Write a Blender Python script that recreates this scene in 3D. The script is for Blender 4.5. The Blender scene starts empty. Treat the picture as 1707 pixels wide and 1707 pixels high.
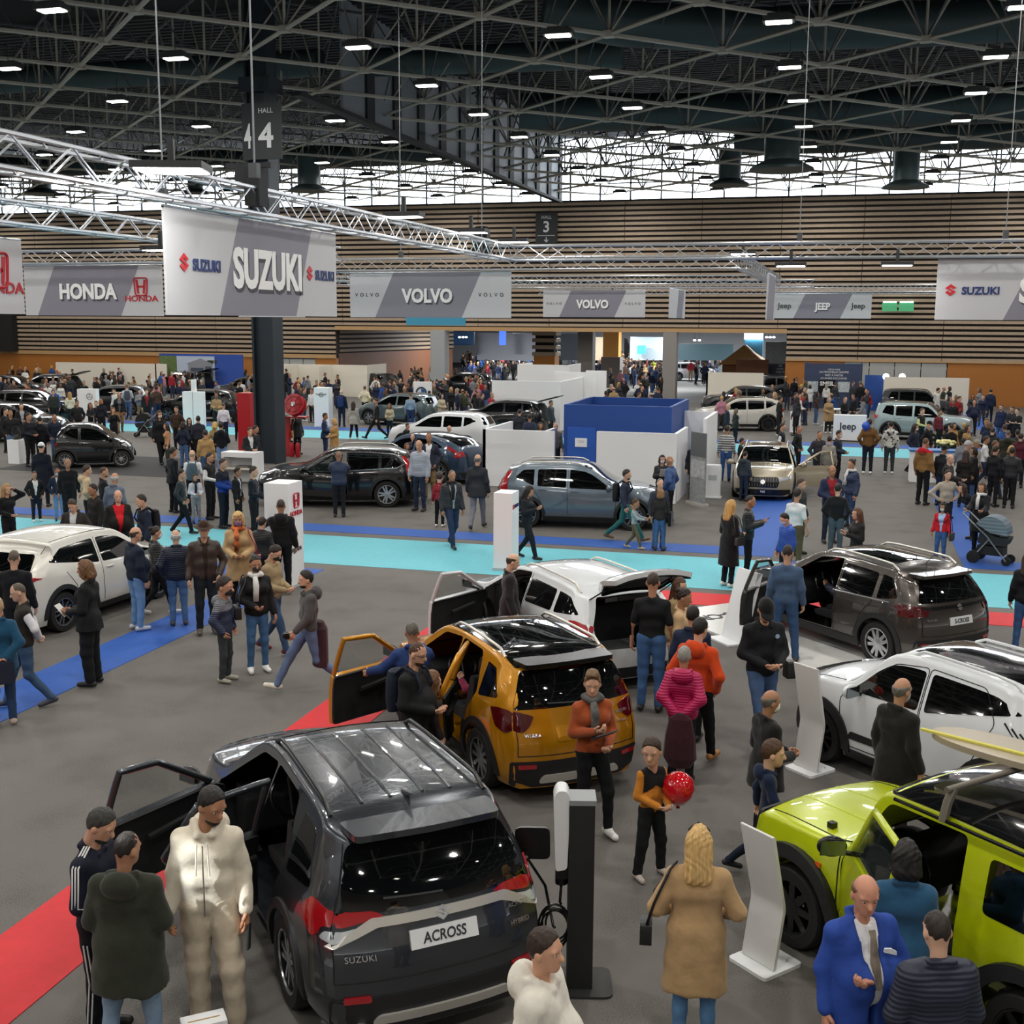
import bpy, bmesh, math, random
import numpy as np
from mathutils import Vector, Matrix
from mathutils.geometry import delaunay_2d_cdt
SC = bpy.context.scene
COL = SC.collection
R_ = math.radians
# ------------------------------------------------------------- camera
CH, CF, YAW, PITCH, ROLL = 5.24, 1980.0, 15.7, 9.2, 0.3
cam = bpy.data.cameras.new('camera'); camo = bpy.data.objects.new('camera', cam); COL.objects.link(camo)
cam.sensor_width = 36; cam.lens = 36*CF/1707; cam.clip_end = 400; cam.clip_start = .1
CR = Matrix.Rotation(R_(YAW),3,'Z') @ Matrix.Rotation(R_(90-PITCH),3,'X') @ Matrix.Rotation(R_(ROLL),3,'Z')
camo.matrix_world = Matrix.Translation((0,0,CH)) @ CR.to_4x4()
SC.camera = camo
# ------------------------------------------------------------- world, view, lamps
w = bpy.data.worlds.new('world'); SC.world = w; w.use_nodes = True
w.node_tree.nodes['Background'].inputs[0].default_value = (.86,.93,1,1)
w.node_tree.nodes['Background'].inputs[1].default_value = 8.0
SC.view_settings.view_transform = 'Standard'; SC.view_settings.look = 'None'
SC.view_settings.exposure = 0.0; SC.view_settings.gamma = 1; SC.view_settings.use_curve_mapping = False
SC.cycles.max_bounces = 5; SC.cycles.diffuse_bounces = 3; SC.cycles.glossy_bounces = 3
SC.cycles.transmission_bounces = 4; SC.cycles.transparent_max_bounces = 8
SC.cycles.caustics_reflective = False; SC.cycles.caustics_refractive = False
SC.cycles.sample_clamp_indirect = 4; SC.cycles.sample_clamp_direct = 40
LAMPX = [-8.3+6.05*k for k in range(-9,5)]
LAMPY = [4.3+5.95*k for k in range(-2,13)]
LAMPW = 138
def area(x,y,z,sx,sy,e,col=(1,.96,.9),rot=(0,0,0)):
    l = bpy.data.lights.new('hall_light','AREA'); l.shape='RECTANGLE'; l.size=sx; l.size_y=sy; l.energy=e; l.color=col
    o = bpy.data.objects.new('hall_light',l); COL.objects.link(o); o.location=(x,y,z); o.rotation_euler=rot; return o
for i,x in enumerate(LAMPX):
    for j,y in enumerate(LAMPY):
        if (i+j)%2==0: area(x,y,13.06,.62,.3,LAMPW*2)
for x in (-30,-22,-14,-6): # lamps of the hall beyond the opening
    for y in (92,108,124): area(x,y,4.9,1.2,.4,1000,(.9,.95,1))
# ------------------------------------------------------------- pixel of the photograph -> point of the hall
def ray(px,py): return CR @ Vector(((px-853.5)/CF, -(py-853.5)/CF, -1))
def at(px,py,z=0.0):
    d = ray(px,py); t = (z-CH)/d.z; return Vector((0,0,CH))+t*d
def atY(px,py,Y):
    d = ray(px,py); return Vector((0,0,CH))+Y/d.y*d
def atX(px,py,X):
    d = ray(px,py); return Vector((0,0,CH))+X/d.x*d
def proj(p):
    q = CR.transposed() @ (Vector(p)-Vector((0,0,CH))); return 853.5-CF*q.x/q.z, 853.5+CF*q.y/q.z
def tall(px,yf,yh):
    g = at(px,yf); lo,hi = 0,6
    for _ in range(30):
        m=(lo+hi)/2
        if proj((g.x,g.y,m))[1]>yh: lo=m
        else: hi=m
    return g, lo
# ------------------------------------------------------------- materials
def lin(h):
    if isinstance(h,str):
        h=h.lstrip('#'); c=[int(h[i:i+2],16)/255 for i in (0,2,4)]
        return tuple((v/12.92 if v<=.04045 else ((v+.055)/1.055)**2.4) for v in c)
    return h
MC = {}
def M(col, rough=.6, metal=0, spec=.5, coat=0, emit=0, bump=None, var=0, alpha=1, trans=0, sheen=0, ior=None, name=None):
    key=(col,rough,metal,spec,coat,emit,bump,var,alpha,trans,sheen)
    if key in MC: return MC[key]
    m=bpy.data.materials.new(name or 'surface'); m.use_nodes=True; nt=m.node_tree; b=nt.nodes['Principled BSDF']
    c=lin(col); b.inputs['Base Color'].default_value=(*c,1); b.inputs['Roughness'].default_value=rough
    b.inputs['Metallic'].default_value=metal; b.inputs['Specular IOR Level'].default_value=spec
    b.inputs['Coat Weight'].default_value=coat; b.inputs['Coat Roughness'].default_value=.03
    b.inputs['Alpha'].default_value=alpha; b.inputs['Transmission Weight'].default_value=trans
    if sheen: b.inputs['Sheen Weight'].default_value=sheen
    if emit:
        b.inputs['Emission Color'].default_value=(*c,1); b.inputs['Emission Strength'].default_value=emit
        m.cycles.emission_sampling='NONE'
    if bump or var:
        tc=nt.nodes.new('ShaderNodeTexCoord')
    if var:
        n=nt.nodes.new('ShaderNodeTexNoise'); n.inputs['Scale'].default_value=9; n.inputs['Detail'].default_value=5
        nt.links.new(tc.outputs['Object'],n.inputs['Vector'])
        mx=nt.nodes.new('ShaderNodeMix'); mx.data_type='RGBA'; mx.blend_type='MULTIPLY'; mx.inputs[0].default_value=1
        r=nt.nodes.new('ShaderNodeMapRange'); r.inputs[1].default_value=.3; r.inputs[2].default_value=.7
        r.inputs[3].default_value=1-var; r.inputs[4].default_value=1+var
        nt.links.new(n.outputs[0],r.inputs[0]); mx.inputs[6].default_value=(*c,1)
        nt.links.new(r.outputs[0],mx.inputs[7]); nt.links.new(mx.outputs[2],b.inputs['Base Color'])
    if bump:
        kind,sc,st=bump; src=tc.outputs['Object']
        if kind=='strand':
            mp=nt.nodes.new('ShaderNodeMapping'); mp.inputs['Scale'].default_value=(1,1,.12); nt.links.new(src,mp.inputs[0]); src=mp.outputs[0]
            if var: n.inputs['Scale'].default_value=55; nt.links.new(src,n.inputs['Vector'])
        if kind=='wave':
            t=nt.nodes.new('ShaderNodeTexWave'); t.bands_direction='Z'; t.wave_profile='SIN'; t.inputs['Scale'].default_value=sc
            t.inputs['Distortion'].default_value=1.2; t.inputs['Detail Scale'].default_value=1.0; out=t.outputs['Fac']
        else:
            t=nt.nodes.new('ShaderNodeTexNoise'); t.inputs['Scale'].default_value=sc; t.inputs['Detail'].default_value=3; out=t.outputs[0]
        nt.links.new(src,t.inputs['Vector'])
        bp=nt.nodes.new('ShaderNodeBump'); bp.inputs['Strength'].default_value=st; bp.inputs['Distance'].default_value=.02
        nt.links.new(out,bp.inputs['Height']); nt.links.new(bp.outputs[0],b.inputs['Normal'])
    MC[key]=m; return m
# ------------------------------------------------------------- mesh builder
class MB:
    def __init__(s): s.v=[]; s.f=[]; s.m=[]
    def add(s,vs,fs,mi=0):
        o=len(s.v); s.v+= [tuple(p) for p in vs]; s.f+=[tuple(i+o for i in f) for f in fs]; s.m+=[mi]*len(fs); return s
    def box(s,x0,x1,y0,y1,z0,z1,mi=0,T=None):
        vs=[Vector((x,y,z)) for z in (z0,z1) for y in (y0,y1) for x in (x0,x1)]
        if T is not None: vs=[T@p for p in vs]
        return s.add(vs,[(0,2,3,1),(4,5,7,6),(0,1,5,4),(2,6,7,3),(0,4,6,2),(1,3,7,5)],mi)
    def tube(s,pts,r,n=6,mi=0,cap=True,closed=False):
        pts=[Vector(p) for p in pts]; vs=[]; fs=[]; N=len(pts); rs=r if isinstance(r,(list,tuple)) else [r]*N
        up=None
        for i,p in enumerate(pts):
            if closed: d=(pts[(i+1)%N]-pts[i-1])
            else: d=(pts[min(i+1,N-1)]-pts[max(i-1,0)])
            d=d.normalized() if d.length>1e-9 else Vector((0,0,1))
            if up is None: up=Vector((0,0,1)) if abs(d.z)<.95 else Vector((1,0,0))
            a=d.cross(up)
            if a.length<1e-4: a=d.orthogonal()
            a.normalize(); b=a.cross(d); up=b
            for k in range(n):
                t=2*math.pi*(k+.5)/n; vs.append(p+rs[i]*(math.cos(t)*a+math.sin(t)*b))
        for i in range(N if closed else N-1):
            j=(i+1)%N
            for k in range(n): fs.append((i*n+k,i*n+(k+1)%n,j*n+(k+1)%n,j*n+k))
        if cap and not closed: fs+= [tuple(range(n))[::-1], tuple(range((N-1)*n,N*n))]
        return s.add(vs,fs,mi)
    def lathe(s,prof,n=24,mi=0,T=None,cap=True):
        vs=[]; fs=[]; N=len(prof)
        for r,z in prof:
            for k in range(n):
                t=2*math.pi*k/n; p=Vector((r*math.cos(t),r*math.sin(t),z)); vs.append(T@p if T is not None else p)
        for i in range(N-1):
            for k in range(n): fs.append((i*n+k,i*n+(k+1)%n,(i+1)*n+(k+1)%n,(i+1)*n+k))
        if cap: fs+=[tuple(range(n))[::-1],tuple(range((N-1)*n,N*n))]
        return s.add(vs,fs,mi)
    def prism(s,poly,h,T,mi=0):
        n=len(poly); vs=[T@Vector((x,y,z)) for z in (0,h) for x,y in poly]
        return s.add(vs,[tuple(range(n))[::-1],tuple(range(n,2*n))]+[(i,(i+1)%n,n+(i+1)%n,n+i) for i in range(n)],mi)
    def mesh(s,name,mats,smooth=None):
        me=bpy.data.meshes.new(name); me.from_pydata(s.v,[],s.f)
        for m in (mats if isinstance(mats,(list,tuple)) else [mats]): me.materials.append(m)
        me.polygons.foreach_set('material_index',s.m)
        if smooth is not None:
            me.polygons.foreach_set('use_smooth',[True]*len(s.f)); me.update()
            if smooth<3.1: me.set_sharp_from_angle(angle=smooth)
        me.update(); return me
    def build(s,name,mats,parent=None,smooth=None,loc=None):
        return link(name,s.mesh(name,mats,smooth),parent,loc)
def link(name,me,parent=None,loc=None):
    o=bpy.data.objects.new(name,me); COL.objects.link(o)
    if parent is not None: o.parent=parent
    if loc is not None: o.location=loc
    return o
def tag(o,label=None,cat=None,group=None,kind=None):
    if label: o['label']=label
    if cat: o['category']=cat
    if group: o['group']=group
    if kind: o['kind']=kind
    return o
def thing(name,label,cat,loc=(0,0,0),rz=0,group=None):
    o=bpy.data.objects.new(name,None); COL.objects.link(o); o.location=loc; o.rotation_euler=(0,0,rz); o.empty_display_size=.1
    return tag(o,label,cat,group)
def struct(o): o['kind']='structure'; return o
def boxobj(name,dims,mat,parent=None,**k):
    o=MB().box(*dims).build(name,mat,parent,**k); return o
def dup_tree(o,parent=None):
    c=o.copy(); COL.objects.link(c)
    if parent is not None: c.parent=parent
    for ch in list(o.children): dup_tree(ch,c)
    return c
def text(s,size,mat,parent,T,name='lettering',bold=0,ext=.004,sp=1.0,sx=1.0,align='CENTER',shear=0):
    cu=bpy.data.curves.new('t','FONT'); cu.body=s; cu.size=size; cu.align_x=align; cu.align_y='CENTER'; cu.extrude=ext
    cu.offset=bold*size; cu.space_character=sp; cu.shear=shear; cu.resolution_u=3
    o=bpy.data.objects.new('t',cu); COL.objects.link(o)
    dg=bpy.context.evaluated_depsgraph_get(); me=bpy.data.meshes.new_from_object(o.evaluated_get(dg)); bpy.data.objects.remove(o)
    me.transform(T@Matrix.Diagonal((sx,1,1,1))); me.materials.clear(); me.materials.append(mat); me.name=name
    return link(name,me,parent)
def frame(o,x,y): # matrix from origin, x axis, y axis (z = facing)
    x=Vector(x).normalized(); y=Vector(y).normalized(); z=x.cross(y)
    return Matrix(((x.x,y.x,z.x,o[0]),(x.y,y.y,z.y,o[1]),(x.z,y.z,z.z,o[2]),(0,0,0,1)))
# ============================================================= the hall
def floor_mat():
    m=bpy.data.materials.new('grey_carpet'); m.use_nodes=True; nt=m.node_tree; b=nt.nodes['Principled BSDF']
    tc=nt.nodes.new('ShaderNodeTexCoord'); n=nt.nodes.new('ShaderNodeTexNoise'); n.inputs['Scale'].default_value=1.1; n.inputs['Detail'].default_value=8
    n2=nt.nodes.new('ShaderNodeTexNoise'); n2.inputs['Scale'].default_value=60; n2.inputs['Detail'].default_value=2
    nt.links.new(tc.outputs['Object'],n.inputs['Vector']); nt.links.new(tc.outputs['Object'],n2.inputs['Vector'])
    ad=nt.nodes.new('ShaderNodeMath'); ad.operation='ADD'; nt.links.new(n.outputs[0],ad.inputs[0]); nt.links.new(n2.outputs[0],ad.inputs[1])
    cr=nt.nodes.new('ShaderNodeValToRGB'); cr.color_ramp.elements[0].position=.7; cr.color_ramp.elements[1].position=1.3
    cr.color_ramp.elements[0].color=(*lin('#565350'),1); cr.color_ramp.elements[1].color=(*lin('#6a6763'),1)
    nt.links.new(ad.outputs[0],cr.inputs[0]); nt.links.new(cr.outputs[0],b.inputs['Base Color'])
    b.inputs['Roughness'].default_value=.75; b.inputs['Specular IOR Level'].default_value=.25; return m
fl=struct(boxobj('floor',(-80,40,-14,142,-.2,0),floor_mat()))
CYAN=M('#66bac8',.7,var=.04); BLUE=M('#2054a8',.7,var=.05); RED=M('#c92229',.7,var=.05)
def carpet(i,x0,x1,y0,y1,m,z=.006): return struct(boxobj('trim_%d'%i,(x0,x1,y0,y1,-.01,z),m))
carpet(1,-80,20,23.15,26.3,CYAN); carpet(2,-80,20,48.4,51.8,CYAN)
carpet(3,-11.45,-10.47,-6,21.6,BLUE); carpet(4,-80,-10.47,21.6,22.6,BLUE)
carpet(5,-6.77,-5.83,-6,22.75,RED,.007); carpet(6,-5.83,20,21.75,22.75,RED,.007)
carpet(7,-14,-1.45,26.8,27.75,BLUE,.007); carpet(8,-2.45,-1.45,27.75,48.0,BLUE,.007); carpet(18,-80,-16,26.8,27.75,BLUE,.007)
carpet(9,2.6,12,26.8,27.8,BLUE,.007); carpet(10,2.6,3.6,27.8,40,BLUE,.007)
carpet(11,-80,20,52.2,53.4,BLUE); carpet(12,6.3,7.3,53.4,75,BLUE,.007)
carpet(13,-28.5,-21.5,34.6,39.6,M('#2b2a2b',.8),.004)
# white gloss plinth floor under the s-cross
# ---- back wall
SLATW=M('#ab9883',.6,var=.08); DARKW=M('#231e1b',.8); ORANGE=M('#a96b2c',.6,var=.05); GREYW=M('#9a9a98',.6); LGREY=M('#b9bcbf',.55)
struct(boxobj('wall_back',(-76,-35.8,80.12,80.6,2.4,13.1),DARKW))
struct(boxobj('wall_back',(-35.8,-4.0,80.12,80.6,4.45,13.1),DARKW))
struct(boxobj('wall_back',(-4.0,40,80.12,80.6,2.4,13.1),DARKW))
mb=MB(); z=2.78; k=0
while z<13.0:
    segs=[(-76,-35.8),(-4.0,40)] if z<4.4 else [(-76,40)]
    for a,b in segs:
        x=a
        while x<b-.01:
            x2=min(b,-76+5.1*(math.floor((x+76.001)/5.1)+1)); mb.box(x+.02,x2-.02,79.95,80.15,z,z+.185); x=x2
    z+=.335; k+=1
struct(mb.build('wall_back_slats',SLATW))
struct(boxobj('wall_back_panel',(-76,-40.6,80.0,80.5,0,2.4),ORANGE)); struct(boxobj('wall_back_panel',(-37.4,-35.8,80.0,80.5,0,2.4),ORANGE))
struct(boxobj('wall_back_panel',(-4.0,-.3,80.0,80.5,0,2.75),ORANGE)); struct(boxobj('wall_back_panel',(6.0,40,80.0,80.5,0,2.75),ORANGE))
TRIMW=M('#b79468',.6)
struct(boxobj('trim_14',(-76,-35.8,79.9,80.3,2.4,2.68),TRIMW)); struct(boxobj('trim_15',(-4,40,79.9,80.3,2.68,2.78),TRIMW))
struct(boxobj('trim_16',(-35.8,-4,79.9,80.3,4.45,4.72),TRIMW))
for i,(x0,x1) in enumerate([(-.3,1.25),(1.25,2.8),(2.8,4.4),(4.4,5.95)]):
    d=struct(boxobj('door_%d'%(i+1),(x0+.03,x1-.03,80.0,80.12,0,2.66),M('#a9aba9',.5))); boxobj('door_handle',(x1-.2,x1-.12,79.94,80.0,1,1.2),M('#333333',.4),d)
for i,(x0,x1) in enumerate([(-40.5,-39.5),(-39.5,-38.4),(-38.4,-37.4)]):
    d=struct(boxobj('door_%d'%(i+5),(x0+.03,x1-.03,80.0,80.12,0,2.3),M('#a9aba9',.5))); boxobj('door_handle',(x1-.2,x1-.12,79.94,80.0,1,1.2),M('#333333',.4),d)
# near-black slab before the slats, its colour standing in for a recess's shade
struct(boxobj('wall_left',(-76,-62.7,79.3,79.9,2.6,5.6),M('#1a1817',.8)))
# clerestory glazing
GLAZ=M((.93,.97,1),.05,0,.3,alpha=.12,name='clerestory_glass')
mb=MB()
for x in np.arange(-76,40,2.05): mb.box(x-.05,x+.05,80.2,80.35,13.1,16.6)
for z in (13.1,14.2,15.3,16.5): mb.box(-76,40,80.2,80.35,z,z+.07)
wf=struct(mb.build('window_1',M('#5b646e',.6))); struct(boxobj('window_glass',(-76,40,80.26,80.28,13.1,16.5),GLAZ,wf))
# roof
struct(boxobj('ceiling',(-80,44,-16,81,17.4,17.7),M('#17181a',.9)))
mb=MB()
for y in np.arange(45,81,.5): mb.box(-80,44,y,y+.22,17.25,17.4)
struct(mb.build('ceiling_ribs',M('#3a3c40',.7)))
struct(boxobj('wall_left',(-80.4,-80,-16,81,0,17.5),M('#8a8178',.8))); struct(boxobj('wall_right',(44,44.4,-16,81,0,17.5),M('#8a8178',.8)))
struct(boxobj('wall_front',(-80,44,-16.4,-16,0,17.5),M('#9a938a',.8)))
# the next hall, seen through the opening
struct(boxobj('wall_back_hall',(-80,40,140,140.3,0,5),M('#e0e2e4',.7))); struct(boxobj('ceiling_back_hall',(-80,40,80.7,141,5.0,5.3),M('#a4a7aa',.8)))
struct(boxobj('wall_left_hall',(-60,-59.7,80.7,141,0,5),M('#8a8d90',.8))); struct(boxobj('wall_right_hall',(20,20.3,80.7,141,0,5),M('#8a8d90',.8)))
# slanted side wall of the passage
A=Vector((-35.8,80.6,0)); B=Vector((-32.6,97,0)); d=(B-A).normalized(); T=frame((A.x,A.y,0),d,(0,0,1))
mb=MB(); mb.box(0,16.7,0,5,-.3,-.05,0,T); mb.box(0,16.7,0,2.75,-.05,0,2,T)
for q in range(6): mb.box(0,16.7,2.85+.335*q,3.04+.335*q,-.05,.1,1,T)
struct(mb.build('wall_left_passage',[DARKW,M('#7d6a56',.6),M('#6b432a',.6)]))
# pillars
def pillar(name,x0,x1,y0,y1,h,m,label=None):
    return struct(boxobj(name,(x0,x1,y0,y1,0,h),m))
pillar('pillar',-28.4,-27.35,79.6,80.6,4.5,M('#a3a7aa',.6)); pillar('pillar',-12.0,-11.1,79.6,80.6,4.5,M('#8f8c88',.6))
p=atY(907,600,86); mb=MB(); mb.box(p.x-.8,p.x+.8,86,87.4,0,2.6,0)
for q in range(5): mb.box(p.x-.9,p.x+.9,85.9,87.5,2.6+.5*q,2.88+.5*q,1)
mb.box(p.x-.7,p.x+.7,86.1,87.3,2.6,5,2); struct(mb.build('pillar',[M('#b9792f',.6),SLATW,DARKW]))
p=atY(975,600,84); pillar('pillar',p.x-.55,p.x+.55,84,85,5,M('#86807c',.6))
p=atY(1018,600,92); mb=MB(); mb.box(p.x-.6,p.x+.6,92,93.2,2.4,5,0); mb.box(p.x-.75,p.x+.75,91.9,93.3,0,2.4,1); struct(mb.build('pillar',[M('#c08a45',.6),M('#6b6763',.7)]))
# main steel column with its hall sign
STEEL=M('#2b343c',.5,.3)
cx,cy=-20.3,39.4
mb=MB(); mb.box(cx-.4,cx+.4,cy-.06,cy+.06,0,17.3); mb.box(cx-.42,cx-.34,cy-.4,cy+.4,0,17.3); mb.box(cx+.34,cx+.42,cy-.4,cy+.4,0,17.3)
mb.box(cx-.34,cx+.34,cy-.2,cy+.2,0,17.3); mb.box(cx-.6,cx+.6,cy-.5,cy+.5,13.0,13.5)
struct(mb.build('pillar',STEEL))
SIGNB=M('#23272b',.6); SIGNT=M('#d9dcde',.5)
t=thing('hall_sign','dark box sign reading HALL 4 high on the steel column','sign',(cx,cy,0))
boxobj('sign_panel',(.02,1.05,-.62,-.55,10.7,12.6),SIGNB,t)
MB().prism([(-.5,-.5),(.02,-.62),(.02,-.55),(-.45,-.43)],1.9,Matrix.Translation((0,0,10.7))).build('side_panel',SIGNB,t)
text('4',1.15,SIGNT,t,frame((.48,-.63,11.45),(1,0,0),(0,0,1)),bold=.02); text('HALL',.24,SIGNT,t,frame((.48,-.63,12.32),(1,0,0),(0,0,1)))
text('4',1.15,SIGNT,t,frame((-.25,-.57,11.45),(.974,-.225,0),(0,0,1)),bold=.02,sx=.55)
p0=atY(891,351,79.6)
t=thing('hall_sign','dark sign reading HALL 3 with down arrow on the slatted back wall','sign',(-20.1,79.7,0))
boxobj('sign_panel',(-.75,.75,0,.1,10.3,12.35),SIGNB,t)
text('3',1.0,SIGNT,t,frame((0,-.01,11.4),(1,0,0),(0,0,1)),bold=.02); text('HALL',.3,SIGNT,t,frame((0,-.01,12.05),(1,0,0),(0,0,1)))
boxobj('sign_line',(-.6,.6,-.02,0,10.84,10.87),SIGNT,t)
MB().tube([(0,-.01,10.75),(0,-.01,10.45)],.03).tube([(-.14,-.01,10.58),(0,-.01,10.43),(.14,-.01,10.58)],.03).build('arrow',SIGNT,t)
# ---- space frame
TUBE=M('#b3ada0',.5,.2); TUBED=M('#4b4d4f',.5,.2)
mb=MB(); SX,SY=3.04,3.0; X0,Y0=-10.4,33.6; ZB,ZT=13.65,16.6
def node(i,j): return Vector((X0+SX*i,Y0+SY*j,ZB))
for i in range(-22,16):
    for j in range(-12,16):
        if (i+j)%2: continue
        n=node(i,j); up=Vector((n.x,n.y,ZT))
        if n.y>79.3: continue
        mb.tube([n,up],.045,5,cap=False); mb.box(n.x-.16,n.x+.16,n.y-.16,n.y+.16,ZB-.09,ZB+.09)
        for di,dj in ((1,1),(-1,1)):
            q=node(i+di,j+dj); qu=Vector((q.x,q.y,ZT))
            mb.tube([n,q],.07,5,cap=False); mb.tube([up,qu],.055,5,1,cap=False)
            mid=(up+qu)/2
            mb.tube([n,mid],.035,4,cap=False); mb.tube([q,mid],.035,4,1,cap=False)
struct(mb.build('ceiling_space_frame',[TUBE,TUBED]))
# dividing curtain wall under the roof
mb=MB()
for k in range(12):
    y=44+3*k; mb.box(-19.3,-19.2,y,y+2.2,13.15,17.3,0); mb.box(-19.4,-19.1,y+2.2,y+3,13.15,17.3,1)
mb.box(-19.45,-19.05,40,80,13.0,13.15,1); struct(mb.build('wall_roof_divider',[M('#8d9299',.6),M('#23272b',.7)]))
# ---- ventilation ducts and outlets
DUCT=M('#3f4e50',.5,.4)
def duct(lab,pts,r):
    o=MB().tube(pts,r,14).build('air_duct',DUCT,smooth=.7); return tag(o,lab,'duct')
duct('wide round air duct crossing the roof at the upper left',[(-50,46,15.4),(-21,46,15.4)],.55)
duct('short round air duct right of the HALL 4 sign',[(-19.5,46.5,15.4),(-9,47.5,15.4)],.55)
duct('bent air duct high above the middle of the hall',[(-10.5,41,15.6),(-8,42,15.2),(-4,44,15.2),(2,45,15.3),(12,45,15.3)],.75)
duct('long air duct low under the roof near the clerestory',[(-16,58,15.2),(-4,61,15.2),(16,61,15.2)],.9)
duct('air duct at the right running back to the clerestory',[(-7,73,15.6),(6,72,15.4),(22,72,15.4)],.8)
duct('air duct at the left running along the clerestory',[(-62,72,15.4),(-24,72,15.4)],.7)
def outlet(lab,px,py,Y,s):
    p=atY(px,py,Y); t=thing('air_outlet',lab,'air outlet',(p.x,Y,p.z))
    MB().lathe([(.62*s,0),(.62*s,1.6*s)],16).build('duct_neck',DUCT,t,smooth=.6)
    MB().lathe([(1.15*s,-.3*s),(1.1*s,-.2*s),(.62*s,.05*s)],16).build('cone',DUCT,t,smooth=.6)
outlet('dark conical air outlet at the far left of the clerestory',70,316,70,1); outlet('dark conical air outlet left of the HALL 4 column',326,316,70,.8)
outlet('dark conical air outlet just right of the HALL 4 column',515,310,62,1.0); outlet('dark conical air outlet in front of the middle right clerestory',1216,300,68,1)
outlet('dark conical air outlet in front of the far right clerestory',1510,303,66,1.05); outlet('large hanging outlet cone between the right clerestory bays',1303,270,60,1.35)
# ---- high bay lamps
LAMPM=M((1,.95,.86),.4,emit=14,name='lamp_diffuser'); HOUS=M('#3b3d3f',.5,.3)
h=MB().box(-.42,.42,-.22,.22,.02,.16).box(-.3,.3,-.12,.12,.16,.24).mesh('housing',HOUS)
df=MB().box(-.34,.34,-.16,.16,-.01,.02).mesh('diffuser',LAMPM); cb=MB().tube([(0,0,.24),(0,0,.85)],.012,4).mesh('cable',HOUS)
for x in LAMPX:
    for y in LAMPY:
        t=thing('high_bay_lamp','rectangular high bay lamp hanging below the roof space frame','lamp',(x,y,13.1),0,'high bay lamps in the roof')
        link('housing',h,t); link('diffuser',df,t); link('cable',cb,t)
# ============================================================= cars
def curve(kn):
    kn=sorted(kn); x=np.array([k[0] for k in kn],float); y=np.array([k[1] for k in kn],float)
    if len(x)==1: return lambda q: np.full_like(np.asarray(q,float),y[0])
    h=np.diff(x); d=np.diff(y)/h; m=np.zeros_like(x); m[0]=d[0]; m[-1]=d[-1]
    for i in range(1,len(x)-1):
        if d[i-1]*d[i]>0: m[i]=2*d[i-1]*d[i]/(d[i-1]+d[i])
    def f(q):
        q=np.clip(np.asarray(q,float),x[0],x[-1]); i=np.clip(np.searchsorted(x,q)-1,0,len(h)-1); t=(q-x[i])/h[i]
        return (2*t**3-3*t**2+1)*y[i]+(t**3-2*t**2+t)*h[i]*m[i]+(-2*t**3+3*t**2)*y[i+1]+(t**3-t**2)*h[i]*m[i+1]
    return f
def sstep(t): t=np.clip(t,0,1); return t*t*(3-2*t)
def rpoly(p,r=.04,n=4):
    if r<=0: return p
    out=[]; N=len(p)
    for i in range(N):
        a,b,c=Vector(p[i-1]),Vector(p[i]),Vector(p[(i+1)%N]); u=(a-b); v=(c-b); rr=min(r,u.length*.45,v.length*.45)
        s=b+u.normalized()*rr; e=b+v.normalized()*rr
        for k in range(n+1):
            t=k/n; out.append(tuple((1-t)**2*s+2*t*(1-t)*b+t*t*e))
    return out
def dens(p,d=.12):
    out=[]
    for i in range(len(p)):
        a,b=Vector(p[i]),Vector(p[(i+1)%len(p)]); n=max(1,int((b-a).length/d))
        for k in range(n): out.append(tuple(a+(b-a)*k/n))
    return out
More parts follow.
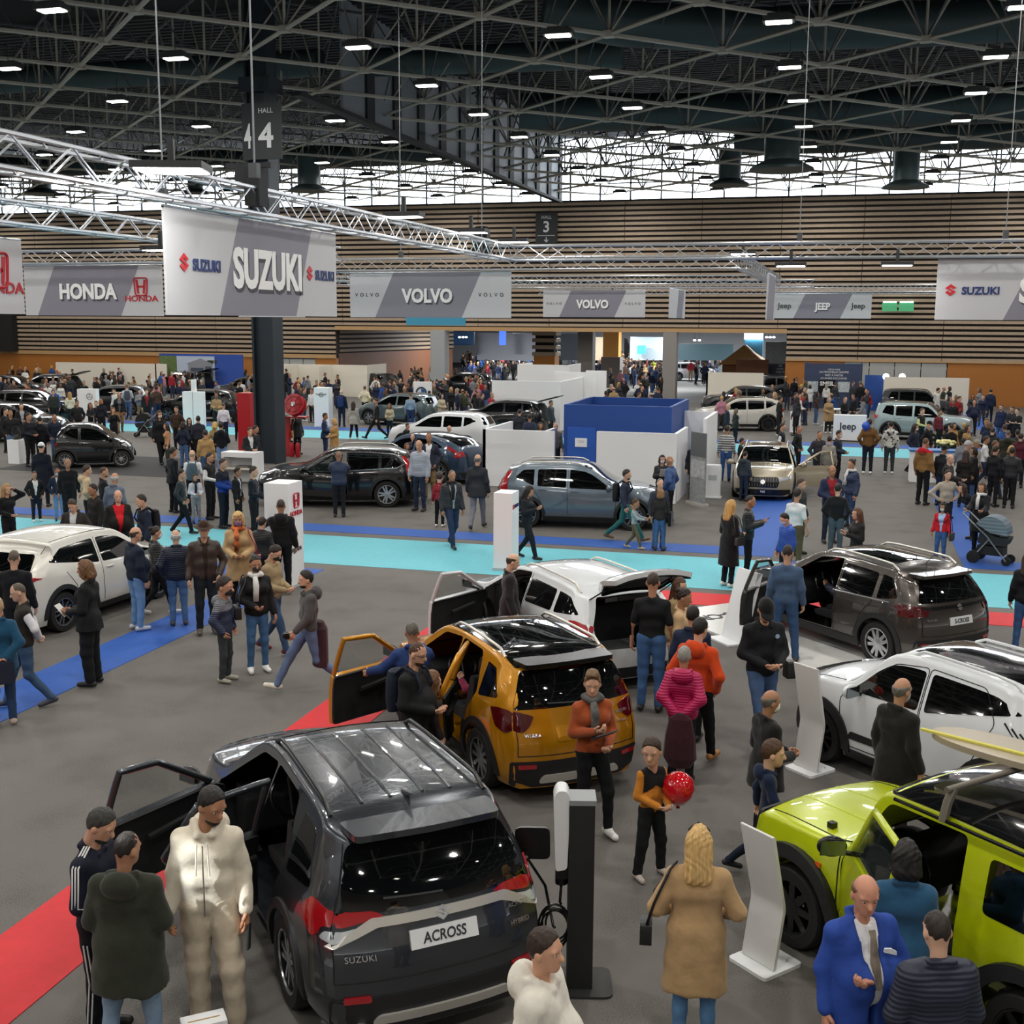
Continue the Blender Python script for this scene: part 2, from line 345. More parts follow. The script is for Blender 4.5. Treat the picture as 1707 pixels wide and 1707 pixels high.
class Shape:
    def __init__(s,L,W,zb,top,belt,plan=((0,.82),(.12,.9),(.45,.98),(.9,1)),planr=((0,.86),(.1,.92),(.35,.985),(.8,1)),tum=.34,front=((0,.06),(.5,0),(.75,.06),(1,.22)),
                 rear=((0,.06),(.55,0),(.75,.05),(1.0,.1),(1.6,.45)),pf=.26,pr=.14,r=.06,crown=.035,sill=.9,zone=.9,zoner=.9):
        s.L,s.W,s.zb,s.tum,s.pf,s.pr,s.r,s.cr,s.zone,s.zoner=L,W,zb,tum,pf,pr,r,crown,zone,zoner
        s.top=curve(top); s.belt=curve(belt); s.front=curve(front); s.rear=curve(rear)
        s.pl=curve(plan); s.plr=curve(planr); s.fu=curve([(0,sill),(.1,.965),(.4,1),(.8,.99),(1,.955)]); s.topk=[k[0] for k in top]
    def half(s,x,z):
        x=np.asarray(x,float); z=np.asarray(z,float); w=s.W/2*np.minimum(s.pl(s.L/2-x),s.plr(x+s.L/2))
        b=np.minimum(s.belt(x),s.top(x)-s.cr-s.r-.004)
        u=np.clip((z-s.zb)/(b-s.zb),0,1); h=np.clip(z-b,0,2)
        return w*s.fu(u)-s.tum*h-.10*h*h
    def D(s,x,y,z):
        hw=s.W/2; ef=sstep((x-(s.L/2-s.zone))/s.zone); er=sstep((-s.L/2+s.zoner-x)/s.zoner); q=np.minimum(np.abs(y)/hw,1)**2.6
        return x-ef*(s.front(z)+s.pf*q)+er*(s.rear(z)+s.pr*q)
    def inv(s,x,y,z):
        lo=np.full_like(x,-s.L/2); hi=np.full_like(x,s.L/2)
        for _ in range(26):
            m=(lo+hi)/2; c=s.D(m,y(m) if callable(y) else y,z(m) if callable(z) else z)<x; lo=np.where(c,m,lo); hi=np.where(c,hi,m)
        return (lo+hi)/2
    def side(s,x,z):
        x=np.asarray(x,float); z=np.asarray(z,float); x0=s.inv(x,lambda m:s.half(m,z),z); return s.half(x0,z)
    def topz(s,x,y):
        x=np.asarray(x,float); y=np.asarray(y,float)
        def zz(m):
            t=s.top(m); w=np.maximum(s.half(m,t-s.cr-s.r)-s.r,.05); return t-s.cr*np.minimum((y/w)**2,1.6)
        x0=s.inv(x,y,zz); return zz(x0)
    def rearx(s,y,z): return s.D(np.full_like(np.asarray(y,float),-s.L/2),np.asarray(y,float),np.asarray(z,float))
    def frontx(s,y,z): return s.D(np.full_like(np.asarray(y,float),s.L/2),np.asarray(y,float),np.asarray(z,float))
    def pt(s,c,a,b):
        if c in 'LR': y=s.side(a,b); return np.stack([a,y if c=='L' else -y,b],1)
        if c=='T': return np.stack([a,b,s.topz(a,b)],1)
        sg=-1 if c=='B' else 1; ab=np.abs(a); w=s.half(np.full_like(a,sg*s.L/2),b); e=np.maximum(ab-w,0)
        x0=sg*(s.L/2-e); y=np.sign(a)*np.where(e>0,s.half(x0,b),ab); return np.stack([s.D(x0,y,b),y,b],1)
    def chart(s,c,P,off=0):
        P=np.asarray(P,float); a,b=P[:,0],P[:,1]; p=s.pt(c,a,b); e=.004
        n=np.cross(s.pt(c,a+e,b)-s.pt(c,a-e,b),s.pt(c,a,b+e)-s.pt(c,a,b-e)); n/=np.linalg.norm(n,axis=1)[:,None]+1e-12
        r=p-np.array([0,0,.8])*(np.abs(n[:,2:3])<2); sgn=np.sign((n*r*np.array([.3,1,1])).sum(1)); return p+n*(sgn*off)[:,None]
    def patch(s,c,poly,off=.005,th=.02,r=.04,step=.1,mb=None,mi=0):
        pl=dens(rpoly([tuple(p) for p in poly],r),step*1.3); n=len(pl); xs=[p[0] for p in pl]; ys=[p[1] for p in pl]
        pts=[Vector(p) for p in pl]
        def inside(x,y):
            k=False
            for i in range(n):
                x1,y1=pl[i]; x2,y2=pl[i-1]
                if (y1>y)!=(y2>y) and x<(x2-x1)*(y-y1)/(y2-y1)+x1: k=not k
            return k
        gx=np.arange(min(xs)+step/2,max(xs),step); gy=np.arange(min(ys)+step/2,max(ys),step)
        for x in gx:
            for y in gy:
                if inside(x,y): pts.append(Vector((float(x),float(y))))
        V,E,F,_,_,_=delaunay_2d_cdt(pts,[],[list(range(n))],1,1e-5)
        P=np.array([tuple(v) for v in V]); A=s.chart(c,P,off); B=s.chart(c,P,off-th)
        mb=mb or MB(); m=len(P)
        cnt={}
        for f in F:
            for i in range(len(f)):
                e=(f[i],f[(i+1)%len(f)]); cnt[e]=1
        flip = c in 'RF' ; flip = c in ('L','B')
        fs=[]
        for f in F:
            f=list(f); fs.append(f[::-1] if flip else f)
        sk=[]
        for (a,b) in cnt:
            if (b,a) not in cnt: q=(a,a+m,b+m,b); sk.append(q if not flip else q[::-1])
        mb.add(np.vstack([A,B]).tolist(),fs+sk,mi); return mb
    def body(s,ins=0,xr=None,nsx=64,zb=None):
        L=s.L; x0,x1=(L/2,-L/2) if xr is None else (xr[1],xr[0])
        X=np.unique(np.round(np.concatenate([np.linspace(x0,x1,nsx),[k for k in s.topk if x1<k<x0],x0-np.array([.03,.08,.15])*(x0-x1)/4,x1+np.array([.03,.08,.15])*(x0-x1)/4]),4))[::-1]
        nt=6; fr=np.linspace(-1,1,2*nt+1); ns1,ns2,nc=8,6,4; zbb=s.zb if zb is None else zb
        rings=[]
        for x in X:
            t=float(s.top(x))-ins; be=min(float(s.belt(x)),t-s.cr-s.r-.004)
            ze=t-s.cr-s.r; zs=np.concatenate([np.linspace(zbb,be,ns1+1),np.linspace(be,ze,ns2+1)[1:]]) if be>zbb else np.linspace(zbb,ze,ns1+ns2+1)
            ys=np.maximum(s.half(np.full_like(zs,x),zs)-ins,.06)
            a=np.linspace(0,math.pi/2,nc+1)[1:]; w=ys[-1]; ay=w-s.r+s.r*np.cos(a); az=ze+s.r*np.sin(a)
            sy=np.concatenate([ys,ay]); sz=np.concatenate([zs,az]); wt=ay[-1]; zt_=az[-1]
            rings.append((sy,sz,wt,zt_))
        nr=len(rings[0][0]); verts=[]; ids={}
        def vid(i,kind,*k):
            key=(i,kind)+k
            if key in ids: return ids[key]
            sy,sz,wt,zt_=rings[i]
            if kind=='s': y,z=sy[k[0]]*k[1],sz[k[0]]
            elif kind=='b':
                if abs(fr[k[0]])==1: return vid(i,'s',0,int(fr[k[0]]))
                y,z=sy[0]*fr[k[0]],sz[0]
            else:
                if abs(fr[k[0]])==1: return vid(i,'s',nr-1,int(fr[k[0]]))
                y=wt*fr[k[0]]; z=zt_+s.cr*(1-fr[k[0]]**2)
            ids[key]=len(verts); verts.append((X[i],y,z)); return ids[key]
        F=[]; nX=len(X)
        for i in range(nX-1):
            for j in range(nr-1):
                F.append((vid(i,'s',j,1),vid(i,'s',j+1,1),vid(i+1,'s',j+1,1),vid(i+1,'s',j,1)))
                F.append((vid(i,'s',j,-1),vid(i+1,'s',j,-1),vid(i+1,'s',j+1,-1),vid(i,'s',j+1,-1)))
            for k in range(2*nt):
                F.append((vid(i,'t',k),vid(i+1,'t',k),vid(i+1,'t',k+1),vid(i,'t',k+1))); F.append((vid(i,'b',k),vid(i,'b',k+1),vid(i+1,'b',k+1),vid(i+1,'b',k)))
        for i,sg in ((0,1),(nX-1,-1)):
            sy,sz,wt,zt_=rings[i]; G=[]
            for j in range(nr):
                if j==0: G.append([vid(i,'b',k) for k in range(2*nt+1)])
                elif j==nr-1: G.append([vid(i,'t',k) for k in range(2*nt+1)])
                else:
                    row=[]
                    for k in range(2*nt+1):
                        if abs(fr[k])==1: row.append(vid(i,'s',j,int(fr[k])))
                        else: ids[(i,'c',j,k)]=len(verts); row.append(len(verts)); verts.append((X[i],sy[j]*fr[k],sz[j]))
                    G.append(row)
            for j in range(nr-1):
                for k in range(2*nt):
                    q=(G[j][k],G[j][k+1],G[j+1][k+1],G[j+1][k]); F.append(q if sg>0 else q[::-1])
        V=np.array(verts)
        V[:,0]=s.D(V[:,0],V[:,1],V[:,2])
        me=bpy.data.meshes.new('body'); me.from_pydata(V.tolist(),[],F); me.update(); return me
def boolean(me,cutters):
    o=bpy.data.objects.new('b',me); COL.objects.link(o); tmp=[]
    for c in cutters:
        co=bpy.data.objects.new('c',c); COL.objects.link(co); tmp.append(co)
        md=o.modifiers.new('b','BOOLEAN'); md.operation='DIFFERENCE'; md.solver='EXACT'; md.object=co
    dg=bpy.context.evaluated_depsgraph_get(); r=bpy.data.meshes.new_from_object(o.evaluated_get(dg))
    for q in tmp+[o]: bpy.data.objects.remove(q)
    return r
def fix_normals(me):
    bm=bmesh.new(); bm.from_mesh(me); bmesh.ops.recalc_face_normals(bm,faces=bm.faces); bm.to_mesh(me); bm.free(); return me
BLACK=M('#0c0d0f',.25,0,.5,name='gloss_black'); PLAST=M('#1b1c1e',.55,name='black_plastic'); GLASSB=M('#050607',.03,0,.6,1,name='dark_glass')
CHROME=M('#e3e4e6',.2,.9,name='chrome'); SILV=M('#d8d5cd',.32,.6,name='satin_silver'); TYRE=M('#131313',.75,name='tyre'); GAP=M('#050505',.8)
CGLASS=M('#2b3636',.03,0,.5,1,alpha=.42,name='tinted_glass'); LRED=M('#a4101a',.12,0,.6,1,name='red_lens'); LREDD=M('#4e0a10',.12,0,.6,1,name='dark_red_lens')
LWHITE=M('#cfd6db',.1,.3,.6,1,name='clear_lens'); CABIN=M('#17181a',.7,name='cabin_trim'); SEATM=M('#202124',.8,name='seat_cloth'); WPLATE=M('#dfe1e2',.4,name='plate_white'); INK=M('#2a2d33',.5,name='plate_ink')
WH={}
def wheel_meshes(R,style,rimc):
    key=(R,style,rimc)
    if key in WH: return WH[key]
    w=.225; T=Matrix.Rotation(R_(-90),4,'X') # local z -> +y (outward)
    rr=R*.70
    tm=MB().lathe([(rr,-w/2),(R*.93,-w/2),(R,-w*.36),(R,w*.36),(R*.95,w/2),(rr*1.02,w/2),(rr,w*.4)],32,0,T,cap=False).mesh('tyre',TYRE,.8)
    rm=M(rimc,.25,.85) if rimc!='black' else M('#0e0f10',.3,.3,.5,.5)
    mb=MB(); mb.lathe([(rr,-w*.4),(rr*.98,w*.42),(rr*.90,w*.40),(rr*.88,w*.1),(rr*.3,w*.02)],32,1,T,cap=False)
    mb.lathe([(rr*1.01,w*.38),(rr*1.0,w*.47),(rr*.93,w*.46),(rr*.91,w*.3)],32,0,T,cap=False); mb.lathe([(.075,w*.1),(.07,w*.38),(.01,w*.40)],14,0,T)
    ns,dbl,sw=style
    for k in range(ns):
        a=2*math.pi*k/ns
        for dd in ((-dbl,dbl) if dbl else (0,)):
            Q=T@Matrix.Rotation(a,4,'Z')
            p=[(.05,-sw*.6+dd*.35),(rr*.95,-sw*.5+dd),(rr*.95,sw*.5+dd),(.05,sw*.6+dd*.35)]
            vs=[Q@Vector((x,y,z)) for z,o in ((w*.2,0),(w*.37,0)) for x,y in p]
            mb.add(vs,[(3,2,1,0),(4,5,6,7),(0,1,5,4),(1,2,6,5),(2,3,7,6),(3,0,4,7)],0)
    WH[key]=(tm,mb.mesh('rim',[rm,M('#111214',.5,.2)],.6)); return WH[key]
def arcpoly(cx,cz,r0,r1,a0=-8,a1=188,n=18):
    A=[R_(a0+(a1-a0)*k/n) for k in range(n+1)]
    return [(cx+r1*math.cos(a),cz+r1*math.sin(a)) for a in A]+[(cx+r0*math.cos(a),cz+r0*math.sin(a)) for a in A[::-1]]
def rect(x0,x1,z0,z1): return [(x0,z0),(x1,z0),(x1,z1),(x0,z1)]
CARS={}
def car(name,label,cat,pos,head,S,paint,wb,R,fx,style=(5,.045,.03),rimc='#c9ccd0',roofc=None,wins=(),ws=None,rw=None,tail=(),headl=(),grille=(),clad=None,
        cladh=.42,seams=(),handles=(),rails=None,mirror=None,roof=None,plate=None,open_=(),gate=None,extra=None,cut=(),arch=.05,flare=.0,group=None,ww=.225,sun=None,seats=True,belt_trim=None,z=0,wsglass=None,lo=False):
    """fx = x of the front axle"""
    root=thing(name,label,cat,(pos[0],pos[1],z),head,group)
    pm=paint if not isinstance(paint,str) else M(paint,.28,.0,.5,1,name='car_paint')
    axles=(fx,fx-wb); hw=S.W/2
    me=S.body(nsx=64 if not lo else 34)
    cyl=MB()
    for ax in axles:
        for sg in (1,-1): cyl.lathe([(R+arch,-.3),(R+arch,.3)],28,1,Matrix.Translation((ax,sg*(hw-.12),R+.01))@Matrix.Rotation(R_(90),4,'X'))
    me.materials.append(pm); me.materials.append(PLAST); me.materials.append(CABIN)
    cs=[fix_normals(cyl.mesh('c',[pm,PLAST]))]
    if open_ or gate or cut:
        xr=(-S.L/2+.28 if not gate else -S.L/2-.0,fx-.35); cav=S.body(.05,xr,40,max(.34,S.zb+.12)) if False else None
        # cabin cavity
        S2=S; bm=S.body(.055,(xr[0]+.12,xr[1]),40,max(.33,S.zb+.13))
        for m_ in (pm,PLAST,CABIN): bm.materials.append(m_)
        bm.polygons.foreach_set('material_index',[2]*len(bm.polygons)); cs.append(fix_normals(bm))
        pc=MB()
        def prism(c,poly,mi=0):
            if c in 'LR':
                sg=1 if c=='L' else -1
                T=Matrix(((1,0,0,0),(0,0,sg,0),(0,1,0,0),(0,0,0,1)))@Matrix.Translation((0,0,.30)); q=poly
                pc.prism(rpoly(q,.06),.9,T,0)
            elif c=='T': pc.prism(rpoly(poly,.06),1.2,Matrix.Translation((0,0,.92)),0)
            elif c=='B': pc.prism(rpoly(poly,.05),.95,Matrix(((0,0,-1,0),(1,0,0,0),(0,1,0,0),(0,0,0,1)))@Matrix.Translation((0,0,S.L/2-.75)),0)
        for c,poly in cut: prism(c,poly)
        m_=pc.mesh('c',[pm,PLAST,CABIN]); cs.append(fix_normals(m_))
    me=boolean(me,cs)
    me.polygons.foreach_set('use_smooth',[True]*len(me.polygons)); me.set_sharp_from_angle(angle=R_(35)); me.name='body'
    link('body',me,root)
    # wheels
    tm,rm=wheel_meshes(R,style,rimc)
    for ax in axles:
        for sg in (1,-1):
            wo=link('wheel',tm,root,(ax,sg*(hw-.125+flare),R)); 
            if sg<0: wo.rotation_euler=(0,0,math.pi)
            link('rim',rm,wo)
    # lower cladding and arches
    if clad is not None:
        mb=MB()
        for c in 'LR':
            a=R+arch+.01
            S.patch(c,rect(fx-wb+a,fx-a,S.zb+.01,S.zb+clad),.012,.03,.02,.2,mb)
            for ax in axles: S.patch(c,arcpoly(ax,R+.01,R+arch-.005,R+arch+.075 if flare==0 else R+arch+.11),.014+flare,.04+flare,0,.12,mb)
        w_=hw*.9
        S.patch('B',rect(-w_,w_,S.zb+.02,cladh),.012,.03,.04,.16,mb); S.patch('F',rect(-w_,w_,S.zb+.02,cladh-.06),.012,.03,.04,.16,mb)
        mb.build('cladding',PLAST,root,smooth=.7)
    # glass
    for c,poly in wins:
        for q in (c if c!='S' else 'LR'):
            S.patch(q,poly,.004,.012,.05,.1).build('side_window',GLASSB if (q,poly) not in cut else CGLASS,root,smooth=.7)
    if ws: S.patch('T',ws,.004 if not cut else .004,.012,.05,.1).build('windscreen',wsglass or GLASSB,root,smooth=.7)
    if rw: (S.patch(rw[0],rw[1],.004,.012,.06,.1).build('rear_window',GLASSB,root,smooth=.7))
    if roof is not None: S.patch('T',roof,.003,.012,.06,.12).build('roof_panel',M(roofc or '#0b0c0e',.08,0,.5,1),root,smooth=.7)
    for mm,c,poly in tail:
        for q in (c if c!='S' else 'LR'): S.patch(q,poly,.012,.03,.03,.07).build('tail_light',mm,root,smooth=.7)
    for mm,c,poly in headl:
        for q in (c if c!='S' else 'LR'): S.patch(q,poly,.012,.03,.03,.07).build('headlight',mm,root,smooth=.7)
    for mm,c,poly in grille: S.patch(c,poly,.012,.03,.03,.08).build('grille',mm,root,smooth=.7)
    # seams
    if seams:
        for c,pl,closed in seams:
            for q in (c if c!='S' else 'LR'):
                mb=MB(); pl2=rpoly(pl,.06) if closed else pl
                d=dens(pl2,.1) if closed else [tuple(Vector(pl[i])+(Vector(pl[i+1])-Vector(pl[i]))*k/8) for i in range(len(pl)-1) for k in range(8)]+[pl[-1]]
                mb.tube(S.chart(q,d,.001).tolist(),.0055,5,closed=closed).build('panel_gap',GAP,root,smooth=1)
    for c,x,z_ in handles:
        for q in (c if c!='S' else 'LR'):
            p=S.chart(q,[(x-.09,z_),(x-.05,z_),(x+.05,z_),(x+.09,z_)],.022); p[0]=S.chart(q,[(x-.10,z_)],.0)[0]; p[3]=S.chart(q,[(x+.10,z_)],.0)[0]
            MB().tube(p.tolist(),.014,6).build('door_handle',pm if rails!='chrome' else pm,root,smooth=1)
    if belt_trim:
        mb=MB()
        for q in 'LR': mb.tube(S.chart(q,[tuple(Vector(belt_trim[i])+(Vector(belt_trim[i+1])-Vector(belt_trim[i]))*k/6) for i in range(len(belt_trim)-1) for k in range(6)]+[belt_trim[-1]],.008).tolist(),.012,6)
        mb.build('window_trim',CHROME,root,smooth=1)
    if rails:
        x0,x1,inset,rm_=rails
        for sg in (1,-1):
            xs=np.linspace(x0,x1,12); zz=S.top(xs); yy=(S.half(xs,zz-S.cr-S.r)-inset)*sg; zt_=S.topz(xs,yy)+.05; zt_[0]-=.05; zt_[-1]-=.05
            MB().tube(np.stack([xs,yy,zt_],1).tolist(),.018,8).build('roof_rail',rm_,root,smooth=1)
    if mirror:
        mx,mz,mm,sides=mirror
        for q in sides:
            sg=1 if q=='L' else -1; y=float(S.side(np.array([mx]),np.array([mz]))[0])
            build_mirror(root,mx,sg,y,mz,mm)
    if plate:
        c,px_,pz,pw,ph,txt,ink=plate
        P=np.array([(-pw/2,pz-ph/2),(pw/2,pz-ph/2),(pw/2,pz+ph/2),(-pw/2,pz+ph/2)])
        Q=S.chart(c,P,.016); a=Vector(Q[:, :].mean(0)); sgn=-1 if c=='B' else 1
        xa=(0,-1,0) if c=='B' else (0,1,0); up=Vector(Q[3])-Vector(Q[0]); up.normalize()
        T=frame(a,xa,up); pl_=MB().box(-pw/2,pw/2,-ph/2,ph/2,-.02,.006,0,T).build('licence_plate',WPLATE if ink is INK else M('#15171b',.4),root)
        if txt: text(txt,ph*.78,ink,pl_,T@Matrix.Translation((0,-.005,.009)),bold=.015,ext=.002,sx=.9 if len(txt)<6 else .85,shear=.12 if ink is INK else 0)
    if seats and (open_ or gate or cut): cabin(S,root,fx,wb)
    if extra: extra(S,root,pm)
    return root
def build_mirror(root,mx,sg,y,mz,mm):
    bm=bmesh.new(); bmesh.ops.create_uvsphere(bm,u_segments=16,v_segments=10,radius=1)
    for v in bm.verts:
        v.co=Vector((v.co.x*.085 if v.co.x>0 else v.co.x*.03,v.co.y*.12,v.co.z*.085))
    me=bpy.data.meshes.new('mirror'); bm.to_mesh(me); bm.free(); me.polygons.foreach_set('use_smooth',[True]*len(me.polygons)); me.materials.append(mm)
    o=link('mirror',me,root,(mx,sg*(y+.16),mz+.05))
    MB().tube([(.0,-sg*.22,-.07),(0,-sg*.05,-.04)],.022,6).build('mirror_arm',BLACK,o)
    MB().box(-.036,-.03,-.10,.10,-.06,.06).build('mirror_glass',M('#8d959b',.05,1),o)
def cabin(S,root,fx,wb):
    xs=fx-1.45; w=S.W
    for y in (-.36,.36):
        mb=MB(); prof=[(.5,.42),(.55,.5),(.1,.56),(-.05,.6),(-.2,1.05),(-.33,1.05),(-.2,.42)]
        T=Matrix(((1,0,0,xs),(0,0,1,y-.23),(0,1,0,0),(0,0,0,1))); mb.prism(rpoly(prof,.06),.46,T)
        T2=Matrix(((1,0,0,xs),(0,0,1,y-.13),(0,1,0,0),(0,0,0,1))); mb.prism(rpoly([(-.24,1.08),(-.24,1.25),(-.34,1.25),(-.34,1.08)],.03),.26,T2); mb.build('seat',SEATM,root,smooth=.8)
    mb=MB(); T=Matrix(((1,0,0,xs-.9),(0,0,1,-w*.36),(0,1,0,0),(0,0,0,1))); mb.prism(rpoly([(.5,.4),(.5,.5),(0,.56),(-.2,1.02),(-.32,1.02),(-.2,.4)],.06),w*.72,T); mb.build('rear_seat',SEATM,root,smooth=.8)
    MB().prism(rpoly([(fx-.36,.45),(fx-.36,.93),(fx-.6,.97),(fx-.75,.9),(fx-.7,.55)],.05),w*.8,Matrix(((1,0,0,0),(0,0,1,-w*.4),(0,1,0,0),(0,0,0,1)))).build('dashboard',CABIN,root,smooth=.8)
    c=Vector((fx-.88,.36,.92)); T=Matrix.Translation(c)@Matrix.Rotation(R_(-65),4,'Y')
    MB().tube([T@Vector((.18*math.cos(a),.18*math.sin(a),0)) for a in np.linspace(0,2*math.pi,25)[:-1]],.016,6,closed=True).tube([T@Vector((-.18,0,0)),T@Vector((.18,0,0))],.018).tube([T@Vector((0,0,0)),T@Vector((0,0,-.3))],.03).build('steering_wheel',BLACK,root,smooth=1)
def door(S,root,pm,c,poly,win,hinge,ang,mirror=None,trimc=None):
    """a door cut from the side: poly outline, win = window outline; hinge x; opened by ang degrees"""
    sg=1 if c=='L' else -1
    mb=MB(); zbelt=min(p[1] for p in win)
    low=[p for p in poly if p[1]<=zbelt+.02]; xs=[p[0] for p in low]
    xa=max(p[0] for p in poly if p[1]<=zbelt+.02); xb=min(p[0] for p in poly if p[1]<=zbelt+.02); zlo=min(p[1] for p in poly)
    lowp=[p for p in poly if p[1]<zbelt-.01]; 
    # lower panel polygon: the outline clipped at the belt
    q=[]; N=len(poly)
    for i in range(N):
        a,b=poly[i],poly[(i+1)%N]
        if a[1]<=zbelt: q.append(a)
        if (a[1]<=zbelt)!=(b[1]<=zbelt):
            t=(zbelt-a[1])/(b[1]-a[1]); q.append((a[0]+(b[0]-a[0])*t,zbelt))
    S.patch(c,q,.0,.06,.04,.1,mb,0)
    # inner trim
    inner=S.chart(c,dens(rpoly(q,.04),.1),-.075)
    hy=float(S.side(np.array([hinge]),np.array([.8]))[0])*sg
    piv=bpy.data.objects.new('door',None)
    o=mb.mesh('door',[pm],.6); me=o
    me.transform(Matrix.Translation((-hinge,-hy,0))); d=link('door',me,root,(hinge,hy,0)); d.rotation_euler=(0,0,R_(-sg*ang)) if False else (0,0,R_(sg*ang*-1))
    Tm=Matrix.Translation((-hinge,-hy,0))
    def sub(m,name,mat,sm=.7):
        x=m.mesh(name,mat,sm); x.transform(Tm); return link(name,x,d)
    m2=MB(); S.patch(c,q,-.055,.03,.04,.1,m2); 
    # reverse side trim card
    m2.f=[f[::-1] for f in m2.f]; sub(m2,'door_card',CABIN)
    up=[p for p in poly if p[1]>=zbelt-.0]
    fr=[]
    for i in range(N):
        a,b=poly[i],poly[(i+1)%N]
        if a[1]>zbelt: fr.append(a)
    # frame: strip between outline top and window top as a tube
    idx=[i for i in range(N) if poly[i][1]>zbelt]; s0=idx[0]; seq=[]
    # order so that sequence is contiguous
    k=[i for i in range(N) if poly[i][1]>zbelt and poly[i-1][1]<=zbelt][0]
    a,b=poly[k-1],poly[k]; t=(zbelt-a[1])/(b[1]-a[1]); seq=[(a[0]+(b[0]-a[0])*t,zbelt)]
    i=k
    while poly[i%N][1]>zbelt: seq.append(poly[i%N]); i+=1
    a,b=poly[(i-1)%N],poly[i%N]; t=(zbelt-a[1])/(b[1]-a[1]); seq.append((a[0]+(b[0]-a[0])*t,zbelt))
    cen=(sum(p[0] for p in seq)/len(seq),sum(p[1] for p in seq)/len(seq))
    seq2=[(p[0]+(cen[0]-p[0])*.05,p[1]+(cen[1]-p[1])*.06) for p in seq]
    pts=[]
    for j in range(len(seq2)-1):
        for kk in range(5): pts.append(tuple(Vector(seq2[j])+(Vector(seq2[j+1])-Vector(seq2[j]))*kk/5))
    pts.append(seq2[-1]); sub(MB().tube(S.chart(c,pts,-.03).tolist(),.032,8),'window_frame',trimc or pm,1)
    m3=MB(); S.patch(c,win,-.02,.005,.04,.12,m3); sub(m3,'window_glass',CGLASS)
    m4=MB(); xm=xb+.18; p=S.chart(c,[(xm-.1,zbelt-.13),(xm+.1,zbelt-.13)],.02); m4.tube(p.tolist(),.014,6); sub(m4,'door_handle',pm,1)
    xm=(xa+xb)/2; p=S.chart(c,[(xm-.25,zbelt-.25),(xm+.3,zbelt-.2)],-.12); sub(MB().tube(p.tolist(),.03,6),'armrest',CABIN,1)
    if mirror:
        mx,mz,mm=mirror; y=float(S.side(np.array([mx]),np.array([mz]))[0]); build_mirror(d,0,sg,0,0,mm)
        mo=[c_ for c_ in d.children if c_.name.startswith('mirror')][-1]; mo.location=(mx-hinge,sg*(y+.16)-hy,mz+.05)
    return d
# ------------------------------------------------------------- the cars of the show
def paint(c,met=.35,rough=.28): return M(c,rough,met,.5,1,name='car_paint')
S_EMB=[(0,1),(.9,.4),(.45,.12),(0,.45),(-.2,.28),(.9,-.3),(0,-1),(-.9,-.4),(-.45,-.12),(0,-.45),(.2,-.28),(-.9,.3)]
def emblem(poly,size,T,mat,parent,name='emblem',h=.006): return MB().prism([(x*size,y*size) for x,y in poly],h,T).build(name,mat,parent)
def honda_h(size,T,mat,parent,h=.004):
    mb=MB(); s=size
    q=[T@Vector((x*s,y*s,h)) for x,y in rpoly([(-.9,1),(.9,1),(.75,-1),(-.75,-1)],.35,5)]
    mb.tube(q,.085*s,6,closed=True)
    for sg in (-1,1): mb.prism([(sg*x*s,y*s) for x,y in ((.38,.8),(.72,.8),(.5,-.8),(.22,-.8))][::sg],h,T)
    mb.prism([(-.4*s,-.12*s),(.4*s,-.12*s),(.4*s,.12*s),(-.4*s,.12*s)],h,T); return mb.build('emblem',mat,parent)
def dlo(S,xf,xr,pil,drop=.06,rise=.035,slant=.22,gap=.045,rearup=.06):
    out=[]; cuts=[xf]+[p for p in pil]+[xr]
    up=lambda x: float(S.topz(np.array([x]),np.array([0.]))[0])-S.cr-S.r-drop
    lo=lambda x: float(S.belt(x))+rise
    for i in range(len(cuts)-1):
        a=cuts[i]-(gap if i else 0); b=cuts[i+1]+(gap if i<len(cuts)-2 else 0); last=i==len(cuts)-2
        bt=b+slant if last else b
        xs=np.linspace(a,bt,7); p=[(a,lo(a))]
        for x in xs:
            if up(x)>lo(a if x==a else x)+.01: p.append((float(x),up(x)))
        p.append((b,lo(b)+(rearup if last else 0)))
        if p[1][0]==a and abs(p[1][1]-p[0][1])<.03: p.pop(0)
        out.append(p)
    return out
def widthT(S,x,m=.06):
    t=float(S.top(x)); return float(S.half(np.array([x]),np.array([t-S.cr-S.r]))[0])-m
def wsT(S,x0,x1,m=.07):
    return [(x0,-widthT(S,x0,m)),(x1,-widthT(S,x1,m)),(x1,widthT(S,x1,m)),(x0,widthT(S,x0,m))]
def on(S,c,a,b,off=.014):
    """matrix on a chart at (a,b): x to the right as seen from outside, y up"""
    p=S.chart(c,[(a,b),(a,b+.02),(a+.02,b)],off); up=Vector(p[1]-p[0]).normalized(); ri=Vector(p[2]-p[0]).normalized()
    if c in 'BL': ri=-ri
    return frame(Vector(p[0]),ri,up)
def spoiler(S,root,pm,x0,x1,w,z,t=.05,drop=.03):
    MB().prism(rpoly([(x0,-w),(x1,-w*.94),(x1-.03,0),(x1,w*.94),(x0,w)],.05),t,Matrix.Translation((0,0,z-t))).build('rear_spoiler',pm,root,smooth=.7)
def wiper(S,root,a0,b0,a1,b1):
    MB().tube(S.chart('B',[(a0+(a1-a0)*k/6,b0+(b1-b0)*k/6) for k in range(7)],.025).tolist(),.011,5).build('rear_wiper',PLAST,root)
def roofribs(S,root,pm,x0,x1,ys):
    for y in ys:
        xs=np.linspace(x0,x1,9); MB().tube(S.chart('T',[(x,y) for x in xs],.0).tolist(),.014,6).build('roof_rib',pm,root,smooth=1)
def rear_lamps_low(S,root,y,z,w=.12):
    for sg in (1,-1): S.patch('B',rect(*sorted((sg*y,sg*(y-w*1.6))),z,z+.045),.02,.02,.015,.1).build('reflector',LRED,root)
